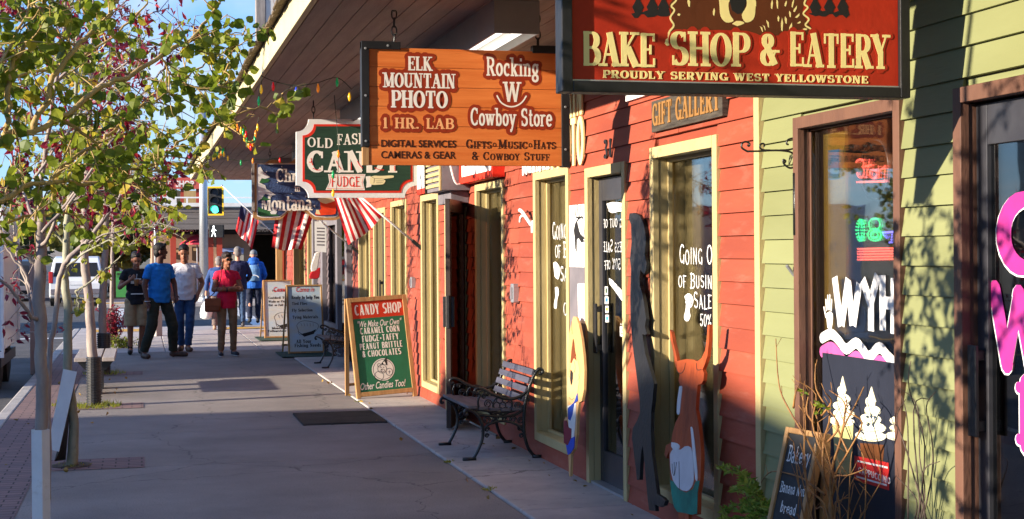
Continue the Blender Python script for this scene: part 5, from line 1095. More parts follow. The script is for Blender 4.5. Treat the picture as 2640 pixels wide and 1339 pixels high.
HORN = [(912, 122), (922, 135), (938, 215), (952, 270), (960, 318), (985, 312), (1020, 306), (1062, 310), (1085, 322), (1112, 300), (1135, 250), (1145, 180), (1150, 95), (1158, 88), (1162, 100), (1158, 200), (1148, 290), (1130, 345), (1118, 372), (1128, 395), (1124, 440), (1110, 462), (1088, 468), (1080, 545), (1076, 620), (1090, 690), (1102, 790), (1110, 900), (1108, 1000), (1104, 1070), (1092, 1140), (1088, 1275), (1055, 1282), (1030, 1272), (1034, 1330), (970, 1330), (968, 1265), (940, 1230), (926, 1150), (918, 1060), (912, 960), (908, 880), (892, 928), (880, 900), (890, 845), (922, 828), (930, 770), (950, 700), (972, 660), (976, 560), (980, 480), (968, 440), (975, 402), (958, 380), (945, 330), (935, 262), (918, 180)]
part(HORN, 'body', flat('bull_orange_brown', (178, 80, 38), .45, bump=.3, st=(1, 1, .35), wear=lin(96, 44, 26), wsc=9, wlo=.56, whi=.72), 0, -.02, 0, ob)
part([(918, 905), (935, 870), (985, 872), (1010, 852), (1048, 860), (1062, 940), (1066, 1060), (1050, 1110), (1020, 1132), (970, 1112), (935, 1060), (920, 980)], 'trousers', flat('bull_white', (205, 205, 212)), .003, 0, 2, ob)
part([(918, 1062), (940, 1072), (975, 1122), (1020, 1142), (1060, 1118), (1078, 1072), (1102, 1065), (1090, 1140), (1086, 1273), (1055, 1280), (1000, 1268), (965, 1262), (942, 1228), (928, 1150)], 'shorts', flat('bull_teal', (26, 128, 112), .5), .0035, 0, 0, ob)
part([(976, 478), (990, 474), (992, 500), (984, 570), (976, 650), (960, 640), (964, 560)], 'stripe', flat('bull_white', (215, 215, 218)), .003, 0, 2, ob); part([(1046, 732), (1060, 745), (1078, 900), (1090, 1050), (1076, 1056), (1060, 900)], 'stripe', flat('bull_white', (215, 215, 218)), .003, 0, 2, ob)
part([(928, 826), (960, 832), (978, 850), (972, 870), (940, 872), (925, 850)], 'belly_spot', flat('bull_white', (215, 215, 218)), .0036, 0, 2, ob)
b = MB(); T.line(b, [(975, 945), (978, 1120)], .004, .0045, n=0); T.line(b, [(932, 960), (935, 1010), (945, 1035), (955, 985), (960, 950)], .004, .0045, n=3); T.line(b, [(945, 950), (946, 1030)], .004, .0045); T.line(b, [(952, 320), (960, 380), (985, 395), (1005, 370), (1012, 330)], .004, .002, n=3); T.line(b, [(1082, 330), (1085, 372), (1112, 372)], .004, .002, n=3); b.build('painted_lines', M['ink'], ob)
T = cutout(2.92, 3.04)
cw = thing('cowboy_cutout', 'painted wooden cut-out of a laughing cowboy kid with a big tan hat on a stake', 'cut-out', tuple(T.F(*T.p(290, 1050), 0)))
part([(300, 75), (312, 40), (328, 42), (345, 90), (362, 180), (374, 280), (380, 380), (376, 500), (364, 568), (345, 578), (336, 660), (332, 780), (322, 830), (318, 868), (296, 900), (292, 1035), (284, 1040), (280, 905), (268, 850), (256, 832), (252, 690), (262, 668), (276, 680), (276, 600), (286, 560), (278, 500), (276, 440), (282, 330), (278, 250), (284, 150)], 'board', flat('cutout_tan', (214, 166, 110)), 0, -.018, 0, cw)
part([(292, 345), (310, 270), (330, 290), (346, 340), (352, 400), (346, 470), (334, 540), (312, 590), (292, 568), (282, 500), (278, 440)], 'face', flat('cutout_skin', (236, 180, 124)), .003, 0, 2, cw)
part([(296, 330), (312, 180), (322, 255), (334, 318), (318, 300), (304, 330)], 'hair', flat('cutout_brown', (120, 60, 28)), .005, 0, 2, cw)
part([(296, 372), (312, 392), (308, 450), (300, 470), (294, 430)], 'mouth', M['ink'], .0055, 0, 2, cw)
part([(338, 520), (342, 568), (322, 582), (310, 650), (296, 692), (282, 680), (280, 612), (296, 600), (322, 572)], 'bandana', flat('cutout_blue', (36, 70, 170)), .0055, 0, 0, cw)
part([(278, 600), (330, 580), (326, 700), (316, 800), (300, 800), (284, 720)], 'shirt', flat('cutout_white', (225, 225, 225)), .0045, 0, 0, cw)
part([(254, 690), (272, 690), (280, 730), (304, 742), (302, 800), (280, 846), (256, 830)], 'glove', flat('cutout_maroon', (128, 24, 48)), .006, 0, 0, cw)
part([(268, 838), (304, 800), (322, 790), (318, 862), (296, 895), (280, 905)], 'trousers', flat('cutout_blue', (30, 74, 200)), .0055, 0, 0, cw)
b = MB(); T.line(b, [(300, 330), (286, 400), (290, 420)], .004, .004, n=3); T.line(b, [(318, 318), (326, 360), (318, 390)], .004, .004, n=3); T.line(b, [(288, 545), (304, 562), (318, 548)], .003, .004, n=3); T.line(b, [(300, 70), (304, 150)], .003, .002); T.line(b, [(345, 400), (350, 420), (342, 440)], .003, .004, n=3); b.build('painted_lines', M['ink'], cw)
# ================================================================== trees along the kerb
M['bark'] = mat('pale_bark', (.36, .3, .25, 1), (.22, .17, .16, 1), sc=9, rough=.7, bump=.35, bsc=60, st=(1, 1, .35), wear=(.06, .05, .045, 1), wsc=16, wlo=.64, whi=.7)
M['barkg'] = mat('green_grey_bark', (.36, .34, .24, 1), (.2, .2, .15, 1), sc=9, rough=.7, bump=.35, bsc=60, st=(1, 1, .4), wear=(.05, .045, .035, 1), wsc=16, wlo=.63, whi=.69)
M['barky'] = mat('yellow_branch_bark', (.46, .32, .12, 1), (.3, .2, .08, 1), sc=12, rough=.6, bump=.3, bsc=70)
M['twig'] = mat('dark_twig_bark', (.12, .085, .07, 1), (.07, .05, .045, 1), sc=15, rough=.7)
M['aspen'] = leafmat('aspen_leaves', lin(90, 116, 26), lin(156, 166, 46), .52, lin(214, 186, 56))
M['aspen2'] = leafmat('light_aspen_leaves', lin(124, 140, 40), lin(184, 180, 60), .5, lin(226, 170, 40))
M['maroon'] = leafmat('maroon_leaves', lin(110, 32, 58), lin(168, 40, 60), .45, lin(204, 44, 50))
def leaf(mb, p, d, s, rnd, kind):
    d = d.normalized(); a = Vector((rnd.uniform(-1, 1), rnd.uniform(-1, 1), rnd.uniform(-.6, .6)))
    w = d.cross(a)
    if w.length < .05: w = d.orthogonal()
    w.normalize(); n = w.cross(d) * s * rnd.uniform(.04, .24)
    if kind == 'aspen':
        Pq = ((0, 0), (.1, .32), (.36, .5), (.66, .42), (.88, .16), (1.02, 0)); curl = rnd.uniform(-.2, .2)
    else:
        Pq = ((0, 0), (.2, .17), (.45, .24), (.75, .14), (1.1, 0)); curl = rnd.uniform(-.3, .1)
    b = len(mb.v); k = len(Pq)
    for x, y in Pq: mb.v.append(p + d * s * x + n * 0 + n * (curl * x * x * 6))
    for x, y in Pq[1:-1]: mb.v.append(p + d * s * x + w * s * y * (1 + .0) + n * (1 + curl * x * x * 6))
    for x, y in Pq[1:-1]: mb.v.append(p + d * s * x - w * s * y + n * (1 + curl * x * x * 6))
    m = k - 2
    mb.f.append((b, b + k, b + 1)[::-1]); mb.f.append((b, b + 1, b + k + m))
    for i in range(1, k - 2):
        mb.f.append((b + i, b + k + i - 1, b + k + i, b + i + 1)); mb.f.append((b + i, b + i + 1, b + k + m + i, b + k + m + i - 1))
    mb.f.append((b + k - 2, b + k + m - 1, b + k - 1)); mb.f.append((b + k - 2, b + k - 1, b + k + 2 * m - 1))
def foliate(wood, lv, pts, rnd, n, ln, per, s, kind, t0=.15, r=.003, sag=.35):
    L_ = [0]
    for a, c in zip(pts, pts[1:]): L_.append(L_[-1] + (c - a).length)
    for i in range(n):
        q = (t0 + (1 - t0) * (i + rnd.random()) / n) * L_[-1]; k = max(j for j in range(len(L_)) if L_[j] <= q); k = min(k, len(pts) - 2)
        p = pts[k].lerp(pts[k + 1], (q - L_[k]) / max(1e-6, L_[k + 1] - L_[k])); ax = (pts[k + 1] - pts[k]).normalized()
        d = (ax * rnd.uniform(.1, .9) + Vector((rnd.gauss(0, 1), rnd.gauss(0, 1), rnd.gauss(.25, .8)))).normalized()
        l = rnd.uniform(*ln); e = p + d * l + Vector((0, 0, -sag * l * rnd.random() * .5)); mid = p.lerp(e, .5) + Vector((rnd.gauss(0, .04), rnd.gauss(0, .04), rnd.gauss(0, .03))) * l * 2
        tw = spline([p, mid, e], 3); wood.tube(tw, [r * 1.3 - r * .8 * j / len(tw) for j in range(len(tw))], 5)
        m = rnd.randint(*per)
        for j in range(m):
            t = rnd.uniform(.25, 1.0) if j else 1.0; kk = min(int(t * (len(tw) - 1)), len(tw) - 2); b = tw[kk].lerp(tw[kk + 1], t * (len(tw) - 1) - kk)
            pd = Vector((rnd.gauss(0, .7), rnd.gauss(0, .7), rnd.gauss(-.5, .6))).normalized(); pl = s * rnd.uniform(.35, .8); e2 = b + pd * pl
            wood.tube([b, e2], .0009, 3, cap=False)
            leaf(lv, e2, (pd + Vector((rnd.gauss(0, .5), rnd.gauss(0, .5), rnd.gauss(-.3, .4)))), s * rnd.choice((rnd.uniform(.45, .8), rnd.uniform(.75, 1.2), rnd.uniform(.85, 1.25))), rnd, kind)
def ptpath(P): return [atD(u, v, d) for u, v, d in P]
def make_tree(label, base, trunk, limbs, rnd, wm_, lm, spec, tm=None):
    t = thing('street_tree', label, 'tree', base)
    tr_ = MB(); wd = MB(); lv = MB()
    sp_ = spline([p for p, r in trunk], 5); n = len(sp_); rs = []
    for i in range(n):
        q = i / 5; k = min(int(q), len(trunk) - 2); rs.append(trunk[k][1] + (trunk[k + 1][1] - trunk[k][1]) * (q - k))
    tr_.tube([p + Vector((rnd.gauss(0, .003), rnd.gauss(0, .003), 0)) for p in sp_], rs, 12)
    for P, r0, r1, nt_ in limbs:
        q = spline(P, 5); m = len(q); wd.tube([p + Vector((rnd.gauss(0, .004), rnd.gauss(0, .004), rnd.gauss(0, .004))) for p in q], [r0 + (r1 - r0) * i / (m - 1) for i in range(m)], 8)
        if nt_: foliate(wd, lv, q, rnd, nt_, spec['ln'], spec['per'], spec['s'], spec['kind'], spec.get('t0', .15), spec.get('r', .003))
    tr_.build('trunk', tm or wm_, t, True); wd.build('branches', wm_, t, True); lv.build('crown', lm, t)
    return t
def rlimbs(p, rnd, n, z0, z1, l0, l1, up=.5, r0=.012, nt_=8, cond=None, top=None):
    out = []
    for i in range(n):
        z = z0 + (z1 - z0) * (i + rnd.random() * .6) / n; a = i * 2.4 + rnd.uniform(-.5, .5); l = rnd.uniform(l0, l1); d = Vector((math.cos(a), math.sin(a), up * rnd.uniform(.4, 1.4))).normalized()
        s = Vector((p[0], p[1], z)); e = s + d * l; m = s.lerp(e, .5) + Vector((rnd.gauss(0, .05), rnd.gauss(0, .05), .06)) * l
        if cond and not cond(e): continue
        out.append(([s, m, e], r0, .003, nt_))
    return out
V3 = Vector
# -- the tree just outside the frame at the left: its long yellow limbs reach into the picture
rnd = random.Random(21); d0 = 4.95
lim = []
for P, r0, r1, n_ in (
    ([(-82, 415, 4.14), (0, 363, 4.24), (23, 346, 4.28), (80, 340, 4.37), (153, 306, 4.45), (264, 226, 4.62), (325, 199, 4.70), (417, 145, 4.87), (486, 109, 5.00), (524, 65, 5.08), (562, 8, 5.17), (590, -60, 5.21)], .0115, .004, 19),
    ([(17, 350, 4.28), (23, 249, 4.24), (29, 172, 4.24), (77, 92, 4.28), (103, 38, 4.33), (119, -10, 4.37), (130, -120, 4.37)], .0085, .004, 26),
    ([(-78, 520, 4.14), (0, 519, 4.28), (46, 492, 4.37), (88, 477, 4.45), (237, 473, 4.70), (330, 455, 4.87), (420, 440, 5.04)], .0105, .003, 20),
    ([(88, 340, 4.37), (140, 200, 4.45), (210, 110, 4.54), (249, 69, 4.62), (283, 31, 4.66), (302, -10, 4.70), (320, -90, 4.70)], .009, .005, 22),
    ([(120, 478, 4.49), (172, 421, 4.62), (245, 375, 4.79), (291, 337, 4.87), (352, 283, 5.04), (430, 240, 5.21), (500, 180, 5.29), (570, 120, 5.38)], .007, .0025, 24),
    ([(153, 306, 4.45), (222, 352, 4.58), (264, 390, 4.70), (298, 421, 4.79), (356, 482, 4.96), (380, 540, 5.04)], .006, .0025, 14),
    ([(291, 445, 4.83), (405, 421, 5.12), (459, 371, 5.29), (566, 317, 5.46), (627, 291, 5.54), (700, 270, 5.63), (745, 262, 5.67)], .005, .0018, 20),
    ([(-60, 200, 4.12), (0, 160, 4.20), (60, 60, 4.28), (90, -40, 4.28)], .006, .003, 16), ([(-70, 600, 4.12), (0, 580, 4.37), (60, 560, 4.54), (150, 545, 4.70), (215, 560, 4.87)], .006, .0025, 12),
    ([(-60, 300, 4.12), (30, 200, 4.70), (180, 160, 5.04), (300, 90, 5.21), (380, 10, 5.29)], .006, .003, 24), ([(486, 109, 5.00), (540, 95, 5.12), (600, 90, 5.21), (650, 95, 5.29)], .003, .0015, 9), ([(417, 145, 4.87), (450, 200, 4.96), (520, 230, 5.04), (590, 215, 5.12)], .003, .0015, 12), ([(470, 118, 4.96), (560, 150, 5.12), (610, 175, 5.21)], .003, .0015, 9)):
    lim.append((ptpath(P), r0, r1, n_))
tb0 = V3((-.55, 4.37, 0))
lim += rlimbs(tb0, rnd, 16, 1.35, 3.0, .35, .8, .5, .009, 9, cond=lambda e: (e.x * CA - e.y * SA) / (e.x * SA + e.y * CA) < -.345)
make_tree('young aspen whose long yellow branches reach across the upper left corner', (-.55, 4.37, 0), [(tb0, .04), (V3((-.56, 4.37, .8)), .034), (V3((-.6, 4.37, 1.9)), .028), (V3((-.57, 4.39, 2.8)), .018), (V3((-.5, 4.4, 4.0)), .008)], lim, rnd, M['barky'], M['aspen'], dict(ln=(.06, .2), per=(4, 7), s=.038, kind='aspen', t0=.06, r=.0022), M['barkg'])
# -- purple-leaved tree with the white guard
rnd = random.Random(5); B = V3((-.54, 8.7, 0)); D1 = 8.35
tk = [(B, .04), (atD(107, 1113, D1), .034), (atD(107, 950, D1), .033), (atD(102, 800, D1), .033), (atD(104, 700, D1), .032), (atD(106, 608, D1), .029), (atD(104, 500, D1 - .15), .014), (atD(125, 330, D1 - .35), .011), (atD(160, 120, D1 - .5), .009), (atD(180, -160, D1 - .6), .006)]
lim = [(ptpath([(103, 828, D1), (88, 822, D1 - .05), (66, 800, D1 - .1), (40, 758, D1 - .15), (0, 722, D1 - .2), (-60, 690, D1 - .25)]), .014, .006, 3),
       (ptpath([(96, 682, D1), (57, 649, D1 - .05), (23, 614, D1 - .1), (0, 591, D1 - .1), (-60, 480, D1 - .1)]), .014, .006, 8),
       (ptpath([(104, 640, D1), (130, 600, D1 - .1), (160, 540, D1 - .15), (220, 470, D1 - .2), (300, 420, D1 - .2), (360, 330, D1 - .2)]), .012, .004, 26),
       (ptpath([(106, 620, D1), (70, 520, D1 + .2), (40, 420, D1 + .3), (60, 250, D1 + .3)]), .012, .004, 22),
       (ptpath([(125, 330, D1 - .4), (210, 260, D1 - .4), (300, 180, D1 - .45), (400, 120, D1 - .45), (470, 60, D1 - .4)]), .008, .003, 26),
       (ptpath([(106, 600, D1 - .4), (190, 520, D1 - .35), (290, 480, D1 - .3), (390, 440, D1 - .3), (440, 370, D1 - .3)]), .009, .003, 26),
       (ptpath([(140, 220, D1 - .4), (230, 120, D1 - .4), (330, 60, D1 - .35), (430, 20, D1 - .35)]), .008, .003, 22), (ptpath([(170, 540, D1 - .4), (260, 400, D1 - .4), (350, 270, D1 - .35), (430, 170, D1 - .35), (500, 110, D1 - .35)]), .008, .003, 26)]
lim += rlimbs((B.x, B.y - .4), rnd, 9, 2.0, 3.1, .3, .55, .9, .008, 12, cond=lambda e: e.y < 8.45)
make_tree('purple leaved young tree whose trunk stands in the white plastic guard', tuple(B), tk, lim, rnd, M['bark'], M['maroon'], dict(ln=(.06, .2), per=(3, 6), s=.05, kind='lance', t0=.25, r=.0018))
# slender extra stems beside it
rnd = random.Random(6); D2 = 10.2
Bs = atG(112, 1110)
lim = [(ptpath([(124, 1000, D2), (100, 860, D2 + .3), (77, 737, D2 + .5), (63, 702, D2 + .5), (34, 664, D2 + .5), (0, 614, D2 + .5), (-40, 560, D2 + .5)]), .014, .006, 7), (ptpath([(126, 960, D2), (95, 850, D2 + .4), (70, 740, D2 + .5), (40, 640, D2 + .6), (30, 520, D2 + .6)]), .013, .005, 8)]
make_tree('slender dark stemmed sapling leaning right between the white guarded tree and the green grey trunk', tuple(atD(122, 1075, D2)), [(V3((atD(122, 1075, D2).x, atD(122, 1075, D2).y, 0)), .02), (atD(128, 936, D2), .017), (atD(141, 832, D2), .017), (atD(153, 718, D2), .018), (atD(180, 664, D2), .018), (atD(222, 626, D2), .016), (atD(268, 565, D2), .014), (atD(298, 526, D2), .01), (atD(340, 440, D2), .006)], lim + [(ptpath([(222, 626, D2), (300, 600, D2), (380, 590, D2 + .2), (440, 600, D2 + .3)]), .007, .003, 12), (ptpath([(298, 526, D2), (350, 500, D2), (400, 450, D2)]), .006, .002, 12)], rnd, M['bark'], M['maroon'], dict(ln=(.08, .25), per=(2, 5), s=.055, kind='lance', t0=.3))
# -- aspen with the loose white sheet
rnd = random.Random(9); B = V3((-.53, 12.3, 0)); D2 = 11.76
tk = [(B, .045), (atD(190, 1091, D2), .037), (atD(176, 950, D2), .035), (atD(175, 813, D2), .033), (atD(168, 737, D2), .031), (atD(168, 687, D2), .03), (atD(172, 600, D2), .026), (atD(185, 450, D2), .02), (atD(195, 250, D2), .014), (atD(200, 0, D2), .01), (atD(205, -200, D2), .006)]
lim = [(ptpath([(180, 810, D2), (195, 802, D2), (205, 803, D2), (201, 775, D2), (197, 750, D2), (216, 738, D2), (268, 699, D2), (294, 678, D2), (360, 610, D2), (420, 560, D2)]), .012, .004, 10),
       (ptpath([(170, 690, D2), (240, 640, D2 - .2), (330, 600, D2 - .3), (420, 560, D2 - .3)]), .01, .003, 16), (ptpath([(172, 640, D2), (110, 560, D2), (50, 520, D2), (0, 490, D2)]), .01, .003, 16), (ptpath([(180, 520, D2), (280, 480, D2), (380, 430, D2), (470, 420, D2 + .2), (530, 430, D2 + .3)]), .01, .003, 24),
       (ptpath([(190, 330, D2), (300, 300, D2), (400, 330, D2), (480, 350, D2)]), .009, .003, 20)]
lim += rlimbs((B.x, B.y), rnd, 11, 1.8, 3.6, .4, .9, .7, .01, 14)
make_tree('aspen with a bent green grey trunk beside the loose leaning white sheet', tuple(B), tk, lim, rnd, M['barkg'], M['aspen2'], dict(ln=(.07, .26), per=(3, 6), s=.055, kind='aspen', t0=.15))
# -- tree in the ribbed sleeve, then two more down the row
for (bx, by, lab, pts, lm, kind, sd, nl, hh) in (
    (-.5, 17.05, 'pale trunked tree in a ribbed black sleeve in front of the slatted bench', [(239, 924), (233, 832), (226, 741), (217, 664), (220, 526), (228, 380), (235, 200), (240, 0)], 'maroon', 'lance', 31, 18, (1.75, 4.2)),
    (-.5, 21.6, 'mottled dark trunked tree behind the slatted bench', [(264, 863), (264, 775), (270, 680), (272, 600), (276, 450), (280, 300), (285, 120)], 'aspen2', 'aspen', 33, 18, (1.9, 4.4)),
    (-.55, 29.0, 'thin white trunked tree rising from the purple shrub', [(287, 832), (288, 760), (289, 695), (291, 600), (292, 500), (296, 380)], 'aspen2', 'aspen', 35, 13, (1.9, 4.0))):
    rnd = random.Random(sd); D3 = bx * SA + by * CA
    k = 1 if by < 25 else .7
    tk = [(V3((bx, by, 0)), .06 * k)] + [(atD(u, v, D3), r) for (u, v), r in zip(pts, [.055 * k, .05 * k, .047 * k, .045 * k, .04 * k, .03 * k, .02 * k, .01])]
    make_tree(lab, (bx, by, 0), tk, rlimbs((bx, by), rnd, nl, hh[0], hh[1], .5, 1.15, .7, .013, 13) + ([([atD(292, 640, D3), atD(380, 620, D3), atD(460, 600, D3)], .012, .004, 16)] if by > 25 else []), rnd, M['bark'], M[lm], dict(ln=(.1, .34), per=(3, 6), s=.075 if kind == 'aspen' else .07, kind=kind, t0=.2, r=.004))
# fallen leaves
rnd = random.Random(77); b = MB()
for k in range(90):
    x, y = (rnd.gauss(-.75, .35), rnd.uniform(6, 24)) if k < 55 else (rnd.choice((2.32, 2.95)) + rnd.gauss(0, .07), rnd.uniform(7, 20))
    leaf(b, V3((x, y, .018)), V3((rnd.gauss(0, 1), rnd.gauss(0, 1), rnd.uniform(0, .12))), rnd.uniform(.025, .045), rnd, 'aspen' if k % 3 else 'lance')
tag(b.build('fallen_leaves', leafmat('dry_leaves', lin(120, 86, 40), lin(176, 140, 60), .1), kind='stuff'), 'dry fallen leaves scattered by the kerb and along the pavement seam', 'leaves')
# guards
g1 = MB(); n = 6
P = [(math.cos(a) * .05, math.sin(a) * .044) for a in (-2.75, -1.35, -.1, .9, 1.9, 2.8)]
c_ = V3((-.54, 8.7, 0)); tg = V3((-.002, 0, 0))
for i in range(n): 
    j = (i + 1) % n
    if i == n - 1: continue
    for sgn in (1, .94): pass
    a, b_ = P[i], P[j]; v = [c_ + V3((p[0] * s, p[1] * s, z)) + tg * z for z in (.012, .69) for s in (1, .93) for p in (a, b_)]
    g1.add(v, [(0, 1, 5, 4), (2, 6, 7, 3), (4, 5, 7, 6), (0, 2, 3, 1)])
tag(g1.build('tree_guard', mat('white_plastic', (.72, .72, .72, 1), (.62, .62, .63, 1), sc=5, rough=.4, bump=.15, wear=(.42, .38, .34, 1), wsc=7, wlo=.58, whi=.78)), 'white folded plastic guard wrapped upright round the nearest trunk', 'tree guard')
M['wplast'] = bpy.data.materials['white_plastic']
DD = 11.62
A = [atD(163, 952, DD), atD(198, 959, DD), atD(152, 1165, DD), atD(122, 1158, DD)]
sh = thing('tree_guard', 'white plastic guard sheet slipped loose and leaning left of the green grey trunk', 'tree guard', tuple(atD(150, 1190, DD)))
nb = V3((.05, .14, 0)).normalized() * .004
MB().add(A + [p + nb for p in A], [(0, 1, 2, 3)[::-1], (4, 5, 6, 7), (0, 4, 5, 1)[::-1], (1, 5, 6, 2)[::-1], (2, 6, 7, 3)[::-1], (3, 7, 4, 0)[::-1]]).build('white_face', M['wplast'], sh)
Bk = [atD(197, 975, DD + .03), atD(180, 1060, DD + .2), atD(169, 1186, DD + .2), atD(140, 1190, DD + .05), atD(152, 1166, DD + .03)]
MB().add(Bk + [p + nb for p in Bk], [(0, 1, 2, 3, 4)[::-1], (5, 6, 7, 8, 9), (0, 1, 6, 5), (1, 2, 7, 6), (2, 3, 8, 7), (3, 4, 9, 8), (4, 0, 5, 9)]).build('black_inner_face', M['black'], sh)
def sleeve(x, y, r, h, label):
    prof = []; z = .012
    while z < h: prof += [(r, z), (r, z + .012), (r * .88, z + .016), (r * .88, z + .024)]; z += .028
    tag(MB().lathe((x, y, 0), prof, 16).build('trunk_sleeve', M['sleeve']), label, 'trunk sleeve', 'ribbed black trunk sleeves')
M['sleeve'] = mat('ribbed_plastic', (.035, .036, .04, 1), (.022, .022, .026, 1), rough=.35, bump=.05, spec=.5)
sleeve(-.5, 17.05, .083, .53, 'ribbed black sleeve round the trunk in front of the slatted bench'); sleeve(-.5, 21.6, .095, .55, 'ribbed black sleeve round the trunk behind the slatted bench'); sleeve(-.55, 29, .07, .5, 'ribbed black sleeve round the thin trunk in the purple shrub')
# slatted bench without back
sb_ = thing('slat_bench', 'low backless bench of wide pale wooden slats by the kerb trees', 'bench', (-.52, 18.8, 0))
for k in range(3): MB().box(-.745 + k * .155, -.605 + k * .155, 18.0, 19.75, .42, .465).build('slat', M['greywood2'] if 'greywood2' in M else M.setdefault('greywood2', mat('pale_bench_wood', (.46, .4, .35, 1), (.36, .31, .28, 1), sc=4, rough=.7, bump=.3, st=(5, .4, 5))), sb_, bev=.005)
b = MB(); F = lambda x, z, t: V3((x, 18.1 + t, z)); b.prism([(-.72, .418), (-.31, .418), (-.40, .32), (-.63, .32)], F, 0, 1.55); b.build('apron', M['iron'], sb_)
MB().box(-.58, -.45, 18.5, 18.7, .0, .322).box(-.58, -.45, 19.2, 19.4, .0, .322).build('leg', M['iron'], sb_)
# leaf shrubs
def leafbush(label, c, rx, ry, h, n, lm, s, kind, sd, stems=14, name='shrub', sm='twig'):
    rnd = random.Random(sd); t = thing(name, label, 'plant', c); w_ = MB(); lv = MB(); c = V3(c)
    for i in range(stems):
        a = rnd.random() * 6.283; q = rnd.random(); e = c + V3((rx * q * math.cos(a), ry * q * math.sin(a), h * rnd.uniform(.6, 1))); pts = spline([c + V3((rnd.gauss(0, .03), rnd.gauss(0, .03), 0)), c.lerp(e, .5) + V3((0, 0, h * .1)), e], 3)
        w_.tube(pts, .004, 5); foliate(w_, lv, pts, rnd, n, (.04, .14), (2, 5), s, kind, .2, .0015)
    w_.build('stems', M[sm], t); lv.build('foliage', M[lm], t)
leafbush('purple red shrub growing round the thin tree at the corner', (-.5, 27.9, 0), .3, .3, .75, 9, 'maroon', .07, 'lance', 3, 20)
leafbush('low green plants at the foot of the purple shrub', (-.3, 27.4, 0), .35, .2, .22, 7, 'aspen', .05, 'lance', 4, 16)
# ---- plants by the green shop
M['stem'] = mat('orange_brown_stems', (.34, .17, .055, 1), (.16, .07, .03, 1), sc=14, rough=.6)
rnd = random.Random(12)
bs = thing('bare_shrub', 'bare orange brown twiggy shrub in front of the bakery window', 'shrub', (2.85, 5.95, 0)); b = MB(); lv = MB()
def px5(x, y, X): return atX(1850 + x * .4889, 700 + y * .4889, X)
base = V3((2.86, 5.93, 0))
ST = [[(590, 1300), (560, 1180), (480, 960), (400, 720), (365, 590), (310, 355)], [(600, 1300), (590, 1100), (560, 960), (500, 800), (470, 650), (460, 575)], [(600, 1280), (600, 1080), (585, 900), (545, 760), (520, 620), (515, 485)], [(610, 1290), (620, 1060), (650, 900), (655, 780), (620, 690), (578, 628)], [(610, 1200), (640, 1060), (690, 960), (735, 800), (720, 740), (690, 700)], [(650, 900), (690, 820), (690, 700), (712, 610)], [(590, 1300), (530, 1150), (490, 1000), (440, 830), (390, 690), (362, 610)], [(610, 1150), (650, 1080), (700, 1075), (725, 1045)], [(560, 1180), (500, 1110), (420, 1075), (300, 1055), (200, 1115)], [(590, 1050), (560, 1000), (510, 900), (470, 790), (430, 690)], [(610, 1300), (650, 1210), (660, 1195)], [(560, 1300), (500, 1250), (460, 1160)], [(545, 760), (575, 690), (600, 640)], [(400, 720), (420, 640), (400, 600)], [(500, 800), (440, 740), (425, 640)], [(585, 900), (610, 820), (600, 740)], [(690, 960), (660, 860), (640, 760)]]
for i, P in enumerate(ST):
    X = 2.86 + .0
    pts = [px5(x, y, X) + V3((rnd.uniform(-.04, .06), 0, 0)) * (1 if j else .2) for j, (x, y) in enumerate(P)]
    if P[0][1] > 1270: pts = [base + V3((rnd.gauss(0, .015), rnd.gauss(0, .015), 0))] + pts
    q = spline(pts, 4); r = .0085 if i in (0, 2, 3) else .0055
    b.tube(q, [r - (r - .0018) * k / len(q) for k in range(len(q))], 6)
    for k in range(3, len(q), 5):
        e = q[k] + V3((rnd.gauss(0, .02), rnd.gauss(0, .03), .04)); b.tube([q[k], e], .0015, 4)
for i in range(13):
    a = rnd.uniform(0, 6.28); q = rnd.uniform(.1, .34); hq = rnd.uniform(.5, 1.0); e = base + V3((q * .7 * math.cos(a), q * math.sin(a), hq)); md = base.lerp(e, .5) + V3((rnd.gauss(0, .03), rnd.gauss(0, .04), .06)); q_ = spline([base + V3((rnd.gauss(0, .02), rnd.gauss(0, .02), 0)), md, e], 6)
    b.tube(q_, [.0055 - .0042 * k / len(q_) for k in range(len(q_))], 6)
    for k in range(4, len(q_), 2): e2 = q_[k] + V3((rnd.gauss(0, .03), rnd.gauss(0, .05), rnd.uniform(.03, .12))); b.tube([q_[k], q_[k].lerp(e2, .5) + V3((0, rnd.gauss(0, .008), 0)), e2], [.002, .0016, .001], 4)
for c, n in (((430, 640), 5), ((545, 715), 7), ((520, 735), 4)):
    for k in range(n): leaf(lv, px5(c[0] + rnd.uniform(-25, 25), c[1] + rnd.uniform(-15, 15), 2.86), V3((rnd.gauss(0, 1), rnd.gauss(0, 1), rnd.gauss(0, .5))), .035, rnd, 'lance')
b.build('stems', M['stem'], bs, True); lv.build('leaves', M['aspen'], bs)
ds_ = thing('bare_shrub', 'thin dark bare twigs growing against the green wall by the glass door', 'shrub', (3.0, 5.25, 0)); b = MB()  # dark stems also stand in for twig shadows on the wall
rnd = random.Random(14)
for P in ([(2375, 1420), (2372, 1280), (2362, 1180), (2340, 1050), (2332, 1000)], [(2376, 1400), (2385, 1250), (2395, 1150), (2400, 1050), (2402, 1010)], [(2370, 1300), (2368, 1150), (2366, 1000), (2365, 930)], [(2368, 1240), (2345, 1160), (2325, 1080), (2318, 1030)], [(2380, 1300), (2400, 1220), (2420, 1190)], [(2366, 1150), (2375, 1060), (2390, 1030)], [(2362, 1180), (2350, 1100), (2348, 1020)], [(2372, 1330), (2335, 1290), (2318, 1230)]):
    pts = [atX(u, v, 3.0) + V3((rnd.uniform(-.05, .05), 0, 0)) for u, v in P]; pts[0].z = min(pts[0].z, .55); q = spline(pts, 4); b.tube(q, [.0038 - .0026 * k / len(q) for k in range(len(q))], 5)
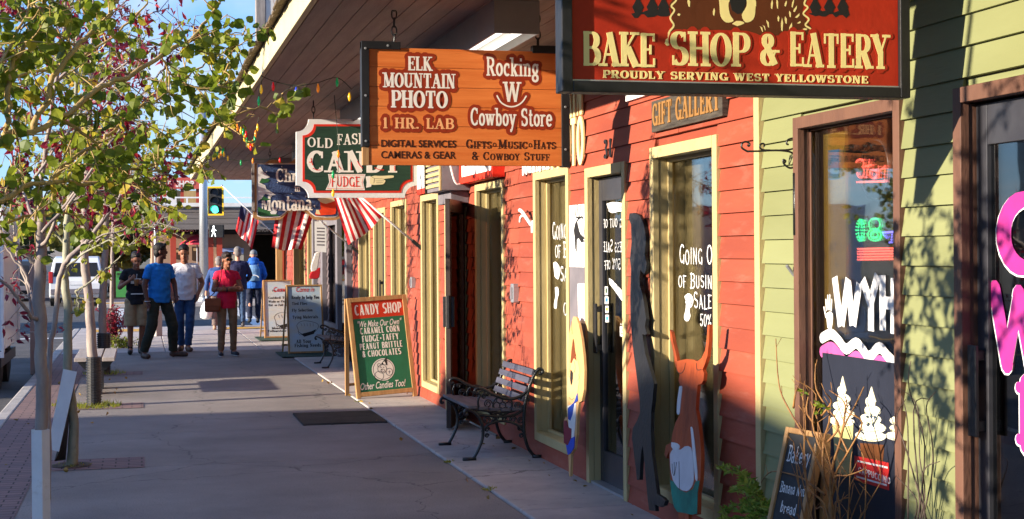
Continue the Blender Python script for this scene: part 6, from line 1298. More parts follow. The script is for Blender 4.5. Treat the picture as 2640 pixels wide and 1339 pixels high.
b.tube([(3.0, 5.27, 0), (3.0, 5.26, .3), atX(2374, 1400, 3.0)], [.006, .005, .004], 6); b.build('stems', M['twig'], ds_, True)
fe = thing('green_fern', 'feathery bright green plant beside the chalk board', 'plant', (2.9, 6.9, 0)); b = MB(); lv = MB(); rnd = random.Random(17)
M['fern'] = leafmat('fern_leaves', lin(110, 150, 50), lin(176, 190, 80), .4)
fb = V3((2.88, 6.78, 0.0))
for P in ([(1945, 1339), (1925, 1270), (1895, 1225), (1870, 1206)], [(1950, 1339), (1940, 1285), (1915, 1262), (1880, 1262)], [(1955, 1350), (1960, 1300), (1945, 1262), (1930, 1240)], [(1945, 1350), (1920, 1310), (1895, 1300), (1878, 1318)], [(1960, 1360), (1978, 1320), (1990, 1310)], [(1940, 1360), (1905, 1340), (1885, 1350)], [(1950, 1340), (1935, 1290), (1925, 1255)], [(1955, 1350), (1935, 1320), (1915, 1322)]):
    pts = [fb] + [atX(u, v, 2.86) + V3((rnd.uniform(-.06, .06), 0, 0)) for u, v in P]; q = spline(pts, 6); b.tube(q, .002, 5)
    for k in range(len(q) // 3, len(q)):
        for s in range(5): leaf(lv, q[k], V3((rnd.gauss(0, 1), rnd.gauss(0, 1), rnd.gauss(.3, .6))), rnd.uniform(.025, .05), rnd, 'lance')
b.build('stems', M['stem'], fe); lv.build('foliage', M['fern'], fe)
cbk, T, W_, H_, fw = aboard('chalk_board', 'small black chalk board in a wooden frame among the bare twigs', (2.69, 6.44), (2.74, 6.18), .82, .21, .2, .026)
T.ox, T.oy, T.k = 1850, 700, .4889
MB().prism([(fw, .05 + fw), (W_ - fw, .05 + fw), (W_ - fw, H_ - fw), (fw, H_ - fw)], T.F, -.012, 0).build('slate', mat('chalk_slate', (.03, .03, .032, 1), (.05, .05, .052, 1), sc=6, rough=.8), cbk)
b = MB()
for i, (txt, y, hgt, x0, w_) in enumerate((('Bakery', .69, .075, .045, .17), ('Banana Nut', .55, .05, .04, .185), ('bread', .46, .05, .07, .12), ('Hot food', .33, .05, .05, .16), ('coffee', .24, .045, .06, .14))): letters(b, txt, T.F, x0, y, w_, hgt, hand=True, thick=.11, thin=.09, jit=.04, seed=i, t1=.001)
b.build('chalk_lettering', M['paint'], cbk)
# ================================================================== the corner, the cross street and beyond
M['sigyel'] = mat('signal_yellow', (.75, .48, .02, 1), (.7, .44, .02, 1), rough=.5, bump=0)
M['siggreen'] = mat('green_signal_lens', (.1, .9, .6, 1), rough=.3, bump=0, emit=(.05, 1, .62, 1), estr=2.2)
M['sigwhite'] = mat('white_signal_man', (.9, .9, .9, 1), rough=.3, bump=0, emit=(.9, .95, 1, 1), estr=1.0)
px_, py_ = 2.14, 53.6
sp_ = thing('signal_pole', 'thick galvanised traffic signal pole across the side street', 'pole', (px_, py_, 0))
MB().tube([(px_, py_, .1), (px_, py_, 7)], [.16, .13], 20).build('pole', M['steel'], sp_, True); MB().lathe((px_, py_, 0), [(.26, .002), (.26, .06), (.2, .07), (.19, .12), (.17, .13)], 20).build('base_plate', M['steel'], sp_)
def at54(u, v, D=53.2): return atD(u, v, D)
a, c = at54(533, 479), at54(577, 556)
ts = thing('traffic_light', 'yellow framed traffic light showing green', 'traffic light', tuple(at54(555, 556)))
dX = V3((CA, -SA, 0)); Fs = lambda o: (lambda x, y, t: o + dX * x + V3((0, 0, y)) + V3((-SA, -CA, 0)) * t)
o = at54(555, 556); F = Fs(o); wq, hq = .30, 1.02
b = MB(); 
for P in ([(-wq, 0), (-wq + .055, 0), (-wq + .055, hq), (-wq, hq)], [(wq - .055, 0), (wq, 0), (wq, hq), (wq - .055, hq)], [(-wq + .055, 0), (wq - .055, 0), (wq - .055, .06), (-wq + .055, .06)], [(-wq + .055, hq - .06), (wq - .055, hq - .06), (wq - .055, hq), (-wq + .055, hq)]): b.prism(P, F, -.03, .01)
b.build('backplate_border', M['sigyel'], ts); MB().prism([(-wq + .056, .061), (wq - .056, .061), (wq - .056, hq - .061), (-wq + .056, hq - .061)], F, -.2, 0).build('housing', M['black'], ts)
def disc(r, cx, cy, n=20): return [(cx + r * math.cos(2 * math.pi * k / n), cy + r * math.sin(2 * math.pi * k / n)) for k in range(n)]
for k, nm in enumerate(('siggreen', 'glsd', 'glsd')):
    cy = .21 + .3 * k; MB().prism(disc(.125, 0, cy), F, 0, .02).build('lens', M[nm] if k == 0 else M['alu'], ts)
    v = MB(); n = 12
    for i in range(n):
        a0, a1 = math.pi * (i / n) * 1.2 - .3, math.pi * ((i + 1) / n) * 1.2 - .3
        v.add([F(.14 * math.cos(q), cy + .14 * math.sin(q), t) for t in (0, .2) for q in (a0, a1)] + [F(.15 * math.cos(q), cy + .15 * math.sin(q), t) for t in (0, .2) for q in (a0, a1)], [(0, 1, 3, 2), (4, 6, 7, 5), (2, 3, 7, 6), (0, 4, 5, 1)])
    v.build('visor', M['black'], ts)
ps = thing('walk_signal', 'black pedestrian signal showing a white walking figure', 'pedestrian signal', tuple(at54(557, 612)))
o = at54(557, 613); F = Fs(o); MB().prism([(-.25, 0), (.25, 0), (.25, .45), (-.25, .45)], F, -.2, 0).box(0, 0, 0, 0, 0, 0).build('housing', M['black'], ps, bev=.01)
b = MB(); k = .42; b.prism(disc(.035, -.08, .385), F, 0, .012)
for P in ([(-.08, .34), (-.085, .2)], [(-.085, .21), (-.03, .12), (-.02, .04)], [(-.085, .21), (-.12, .12), (-.15, .05)], [(-.08, .33), (-.03, .26), (.0, .25)], [(-.08, .33), (-.13, .27), (-.14, .22)]): ribbon(b, P, [.045 if P[0][0] == -.08 and len(P) == 2 else .028] * len(P), F, 0, .012, caps=True)
b.build('walking_figure', M['sigwhite'], ps)
lp = thing('push_button_post', 'thin silver post on a square grey base behind the waiting men', 'post', (.36, 31.3, 0)); MB().tube([(.30, 31.3, .5), (.30, 31.3, 3.1)], .035, 12).build('post', M['steel'], lp, True); MB().lathe((.30, 31.3, 0), [(.12, .0), (.11, .5), (.05, .56)], 4).build('base', M['conc'], lp)
# fly shop
YF = 57.0; T = SignText(YF, 0, 0, 1.0); Ff = signframe(YF)
M['flytan'] = mat('tan_shop_wall', (.42, .27, .19, 1), (.36, .23, .16, 1), sc=1, rough=.8, st=(6, 1, .4)); M['eave'] = mat('grey_eave_boards', (.2, .175, .165, 1), (.15, .13, .125, 1), sc=2, rough=.8, st=(.4, 1, 7)); M['redpost'] = flat('red_post_paint', (176, 70, 52)); M['palewood'] = flat('pale_clapboard', (170, 165, 158), .85)
fs = thing('fly_shop', 'low tan shop with a deep grey eave across the side street', 'building', (7, 60, 0))
x0 = T.p(392, 700)[0]
b = MB(); dx0, dx1 = T.p(645, 700)[0], T.p(716, 700)[0]; b.box(x0, dx0, YF, YF + .2, 0, 3.0); b.box(dx1, 15, YF, YF + .2, 0, 3.0); b.box(dx0, dx1, YF, YF + .2, 2.35, 3.0); b.box(x0, x0 + .2, YF + .2, YF + 9, 0, 3.0); b.box(14.8, 15, YF + .2, YF + 9, 0, 3); b.box(x0 + .2, 14.8, YF + 8.8, YF + 9, 0, 3); b.build('wall', M['flytan'], fs)
MB().box(x0 + .2, 14.8, YF + 4, YF + 4.1, 0, 3).build('inner_wall', M['room'], fs)
b = MB(); y0 = YF - 2.2; zA, zB = atY(520, 592, y0).z, atY(520, 533, y0).z; n = 4
for k in range(n): b.box(x0 - .6, 15.5, y0 + .02 * k, y0 + .1 + .02 * k, zA + (zB - zA) * k / n, zA + (zB - zA) * (k + 1) / n - .015)
b.box(x0 - .5, 15.4, y0 + .2, YF + 9.5, zA + .05, zB - .02); b.build('eave', M['eave'], fs); MB().box(x0 - .65, 15.6, y0 - .05, y0 + .3, zB, zB + .13).build('roof_trim', M['white'], fs)
b = MB()
for u in (543, 566, 447): x = atY(u, 700, y0 + .6).x; b.box(x - .1, x + .1, y0 + .5, y0 + .7, 0.0, zA + .05)
b.build('post', M['redpost'], fs)
q0, q1 = T.p(558, 760), T.p(628, 655); MB().box(q0[0], q1[0], YF - .06, YF - .001, .3, q1[1]).build('clapboard_panel', M['palewood'], fs)
fb1 = thing('shop_sign', 'dark board under the far eave lettered FLOAT TRIPS and FLY SHOP', 'sign', (5, YF - .5, 2.6)); q0, q1 = T.p(425, 606), T.p(712, 584); MB().box(q0[0], q1[0], YF - .56, YF - .5, q0[1], q1[1]).build('board', flat('sign_charcoal', (52, 44, 44)), fb1)
Tb = SignText(YF - .56, 0, 0, 1.0); Fb = signframe(YF - .56); b = MB()
for txt, u0, u1 in (('FLOAT TRIPS', 461, 552), ('FLY SHOP', 638, 696)): x, z, wd, h = Tb.box(u0, 587.5, u1, 597.5); sans(b, txt, Fb, x, z, wd, h, bold=.03, t1=.02)
b.build('lettering', M['elkwhite'], fb1)
pf = thing('print_poster', 'long blue printed picture on the tan wall across the street', 'poster', (4.4, YF, 1.8)); q0, q1 = T.p(558, 655), T.p(628, 640); MB().box(q0[0], q1[0], YF - .1, YF - .061, q0[1], q1[1]).build('print', mat('blue_print', lin(70, 130, 215), lin(190, 190, 215), sc=2, rough=.5, bump=0, st=(.4, 1, 4)), pf)
b = MB(); z = q0[1]; 
for u in (566, 590, 608): x = T.p(u, 650)[0]; b.box(x, x + .16, YF - .105, YF - .099, z + .01, z + .07)
b.build('dark_figures', M['ink'], pf)
for lb, u0, v0, u1, v1 in (('dark brown poster on the tan wall left of the signal pole', 495, 636, 512, 672), ('narrow brown poster on the tan wall behind the man in white', 450, 640, 470, 668)):
    q0, q1 = T.p(u0, v1), T.p(u1, v0); t = thing('wall_poster', lb, 'poster', (q0[0], YF, q0[1]), 0, 'posters on the far shop'); MB().box(q0[0], q1[0], YF - .05, YF - .001, q0[1], q1[1]).build('sheet', flat('poster_brown', (70, 52, 40)), t); MB().box(q0[0] + .05, q1[0] - .05, YF - .056, YF - .051, q1[1] - .16, q1[1] - .06).build('lettering', flat('poster_tan', (190, 160, 120)), t)
um = thing('patio_umbrella', 'red and white umbrella in front of the far tan shop', 'umbrella', tuple(atY(505, 760, YF - 1.2))); c = atY(508, 604, YF - 1.2); MB().tube([(c.x, c.y, 0), (c.x, c.y, c.z)], .025, 8).build('pole', M['steel'], um); MB().lathe((c.x, c.y, c.z - .38), [(.62, 0), (.6, .05), (.3, .25), (.02, .38)], 10).build('canopy', flat('umbrella_red', (200, 60, 80)), um)
# roof deck sign over the fly shop
b = MB(); TS_ = SignText(YF + 1.5, 0, 0, 1.0); F2 = signframe(YF + 1.5)
ur = thing('roof_sign', 'red roof sign lettered TROUT SHOP above the far eave', 'sign', tuple(atY(460, 525, YF + 1.5))); q0, q1 = TS_.p(372, 487), TS_.p(514, 458); MB().box(q0[0], q1[0], YF + 1.5, YF + 1.6, q0[1], q1[1]).build('board', flat('faded_red_board', (206, 96, 84)), ur)
x, z, wd, h = TS_.box(385, 466, 500, 482); sans(b, 'TROUT SHOP', F2, x, z, wd, h, bold=.03, t1=.02); b.build('lettering', M['elkwhite'], ur)
b = MB()
for u in (425, 470, 510): x = TS_.p(u, 500)[0]; b.box(x - .06, x + .06, YF + 1.62, YF + 1.75, zB - .05, q1[1])
b.build('post', M['redpost'], ur)
dk_ = thing('roof_deck_wall', 'white and blue wall pieces standing on the roof across the street', 'wall', tuple(atY(470, 525, YF + 3))); q0, q1 = atY(415, 527, YF + 3), atY(455, 489, YF + 3); MB().box(q0.x, q1.x, YF + 3, YF + 3.2, zB - .05, q1.z).build('white_panel', M['white'], dk_); q0, q1 = atY(456, 527, YF + 3), atY(512, 492, YF + 3); MB().box(q0.x, q1.x, YF + 3.05, YF + 3.2, zB - .05, q1.z).build('tan_panel', M['tan'], dk_)
b = MB(); z_ = atY(520, 508, YF - 1.5).z; b.box(x0, 15, YF - 1.52, YF - 1.48, z_ - .05, z_); 
for k in range(12): b.box(x0 + k * 1.2, x0 + k * 1.2 + .06, YF - 1.515, YF - 1.485, zB + .0, z_ - .052)
tag(b.build('roof_railing', M['white']), 'white railing along the roof edge across the street', 'railing')
bb = thing('banner_board', 'green sandwich banner lettered BEST BURGERS by the far kerb', 'sandwich board', (-.8, 60, 0)); TB = SignText(60, 0, 0, 1.0); Fb2 = signframe(60); q0, q1 = TB.p(299, 747), TB.p(330, 700); MB().box(q0[0], q1[0], 60, 60.04, 0.0, q1[1]).build('panel', flat('banner_green', (70, 150, 84)), bb); b = MB(); x, z, wd, h = TB.box(301, 704, 328, 710); sans(b, 'BEST B', Fb2, x, z, wd, h, bold=.03, t1=.01); x, z, wd, h = TB.box(301, 712, 328, 716); sans(b, 'YELLOWSTONE', Fb2, x, z, wd, h, t1=.01); b.build('lettering', M['ink'], bb)
# vehicles
M['carwhite'] = mat('white_car_paint', (.72, .73, .75, 1), (.68, .69, .71, 1), sc=3, rough=.2, bump=0, spec=.6); M['tyre'] = mat('tyre_rubber', (.02, .02, .02, 1), rough=.8); M['tail'] = mat('tail_lamp', (.5, .02, .02, 1), rough=.2, bump=0, spec=.6); M['cargls'] = glass('car_glass', (.12, .13, .14, 1), .3)
def car(label, x, y, w, h, l, paint, sd, flip=False):
    t = thing('parked_car', label, 'car', (x, y, -.13)); z0 = -.13
    hw = w / 2; b = MB()
    prof = [(0, .32), (-.06, .5), (-.06, .78), (.02, 1.0), (.18, h - .22), (.42, h - .06), (.9, h), (l * .5, h - .01), (l * .63, h - .12), (l * .76, 1.02), (l * .97, .92), (l, .7), (l, .36), (l - .1, .28), (.1, .28)]
    n = len(prof)
    ring = [0.72, .96, 1.0, 1.0, .96, .72]
    sec = []
    for k, (sx, ins) in enumerate(((-1, .0), (-.97, 1), (-.97, 1), (.97, 1), (1, 0))): pass
    def half(s, e, tz): return [V3((x + s * hw * (1 - (.0 if pz < .95 else .17 * (pz - .95) / (h - .95))) * e, y + py, z0 + pz)) for py, pz in prof]
    A_, B_ = half(-1, 1, 0), half(1, 1, 0); b.add(A_ + B_, [tuple(range(n)), tuple(reversed(range(n, 2 * n)))] + [(i, n + i, n + (i + 1) % n, (i + 1) % n) for i in range(n)])
    b.build('body', paint, t, bev=.05)
    MB().add([V3((x + s * hw * k, y + py, z0 + pz)) for (s, k, py, pz) in ((-1, .84, .02 - .012, 1.03), (1, .84, .02 - .012, 1.03), (1, .76, .19 - .015, h - .22), (-1, .76, .19 - .015, h - .22))], [(0, 1, 2, 3)]).build('rear_window', M['black'], t)
    for s in (-1, 1):
        xx = x + s * (hw + .004); MB().add([V3((x + s * (hw * (1 - .17 * (pz - .95) / (h - .95)) + .006), y + py, z0 + pz)) for py, pz in ((.35, 1.02), (l * .7, 1.02), (l * .58, h - .14), (.55, h - .14))], [(0, 1, 2, 3)]).build('side_window', M['black'], t)
        MB().box(x + s * hw * .93 - .07, x + s * hw * .93 + .07, y - .085, y + .05, z0 + .8, z0 + 1.2).build('tail_light', M['tail'], t, bev=.02)
        for py in (.75, l - .85):
            wl_ = MB(); Rm = Matrix.Rotation(rad(90), 3, 'Y'); wl_.lathe((x + s * (hw - .1) - .1, y + py, z0 + .33), [(.2, 0), (.33, .01), (.33, .2), (.2, .21)], 18, Rm); wo = wl_.build('wheel', M['tyre'], t); MB().lathe((x + s * (hw + .012) - .005, y + py, z0 + .33), [(.19, 0), (.19, .012)], 14, Rm).build('rim', M['steel'], wo)
    MB().box(x - hw * .95, x + hw * .95, y - .12, y - .02, z0 + .42, z0 + .6).build('bumper', M['grey'], t, bev=.02); MB().box(x - .26, x + .26, y - .078, y - .066, z0 + .74, z0 + .88).build('number_plate', M['white'], t)
    return t
car('white station wagon seen from behind between the tree trunks', -2.15, 54.2, 1.8, 1.72, 4.6, M['carwhite'], 1)
car('red car parked ahead of the white station wagon', -2.3, 63, 1.8, 1.5, 4.5, flat('red_car_paint', (150, 24, 24), .9, .25), 2)
car('dark grey car parked farther up the street', -4.9, 60.5, 1.85, 1.6, 4.6, flat('dark_car_paint', (50, 54, 60), .9, .25), 3)
car('silver car parked farthest up the street', -2.2, 73, 1.8, 1.5, 4.5, flat('silver_car_paint', (150, 155, 160), .9, .25), 4)
tr2 = thing('utility_trailer', 'white boxed trailer parked at the kerb, cut off by the left edge', 'trailer', (-2.85, 22, -.13))
MB().box(-4.0, -1.72, 20.35, 22.9, .42, 2.3).build('box_body', M['carwhite'], tr2, bev=.015); b = MB(); b.box(-1.73, -1.70, 20.3, 20.42, .4, 2.3).box(-1.715, -1.695, 22.8, 22.92, .42, 2.3).box(-4.0, -1.7, 20.28, 20.345, .34, .415); b.build('edge_rail', M['white'], tr2)
for yy in (20.95, 22.2): w_ = MB().lathe((-2.0, yy, .2), [(.18, 0), (.32, .02), (.32, .2), (.18, .22)], 20, Matrix.Rotation(rad(90), 3, 'Y')).build('wheel', M['tyre'], tr2)
MB().box(-1.98, -1.92, 20.4, 20.48, -.05, .34).build('jack_leg', M['white'], tr2); MB().box(-3.8, -1.75, 20.5, 22.8, .2, .34).build('chassis', M['black'], tr2)
pw = thing('kerb_post', 'weathered pinkish wooden post standing at the kerb behind the trailer', 'post', (-1.52, 23.6, 0)); MB().box(-1.6, -1.5, 23.5, 23.6, -.13, 1.55).build('post', mat('pinkish_wood', (.4, .3, .27, 1), (.3, .22, .2, 1), sc=5, rough=.8, st=(5, 5, .5)), pw, bev=.008)
# far trees and hills
M['farleaf'] = leafmat('far_tree_leaves', lin(74, 84, 40), lin(112, 110, 52), .25); M['farpine'] = leafmat('far_pine_needles', lin(40, 58, 36), lin(66, 80, 44), .15)
def fartree(label, x, y, h, rw, sd, pine, grp):
    rnd = random.Random(sd); t = thing('far_tree', label, 'tree', (x, y, -.14), 0, grp); MB().tube([(x, y, -.14), (x, y, h * .6)], [.2, .08], 8).build('trunk', M['bark'], t); lv = MB()
    for k in range(900):
        if pine: z = h * (.15 + .85 * rnd.random() ** 1.2); r = rw * (1 - z / h) * rnd.uniform(.3, 1.1) + .1
        else:
            z = h * rnd.uniform(.3, 1); q = (z / h - .62) / .38; r = rw * math.sqrt(max(.02, 1 - q * q)) * rnd.random() ** .4 * (1 + .25 * math.sin(z * 3 + sd))
        a = rnd.random() * 6.283; leaf(lv, V3((x + r * math.cos(a), y + r * math.sin(a), z)), V3((math.cos(a), math.sin(a), rnd.gauss(-.2, .5))), rnd.uniform(.3, .6), rnd, 'aspen')
    lv.build('crown', M['farpine' if pine else 'farleaf'], t)
for i, (x, y, h, rw, p) in enumerate([(-1, 66, 4.5, 1.6, 0), (-.6, 76, 5, 2, 0), (-8, 95, 6, 2.4, 0), (-2.5, 100, 8, 2.2, 1), (-14, 110, 9, 2.6, 1), (-5, 120, 7, 3, 0), (-19, 125, 8, 3, 0), (-10, 135, 10, 2.8, 1), (1, 140, 8, 3, 0), (-24, 150, 10, 3.4, 0), (-15, 160, 11, 3, 1), (-4, 165, 9, 3.2, 0)]):
    fartree(['leafy green tree on the far pavement beyond the tan shop, nearer of two', 'leafy green tree on the far pavement beyond the tan shop, farther of two', 'round leafed tree far up the street, left of the pines', 'dark narrow pine nearest the far tan shop', 'dark pine far up the street at the left', 'round leafed tree in the middle of the far street', 'round leafed tree at the far left of the street', 'tall dark pine in the middle of the far street', 'round leafed tree behind the roof sign', 'broad leafed tree at the very far left', 'tallest dark pine at the far left end', 'round leafed tree at the far end of the street'][i], x, y, h, rw, i + 50, p, 'trees far up the street')
b = MB(); n = 90; rnd = random.Random(2)
for j, (yy, amp) in enumerate(((1500, .0), (1700, 1.0), (2000, .3))):
    for i in range(n + 1):
        x = -1800 + 4200 * i / n; hq = 34 + 30 * mnoise.noise(V3((x * .0022, 3.3, j))) + 10 * mnoise.noise(V3((x * .011, 1.3, 0))) ; hq += 26 * math.exp(-((x - 230) / 220) ** 2)
        b.v.append(V3((x, yy, -2 + (hq if amp == 1.0 else (0 if amp == 0 else hq * .7)))))
for j in range(2):
    for i in range(n): a = j * (n + 1) + i; b.f.append((a, a + 1, a + n + 2, a + n + 1))
b.build('hills', mat('dry_hills', (.3, .24, .2, 1), (.2, .18, .15, 1), sc=.01, rough=1, bump=0), smooth=True, kind='structure')
# ================================================================== coloured string lights
M['wire'] = mat('green_wire', (.02, .04, .025, 1), rough=.6, bump=0); BC = {'r': (214, 30, 34), 'g': (20, 150, 84), 'y': (240, 186, 40), 'o': (244, 138, 34), 'b': (40, 70, 200)}
for k, c in BC.items(): M['bulb_' + k] = mat({'r': 'red', 'g': 'green', 'y': 'yellow', 'o': 'orange', 'b': 'blue'}[k] + '_bulb', lin(*c), tuple(q * .9 for q in lin(*c)[:3]) + (1,), rough=.25, bump=0, spec=.6, emit=lin(*c), estr=.12)
def strand(label, wire, bulbs, r=.014):
    t = thing('string_light', label, 'string lights', tuple(wire[0]), 0, 'coloured string lights under the awning')
    MB().tube(spline(wire, 8), .003, 5).build('wire', M['wire'], t)
    for p, c in bulbs:
        p = V3(p); MB().lathe(p, [(.006, 0), (.008, -.018), (r * .8, -.024), (r, -.04), (r * .75, -.062), (r * .2, -.078)], 10).build('bulb', M['bulb_' + c], t, True)
def ov(u, v, d): return atD(u * 1.0248, v * 1.0248, d)
D = 12.6
strand('light string with six coloured bulbs swagged across the soffit above the green sign', [ov(655, 190, D), ov(690, 205, D), ov(745, 216, D), ov(800, 208, D), ov(848, 196, D), ov(885, 225, D)], [(ov(687, 207, D), 'r'), (ov(745, 218, D), 'b'), (ov(800, 211, D), 'o'), (ov(848, 196, D), 'g'), (ov(879, 232, D), 'y')])
strand('short drop of a yellow over a green bulb at the cream fascia', [ov(657, 192, D - .1), ov(657, 215, D - .1), ov(650, 245, D - .1)], [(ov(657, 214, D - .1), 'y'), (ov(651, 243, D - .1), 'g')])
D = 16.0
P = [(590, 306), (600, 318), (610, 332), (620, 345), (624, 358), (630, 372), (637, 360), (641, 345), (646, 325), (652, 300)]
strand('looped bunch of many coloured bulbs hanging nearest the fascia edge', [ov(u, v - 8, D) for u, v in P], [(ov(u, v - 6, D), c) for (u, v), c in zip([(586, 312), (597, 318), (606, 326), (612, 330), (619, 336), (615, 345), (621, 352), (626, 362), (631, 368), (636, 358), (641, 348), (643, 334), (648, 318)], 'roygrygorogoyr'[:13])])
D = 21.5
strand('farther looped bunch of yellow and green bulbs at the fascia edge', [ov(u, v, D) for u, v in ((534, 395), (545, 400), (556, 385), (566, 372), (572, 398))], [(ov(u, v, D), c) for (u, v), c in zip([(536, 392), (541, 388), (546, 380), (551, 386), (556, 380), (562, 370), (563, 382), (559, 376), (573, 392)], 'yygyogygy')])
D = 14.4
strand('dangling light cord with three bulbs in front of the green hanging sign', [ov(840, 230, D), ov(846, 300, D), ov(852, 370, D), ov(850, 440, D), ov(846, 480, D)], [(ov(851, 378, D), 'o'), (ov(838, 430, D), 'g'), (ov(838, 476, D), 'y')], .016)
D = 20.5
strand('light string stretched along the far soffit', [ov(560, 398, D), ov(605, 405, D), ov(636, 402, D), ov(700, 398, D), ov(740, 380, D)], [(ov(606, 403, D), 'g'), (ov(636, 398, D), 'o'), (ov(704, 396, D), 'r')])
# ================================================================== flags
M['fred'] = mat('flag_red', lin(196, 30, 40), lin(176, 26, 36), sc=20, rough=.7, bump=.3, bsc=90); M['fwhite'] = mat('flag_white', lin(232, 222, 214), lin(214, 204, 198), sc=20, rough=.7, bump=.3, bsc=90); M['fnavy'] = mat('flag_navy', lin(40, 44, 80), rough=.7)
def flag(label, base, tip, grid, nst, canton, amp, sd):
    base, tip = V3(base), V3(tip); t = thing('flag', label, 'flag', tuple(base), 0, 'striped flags on the shop fronts')
    d = (tip - base).normalized(); MB().tube([base, tip], .0125, 10).build('pole', M['white'], t, True); MB().ell(tip, .02, 10, 6).build('finial', M['steel'], t, True)
    MB().tube([base - d * .03, base + d * .13], .022, 8).box(FX - .03, FX - .018, base.y - .04, base.y + .04, base.z - .07, base.z + .05).build('bracket', M['iron'], t)
    tl, tr_, br, bl = grid; rnd = random.Random(sd); NU, NV = nst * 4, 22
    def S_(a, b):
        p = tl.lerp(tr_, a).lerp(bl.lerp(br, a), b); n = (tr_ - tl).cross(bl - tl).normalized()
        w_ = amp * (math.sin(a * 9 + b * 2.2 + sd) * (.35 + b) + .5 * math.sin(a * 17 - b * 4 + sd * 2))
        return p + n * w_ + V3((0, 0, .02 * math.sin(a * 7 + sd) * b))
    for col, nm in ((0, 'red_stripes'), (1, 'white_stripes')):
        b = MB()
        for s in range(nst):
            if s % 2 != col: continue
            i0, i1 = s * 4, s * 4 + 4; base_i = len(b.v)
            for j in range(NV + 1):
                for i in range(i0, i1 + 1): b.v.append(S_(i / NU, j / NV))
            for j in range(NV):
                for i in range(4):
                    if canton and j < NV * .42 and (s * 4 + i) < NU * canton: continue
                    a = base_i + j * 5 + i; b.f.append((a, a + 1, a + 6, a + 5))
        b.build(nm, M['fred' if col == 0 else 'fwhite'], t, True)
    if canton:
        b = MB(); m = int(NU * canton); jj = int(NV * .42) + 1
        for j in range(jj + 1):
            for i in range(m + 1): b.v.append(S_(i / NU, j / NV))
        for j in range(jj):
            for i in range(m): a = j * (m + 1) + i; b.f.append((a, a + 1, a + m + 2, a + m + 1))
        b.build('canton', M['fnavy'], t, True)
def px4(x, y, d): return atD(500 + x * .30603, 350 + y * .30603, d)
b1 = atX(1086, 640, FX - .03); d1 = b1.x * SA + b1.y * CA
flag('striped flag nearest the camera, its hem showing just under the green candy sign', b1, px4(1290, 420, d1 - .15), (px4(1130, 360, d1 - .2), px4(1385, 500, d1 - .12), px4(1585, 702, d1 - .05), px4(1300, 935, d1 - .1)), 13, 0, .02, 1)
b2 = atX(925, 652, FX - .03); d2 = b2.x * SA + b2.y * CA
flag('middle striped flag hanging below the blue Christmas sign', b2, px4(800, 500, d2 - .2), (px4(700, 560, d2 - .2), px4(1010, 660, d2 - .12), px4(905, 968, d2 - .1), px4(655, 950, d2 - .2)), 9, 0, .03, 2)
b3 = atX(722, 618, FX - .05); d3 = b3.x * SA + b3.y * CA
flag('farthest striped flag with its navy corner, hanging narrow beside the traffic light', b3, px4(235, 420, d3 - .6), (px4(395, 585, d3 - .5), px4(545, 720, d3 - .4), px4(490, 960, d3 - .4), px4(350, 800, d3 - .5)), 9, .34, .05, 3)
ht = thing('hanging_stocking', 'red and white cloth stocking figure hanging on the grey shop front', 'decoration', tuple(atX(812, 719, 2.95))); TT = Plane((2.95, 25.5, 0), (1, 0, 0), (0, 0, 1), 650, 650, .30599)
MB().prism([TT.p(*q) for q in smooth2([(500, 165), (540, 150), (572, 130), (565, 215), (520, 228), (482, 222), (486, 190)], 2)], TT.F, -.04, .04).build('red_cloth', M['fred'], ht, bev=.01); MB().prism([TT.p(*q) for q in smooth2([(530, 10), (572, 0), (560, 70), (545, 150), (500, 165), (498, 110), (515, 60)], 2)], TT.F, -.04, .04).build('white_cloth', M['fwhite'], ht, bev=.01)
wp2 = thing('shop_poster', 'white poster hanging on the grey shop front above the stocking', 'poster', tuple(atX(826, 650, 3.0))); TT = Plane((2.96, 23.6, 0), (1, 0, 0), (0, 0, 1), 500, 350, .30603); MB().prism([TT.p(*q) for q in ((1018, 722), (1118, 726), (1116, 985), (1020, 975))], TT.F, -.01, 0).build('sheet', M['paper'], wp2)
b = MB()
for k in range(6): TT.line(b, [(1035, 780 + k * 28), (1100, 782 + k * 28)], .02, .002)
b.build('printing', M['grey'], wp2)
cp = thing('awning_post', 'brown wooden post at the far end of the shop row', 'post', (2.75, 31, 0)); q = atX(718, 700, 2.72); MB().box(2.67, 2.80, q.y - .07, q.y + .07, 0.01, AZ).build('post', M['wood'], cp, bev=.008); pip = thing('drain_pipe', 'pinkish drain pipe beside the wooden awning post', 'pipe', (2.9, 31, 0)); q = atX(731, 700, 2.85); MB().tube([(2.85, q.y, .01), (2.85, q.y, AZ)], .05, 12).build('pipe', M['redpost'], pip, True)
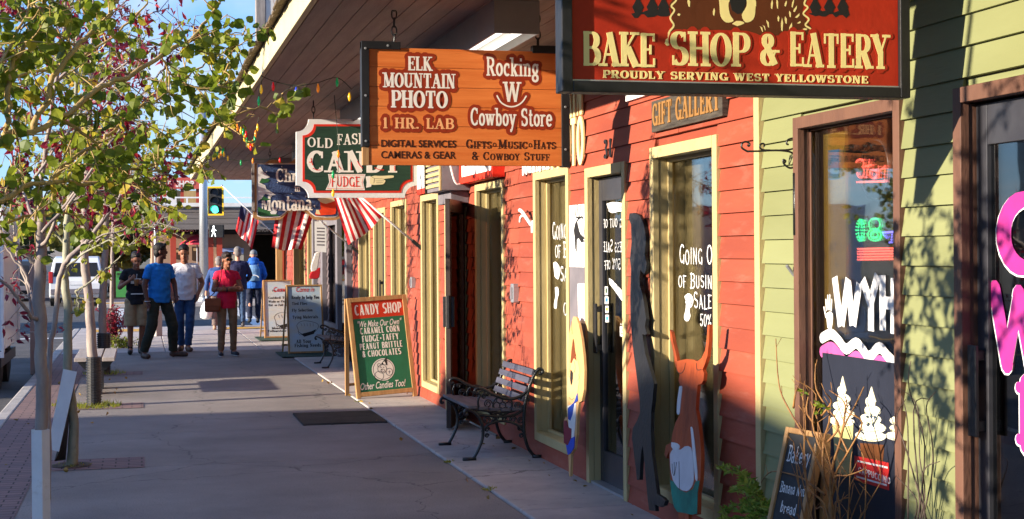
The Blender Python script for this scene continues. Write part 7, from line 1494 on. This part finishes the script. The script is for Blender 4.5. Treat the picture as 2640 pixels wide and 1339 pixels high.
# ================================================================== people
def blob(name, parts, m, par, vox=.009, smooth=3, fold=0.0):
    mb = MB()
    for p in parts:
        k = p[0]
        if k == 'c':        # tapered limb: a, b, ra, rb, flattening (x scale, y scale)
            a, b_, ra, rb = V3(p[1]), V3(p[2]), p[3], p[4]; fl = p[5] if len(p) > 5 else (1, 1); ends = p[6] if len(p) > 6 else 'rr'
            t = (b_ - a); n = 14; ref = V3((1, 0, 0)) if abs(t.normalized().x) < .8 else V3((0, 1, 0)); y = t.cross(ref).normalized(); x = y.cross(t).normalized(); tn = t.normalized(); base = len(mb.v); rings = []
            if ends[0] == 'r': rings += [(a - tn * ra * .95, .25 * ra), (a - tn * ra * .7, .72 * ra)]
            rings += [(a, ra), (a.lerp(b_, .5), (ra + rb) / 2), (b_, rb)]
            if ends[1] == 'r': rings += [(b_ + tn * rb * .7, .72 * rb), (b_ + tn * rb * .95, .25 * rb)]
            for c, r in rings:
                for i in range(n): an = 2 * math.pi * i / n; mb.v.append(c + x * math.cos(an) * r * fl[0] + y * math.sin(an) * r * fl[1])
            for j in range(len(rings) - 1):
                for i in range(n): mb.f.append((base + j * n + i, base + j * n + (i + 1) % n, base + (j + 1) * n + (i + 1) % n, base + (j + 1) * n + i))
            mb.f.append(tuple(base + i for i in reversed(range(n)))); mb.f.append(tuple(base + (len(rings) - 1) * n + i for i in range(n)))
        elif k == 'e': mb.ell(p[1], p[2], 16, 12, p[3] if len(p) > 3 else None)
        elif k == 's':      # stacked ellipses: [(center, rx, ry)]
            base = len(mb.v); n = 18
            for c, rx, ry in p[1]:
                for i in range(n): an = 2 * math.pi * i / n; mb.v.append(V3(c) + V3((rx * math.cos(an), ry * math.sin(an), 0)))
            m_ = len(p[1])
            for j in range(m_ - 1):
                for i in range(n): mb.f.append((base + j * n + i, base + j * n + (i + 1) % n, base + (j + 1) * n + (i + 1) % n, base + (j + 1) * n + i))
            mb.f.append(tuple(base + i for i in reversed(range(n)))); mb.f.append(tuple(base + (m_ - 1) * n + i for i in range(n)))
    me = bpy.data.meshes.new('tmp'); me.from_pydata([tuple(v) for v in mb.v], [], mb.f); o = bpy.data.objects.new('tmp', me); COL.objects.link(o)
    r = o.modifiers.new('r', 'REMESH'); r.mode = 'VOXEL'; r.voxel_size = vox
    if smooth: s = o.modifiers.new('s', 'SMOOTH'); s.iterations = smooth; s.factor = .5
    dg = bpy.context.evaluated_depsgraph_get(); nm = bpy.data.meshes.new_from_object(o.evaluated_get(dg)); bpy.data.objects.remove(o); bpy.data.meshes.remove(me)
    
    if fold:
        ns = [v.normal.copy() for v in nm.vertices]
        for v, nv in zip(nm.vertices, ns):
            q = v.co.copy(); a = mnoise.noise(V3((q.x * 7, q.y * 7, q.z * 13 + 3))) + .6 * mnoise.noise(V3((q.x * 15 + q.z * 9, q.y * 15, q.z * 22))); v.co = q + nv * (a * fold)
    nm.name = name; nm.materials.clear(); nm.materials.append(m); nm.shade_smooth(); q = bpy.data.objects.new(name, nm); COL.objects.link(q); q.parent = par; WM[q.name] = WM[par.name].copy(); return q
def cloth(name, rgb, k=.8): return mat(name, lin(*rgb), tuple(q * k for q in lin(*rgb)[:3]) + (1,), sc=8, rough=.85, bump=.5, bsc=18, bdist=.02)
SK = {'light': flat('light_skin', (206, 150, 124), .92, .5), 'tan': flat('tan_skin', (150, 98, 74), .9, .5), 'dark': flat('dark_skin', (92, 58, 48), .88, .5)}
HAIR = flat('black_hair', (24, 20, 20), .7, .5, bump=.8, bsc=90); GHAIR = flat('grey_hair', (128, 122, 120), .8, .7, bump=.8, bsc=90); BHAIR = flat('dark_brown_hair', (50, 34, 28), .7, .5, bump=.8, bsc=90)
def hand(w, e, sk_, out, curl=.5):
    """palm, four fingers and a thumb from wrist w along direction e; out = thumb side"""
    w, e = V3(w), V3(e).normalized(); o = (V3(out) - e * V3(out).dot(e)).normalized(); n = e.cross(o); P = [('c', w, w + e * .07, .026, .036, (1, .6))]
    P = [('e', w + e * .045, (.04, .04, .04))]; P = [('c', w - e * .01, w + e * .075, .024, .03)]
    for i, l in enumerate((.07, .08, .075, .06)):
        b = w + e * .075 + o * (.027 - i * .018); m = b + e * l * .5 + n * curl * .012; P += [('c', b, m, .0095, .009), ('c', m, m + (e + n * curl * .9).normalized() * l * .5, .009, .0075)]
    t0 = w + e * .025 + o * .026; P += [('c', t0, t0 + (e * .6 + o * .7).normalized() * .038, .012, .0105), ('c', t0 + (e * .6 + o * .7).normalized() * .038, t0 + (e * .6 + o * .7).normalized() * .038 + (e + o * .1).normalized() * .03, .0105, .009)]
    return P
def person(label, x, y, rz, H, J, skin, z=0.0, girth=1.0):
    """J: joints in metres for a 1.75 m figure, facing -Y. Returns thing and joints scaled to height H."""
    t = thing('person', label, 'person', (x, y, z), rz); s = H / 1.75
    D_ = dict(head=(0, -.015, 1.635), neck=(0, .005, 1.45), chest=(0, .01, 1.3), belly=(0, 0, 1.1), pelvis=(0, .01, .95), shL=(.168, .01, 1.385), shR=(-.168, .01, 1.385), elL=(.245, .03, 1.13), elR=(-.245, .03, 1.13), wrL=(.25, -.05, .89), wrR=(-.25, -.05, .89), hipL=(.09, 0, .92), hipR=(-.09, 0, .92), knL=(.1, -.02, .5), knR=(-.1, -.02, .5), anL=(.1, .03, .085), anR=(-.1, .03, .085), toL=(.125, -.17, .035), toR=(-.125, -.17, .035), look=(0, -1, 0))
    D_.update(J); return t, {k: (V3(v) * s if k != 'look' else V3(v).normalized()) for k, v in D_.items()}, s
def body(t, j, s, skin, g=1.0, hands=True, handdir=None, bare_arms=True):
    P = []; hd = j['head']; lk = j['look']; side = lk.cross(V3((0, 0, 1))).normalized()
    rot = lk.to_track_quat('-Y', 'Z').to_matrix()
    P += [('e', hd + V3((0, 0, .02 * s)), (.074 * s, .092 * s, .098 * s), rot), ('e', hd + lk * .02 * s + V3((0, 0, -.055 * s)), (.056 * s, .066 * s, .065 * s), rot), ('e', hd + lk * .095 * s + V3((0, 0, -.012 * s)), (.013 * s, .018 * s, .026 * s), rot), ('e', hd + lk * .078 * s + V3((0, 0, -.058 * s)), (.026 * s, .014 * s, .014 * s), rot), ('e', hd + lk * .07 * s + V3((0, 0, -.1 * s)), (.024 * s, .02 * s, .018 * s), rot), ('e', hd + lk * .085 * s + V3((0, 0, .035 * s)), (.05 * s, .012 * s, .01 * s), rot)]
    for k in (-1, 1): P.append(('e', hd + side * k * .078 * s + V3((0, 0, -.005)), (.012 * s, .022 * s, .032 * s), rot))
    P += [('c', j['neck'] - V3((0, 0, .03)), hd - V3((0, 0, .06 * s)), .06 * s, .054 * s), ('s', [(j['pelvis'] - V3((0, 0, .08)), .15 * g, .115 * g), (j['pelvis'], .17 * g, .125 * g), (j['belly'], .15 * g, .115 * g), (j['chest'], .165 * g, .115 * g), (j['neck'] - V3((0, 0, .04)), .12, .075), (j['neck'], .06, .055)])]
    for q in 'LR':
        P += [('c', j['sh' + q], j['el' + q], .054 * s, .042 * s), ('c', j['el' + q], j['wr' + q], .042 * s, .028 * s), ('c', j['neck'] - V3((0, 0, .04)), j['sh' + q], .06, .058 * s), ('c', j['hip' + q], j['kn' + q], .085 * s * g, .055 * s), ('c', j['kn' + q], j['an' + q], .055 * s, .036 * s), ('c', j['an' + q], j['to' + q], .036 * s, .026 * s)]
        cal = j['kn' + q].lerp(j['an' + q], .3) + V3((0, .015, 0)); P.append(('e', cal, (.05 * s, .052 * s, .11 * s)))
        if hands:
            dr = (handdir or {}).get(q); e = V3(dr[0]) if dr else (j['wr' + q] - j['el' + q]); out = V3(dr[1]) if dr else V3((0, -1, 0)); P += hand(j['wr' + q], e, skin, out, .6)
    o = blob('body', P, SK[skin], t, .0075, 2)
    return o
def face(t, j, s, o):
    hd, lk = j['head'], j['look']; side = lk.cross(V3((0, 0, 1))).normalized(); rot = lk.to_track_quat('-Y', 'Z').to_matrix(); inv = WM[t.name]
    for k in (-1, 1): e = MB().ell(hd + lk * .086 * s + side * k * .032 * s + V3((0, 0, .012 * s)), (.013 * s, .008 * s, .007 * s), 8, 6, rot).build('eye', M['ink'], t, True, world=False); MB().ell(hd + lk * .095 * s + side * k * .034 * s + V3((0, 0, .036 * s)), (.02 * s, .006 * s, .004 * s), 8, 6, rot).build('eyebrow', HAIR, t, True, world=False)
    MB().ell(hd + lk * .093 * s + V3((0, 0, -.058 * s)), (.022 * s, .006 * s, .005 * s), 8, 6, rot).build('mouth', flat('lips', (130, 70, 66)), t, True, world=False)
def hair(t, j, s, m, back=0.0, extra=()):
    hd, lk = j['head'], j['look']; rot = lk.to_track_quat('-Y', 'Z').to_matrix(); rnd = random.Random(3)
    P = [('e', hd - lk * .012 * s + V3((0, 0, .056 * s)), (.088 * s, .1 * s, .092 * s), rot), ('e', hd - lk * .045 * s + V3((0, 0, -.01 * s)), (.078 * s, .06 * s, .085 * s), rot)]
    for i in range(14): a = rnd.uniform(-2.6, 2.6); P.append(('e', hd + V3((0, 0, .085 * s)) + rot @ V3((.06 * math.sin(a) * s, -.07 * math.cos(a) * s, .02 * math.cos(a * 2) * s)), .03 * s))
    return blob('hair', P + list(extra), m, t, .009, 1)
def shirt(t, j, s, m, g=1.0, sleeve=.55, hem=-.1, name='shirt', r=1.16, collar=False):
    P = [('s', [(j['pelvis'] + V3((0, 0, hem)), .168 * g, .14 * g), (j['pelvis'] + V3((0, 0, hem * .2)), .172 * g, .142 * g), (j['belly'], .156 * g, .136 * g), (j['chest'], .172 * g, .133 * g), (j['chest'] + V3((0, 0, .07)), .168 * g, .118 * g), (j['neck'] - V3((0, 0, .035)), .13, .085), (j['neck'] + V3((0, 0, .005)), .075, .068)])]
    for q in 'LR':
        e = j['sh' + q].lerp(j['el' + q], min(1, sleeve)); P += [('c', j['neck'] - V3((0, 0, .045)), j['sh' + q], .07, .07 * s), ('c', j['sh' + q], e, .072 * s, .066 * s if sleeve < 1 else .058 * s, (1, 1), 'rf')]
        if sleeve > 1: P.append(('c', j['el' + q], j['el' + q].lerp(j['wr' + q], sleeve - 1), .058 * s, .046 * s, (1, 1), 'rf'))
    return blob(name, P, m, t, .0085, 2, .011)
def trousers(t, j, s, m, g=1.0, to=.96, wide=1.0, name='trousers', top=.03):
    P = [('s', [(j['pelvis'] + V3((0, 0, top)), .15 * g, .118 * g), (j['pelvis'] - V3((0, 0, .04)), .163 * g, .126 * g), ((j['hipL'] + j['hipR']) / 2 - V3((0, 0, .07)), .165 * g, .12 * g)])]
    for q in 'LR':
        if to <= .6: P.append(('c', j['hip' + q], j['hip' + q].lerp(j['kn' + q], to / .5), .1 * s * g, .105 * s * wide, (1, 1), 'rf'))
        else: P += [('c', j['hip' + q], j['kn' + q], .092 * s * g, .076 * s * wide), ('c', j['kn' + q], j['kn' + q].lerp(j['an' + q], (to - .5) / .5), .076 * s * wide, .062 * s * wide, (1, 1), 'rf')]
    return blob(name, P, m, t, .0085, 2, .009)
def shoes(t, j, s, m, sole=None):
    for q in 'LR':
        a, b_ = j['an' + q], j['to' + q]; f = V3((b_.x - a.x, b_.y - a.y, 0)).normalized(); hz = max(a.z - .085 * s, 0)
        o = blob('shoe', [('c', V3((a.x, a.y, a.z - .035 * s)) - f * .02, V3((b_.x, b_.y, b_.z + .008)), .044 * s, .04 * s, (1, .95)), ('c', V3((a.x, a.y, a.z + .01)), V3((a.x, a.y, a.z - .04 * s)), .042 * s, .046 * s)], m, t, .008, 2)
        if sole: blob('sole', [('c', V3((a.x, a.y, a.z - .066 * s)) - f * .03, V3((b_.x, b_.y, b_.z - .018)), .04 * s, .04 * s, (1, .3))], sole, o, .008, 1)
G0 = lambda u, v: atG(u, v)
SOLE = flat('white_sole', (215, 215, 215))
# 1 black t-shirt, drink, cargo shorts
p = G0(352, 914); t, j, s = person('person in a black t-shirt and khaki cargo shorts sipping an iced drink', p.x, p.y, 0.1, 1.7, dict(head=(-.0, -.07, 1.60), neck=(0, -.01, 1.44), look=(.05, -1, -.55), elR=(-.27, -.03, 1.14), wrR=(-.14, -.22, 1.25), elL=(.25, -.02, 1.14), wrL=(.12, -.22, 1.18), anL=(.08, .12, .085), toL=(.1, -.07, .035)), 'tan')
body(t, j, s, 'tan', handdir={'R': ((.6, -.3, .5), (0, 0, 1)), 'L': ((-.5, -.3, .3), (0, 0, 1))}); face(t, j, s, None); hair(t, j, s, HAIR); o = shirt(t, j, s, cloth('black_tee', (34, 32, 36)), 1.0, .55)
trousers(t, j, s, cloth('khaki_shorts', (168, 140, 104)), 1.0, .52, 1.05, 'cargo_shorts'); shoes(t, j, s, flat('black_shoe', (30, 28, 30)), None)
b = MB()
for k, (w_, z) in enumerate(((.14, 1.27), (.2, 1.2), (.2, 1.02))): b.box(-w_ / 2 * s, w_ / 2 * s, -.152, -.14, z * s, (z + (.05 if k == 1 else .018)) * s)
b.build('shirt_print', M['elkwhite'], o, world=False); blob('sock', [('c', j['anL'] + V3((0, 0, .0)), j['anL'] + V3((0, 0, .13)), .042, .044, (1, 1), 'ff'), ('c', j['anR'], j['anR'] + V3((0, 0, .13)), .042, .044, (1, 1), 'ff')], flat('black_sock', (26, 26, 30)), t, .008, 1)
cu = thing('drink_cup', 'clear plastic cup of iced coffee with a straw held by the person in black', 'cup', tuple(WM[t.name] @ (V3((-.03, -.3, 1.2)) * s))); c = WM[t.name] @ (V3((-.02, -.27, 1.17)) * s); MB().lathe(c, [(.03, 0), (.042, .1), (.042, .105)], 14).build('cup', flat('iced_coffee', (166, 110, 66), .9, .2), cu, True); MB().tube([c + V3((0, 0, .1)), c + V3((.01, .02, .19))], .004, 6).build('straw', M['white'], cu)
# 2 blue t-shirt, dark trousers, stepping
p = G0(412, 923); t, j, s = person('person in a bright blue t-shirt and dark green trousers mid stride, head turned right', p.x, p.y, .55, 1.8, dict(head=(.01, -.02, 1.64), look=(.75, -.5, 0), elR=(-.25, .02, 1.12), wrR=(-.24, -.05, .87), elL=(.27, -.0, 1.14), wrL=(.2, -.16, .95), knR=(-.17, -.05, .5), anR=(-.25, .06, .085), toR=(-.29, -.14, .035), knL=(.17, -.1, .5), anL=(.24, .0, .085), toL=(.36, -.17, .035)), 'dark', girth=1.1)
body(t, j, s, 'dark', 1.12); face(t, j, s, None); hair(t, j, s, HAIR); shirt(t, j, s, cloth('blue_tee', (30, 122, 206)), 1.14, .62); trousers(t, j, s, cloth('dark_green_trousers', (44, 48, 40)), 1.1, .97, 1.12); shoes(t, j, s, flat('brown_sandal', (78, 58, 48)))
w0 = j['wrR']; MB().tube([w0 + V3((.042 * math.cos(a), .042 * math.sin(a), .01)) for a in [2 * math.pi * k / 16 for k in range(16)]], .007, 6, closed=True).build('bracelet', M['steel'], t, True, world=False)
# 3 white t-shirt, hands in pockets
p = G0(478, 907); t, j, s = person('person in a white t-shirt and blue jeans looking down, hands in pockets', p.x, p.y, .05, 1.79, dict(head=(-.02, -.06, 1.63), look=(-.1, -1, -.45), elL=(.29, .06, 1.13), wrL=(.2, -.05, .93), elR=(-.29, .06, 1.13), wrR=(-.2, -.05, .93), hipL=(.09, 0, .92), knL=(.07, -.08, .5), anL=(.04, -.02, .085), toL=(.07, -.2, .035), knR=(-.09, -.02, .5), anR=(-.05, .16, .085), toR=(-.1, .0, .035)), 'tan')
body(t, j, s, 'tan', 1.04, handdir={'L': ((-.2, -.1, -1), (0, -1, 0)), 'R': ((.2, -.1, -1), (0, -1, 0))}); face(t, j, s, None); hair(t, j, s, HAIR); shirt(t, j, s, cloth('white_tee', (226, 222, 226), .92), 1.06, .62); trousers(t, j, s, cloth('blue_jeans', (52, 84, 128), .7), 1.04, .97, .95, 'jeans'); shoes(t, j, s, flat('brown_shoe', (96, 70, 56)))
# 4 pink top, arms crossed
p = G0(586, 919); t, j, s = person('person in a bright pink top and khaki trousers walking with arms crossed, wearing sunglasses', p.x, p.y, .1, 1.66, dict(head=(.0, -.03, 1.63), look=(.35, -1, -.1), shL=(.15, .01, 1.38), shR=(-.15, .01, 1.38), elL=(.23, -.06, 1.13), wrL=(-.03, -.2, 1.13), elR=(-.23, -.06, 1.13), wrR=(.06, -.19, 1.16), knR=(-.1, -.06, .5), anR=(-.11, -.02, .085), toR=(-.13, -.2, .035), anL=(.12, .08, .085), toL=(.15, -.11, .035)), 'tan')
body(t, j, s, 'tan', .95, handdir={'L': ((-1, -.1, .1), (0, 0, 1)), 'R': ((1, -.1, -.05), (0, 0, 1))}); face(t, j, s, None); hair(t, j, s, BHAIR, 0, [('c', j['head'] + V3((-.03, .08, .02)), j['head'] + V3((-.07, .11, -.17)), .04, .022)]); shirt(t, j, s, cloth('pink_top', (226, 34, 74), .85), .95, .38, -.13, 'top'); trousers(t, j, s, cloth('khaki_trousers', (142, 112, 84)), .98, .97, .9); shoes(t, j, s, flat('dark_shoe', (40, 44, 56)), SOLE)
lk = j['look']; sd_ = lk.cross(V3((0, 0, 1))).normalized(); rot = lk.to_track_quat('-Y', 'Z').to_matrix(); b = MB()
for k in (-1, 1): b.ell(j['head'] + lk * .093 * s + sd_ * k * .034 * s + V3((0, 0, .014 * s)), (.03 * s, .01 * s, .021 * s), 10, 6, rot)
b.build('sunglasses', M['ink'], t, True, world=False); wq = j['wrL']; MB().tube([wq + V3((0, .03 * math.cos(a), .03 * math.sin(a))) for a in [2 * math.pi * k / 14 for k in range(14)]], .01, 6, closed=True).build('watch', M['black'], t, True, world=False)
bgp = WM[t.name] @ V3((-.24, -.1, .82)); hb2 = thing('shoulder_bag', 'brown leather shoulder bag hanging at the hip of the person in pink', 'bag', tuple(bgp)); MB().box(bgp.x - .13, bgp.x + .12, bgp.y - .08, bgp.y + .02, bgp.z - .1, bgp.z + .12).build('bag', flat('brown_leather', (128, 66, 38), .8, .4), hb2, bev=.03); MB().box(bgp.x - .13, bgp.x + .12, bgp.y - .088, bgp.y - .081, bgp.z + .0, bgp.z + .122).build('flap', flat('brown_leather_flap', (140, 74, 44), .8, .4), hb2, bev=.003); Wt = WM[t.name]; MB().tube(spline([bgp + V3((-.1, -.03, .1)), Wt @ V3((-.2, -.13, 1.05)), Wt @ V3((-.12, -.15, 1.25)), Wt @ V3((-.09, -.03, 1.44))], 5), .008, 6).build('strap', flat('dark_strap', (60, 36, 30)), hb2, True)
# 5 blue jacket, back view, plastic bag
p = G0(565, 851); t, j, s = person('person in a blue jacket walking away with a white plastic bag, grey hair', p.x, p.y, math.pi - .15, 1.62, dict(head=(0, -.05, 1.58), elR=(-.24, .06, 1.13), elL=(.27, .05, 1.13), wrL=(.29, .0, .9)), 'light')
body(t, j, s, 'light', 1.1); hair(t, j, s, GHAIR); shirt(t, j, s, cloth('blue_jacket', (56, 84, 140), .7), 1.2, 1.9, -.14, 'jacket'); trousers(t, j, s, cloth('grey_trousers', (120, 104, 100)), 1.15, .97, 1.05); shoes(t, j, s, flat('tan_shoe', (170, 140, 120)))
wp3 = WM[t.name] @ j['wrL']; pb = thing('plastic_bag', 'white plastic shopping bag carried by the person in the blue jacket', 'bag', tuple(wp3)); q = wp3 + V3((0, 0, -.1)); me_ = MB().lathe((q.x, q.y, q.z), [(.015, 0), (.04, -.1), (.11, -.22), (.14, -.36), (.12, -.46), (.05, -.5)], 14); me_.v = [v + V3((mnoise.noise(v * 14) * .02, mnoise.noise(v * 14 + V3((5, 0, 0))) * .02, 0)) for v in me_.v]; me_.build('bag', M['paper'], pb, True); MB().tube([q + V3((-.01, 0, -.02)), q + V3((0, 0, .06)), q + V3((.01, 0, -.02))], .008, 6).build('handle', M['paper'], pb)
# 6 navy jacket, back view
p = G0(614, 843); t, j, s = person('person in a dark navy jacket walking away between the pink top and the blue hood', p.x, p.y, math.pi + .1, 1.78, dict(elR=(-.27, .02, 1.15), wrR=(-.22, -.14, 1.0)), 'light'); body(t, j, s, 'light', 1.12); hair(t, j, s, GHAIR); shirt(t, j, s, cloth('navy_jacket', (38, 40, 74), .7), 1.22, 1.85, -.12, 'jacket'); trousers(t, j, s, cloth('faded_jeans', (66, 92, 130), .7), 1.1, .97, 1.0, 'jeans'); shoes(t, j, s, flat('grey_shoe', (90, 88, 90)))
# 7 blue hoodie with backpack
p = G0(655, 834); t, j, s = person('person in a blue hooded jacket and grey cap walking away with a light blue backpack', p.x, p.y, math.pi - .05, 1.76, dict(head=(0, -.05, 1.6), elR=(-.26, -.02, 1.14), wrR=(-.2, -.18, 1.0), elL=(.26, .0, 1.14), wrL=(.26, -.08, .9), knR=(-.1, -.06, .5), anR=(-.09, -.06, .085), toR=(-.1, -.24, .035), anL=(.1, .14, .11), toL=(.12, -.04, .035)), 'light')
body(t, j, s, 'light', 1.05); shirt(t, j, s, cloth('blue_hoodie', (38, 98, 186), .8), 1.16, 1.9, -.13, 'hoodie'); trousers(t, j, s, cloth('navy_trousers', (34, 40, 62)), 1.02, .97, .98); shoes(t, j, s, flat('black_trainer', (38, 40, 44)), None)
blob('cap', [('e', j['head'] + V3((0, .0, .045)), (.086, .1, .085)), ('e', j['head'] + V3((0, -.11, .05)), (.07, .06, .012))], flat('grey_cap', (120, 122, 126)), t, .008, 1); blob('hood', [('e', j['neck'] + V3((0, .05, .03)), (.13, .1, .075)), ('e', j['neck'] + V3((0, .09, -.03)), (.1, .07, .06))], cloth('blue_hood', (38, 98, 186), .8), t, .01, 2)
bp = WM[t.name] @ V3((0, .2, 1.2)); bk2 = thing('backpack', 'light blue backpack with a pale reflective band on the hooded person', 'backpack', tuple(bp)); mm_ = WM[t.name]; 
def loc(v): return mm_ @ V3(v)
q = blob('pack', [('s', [((0, .2, 1.0), .13, .08), ((0, .21, 1.1), .15, .1), ((0, .2, 1.28), .14, .09), ((0, .17, 1.38), .09, .05)])], cloth('pack_blue', (110, 150, 190), .8), bk2, .01, 3); q.matrix_parent_inverse = Matrix(); q.location = WM[bk2.name].inverted() @ mm_ @ V3((0, 0, 0)); q.rotation_euler = (0, 0, t.rotation_euler[2])
b = MB(); b.tube([loc((.11 * math.cos(a), .30, 1.08 + .06 * math.sin(a))) for a in [math.pi * k / 10 for k in range(11)]], .012, 6); b.build('band', M['paper'], bk2, True); b = MB()
for k in (-1, 1): b.tube([loc((k * .1, .12, 1.12)), loc((k * .1, .15, 1.36)), loc((k * .09, .02, 1.47))], .016, 6)
b.build('strap', M['grey'], bk2, True)
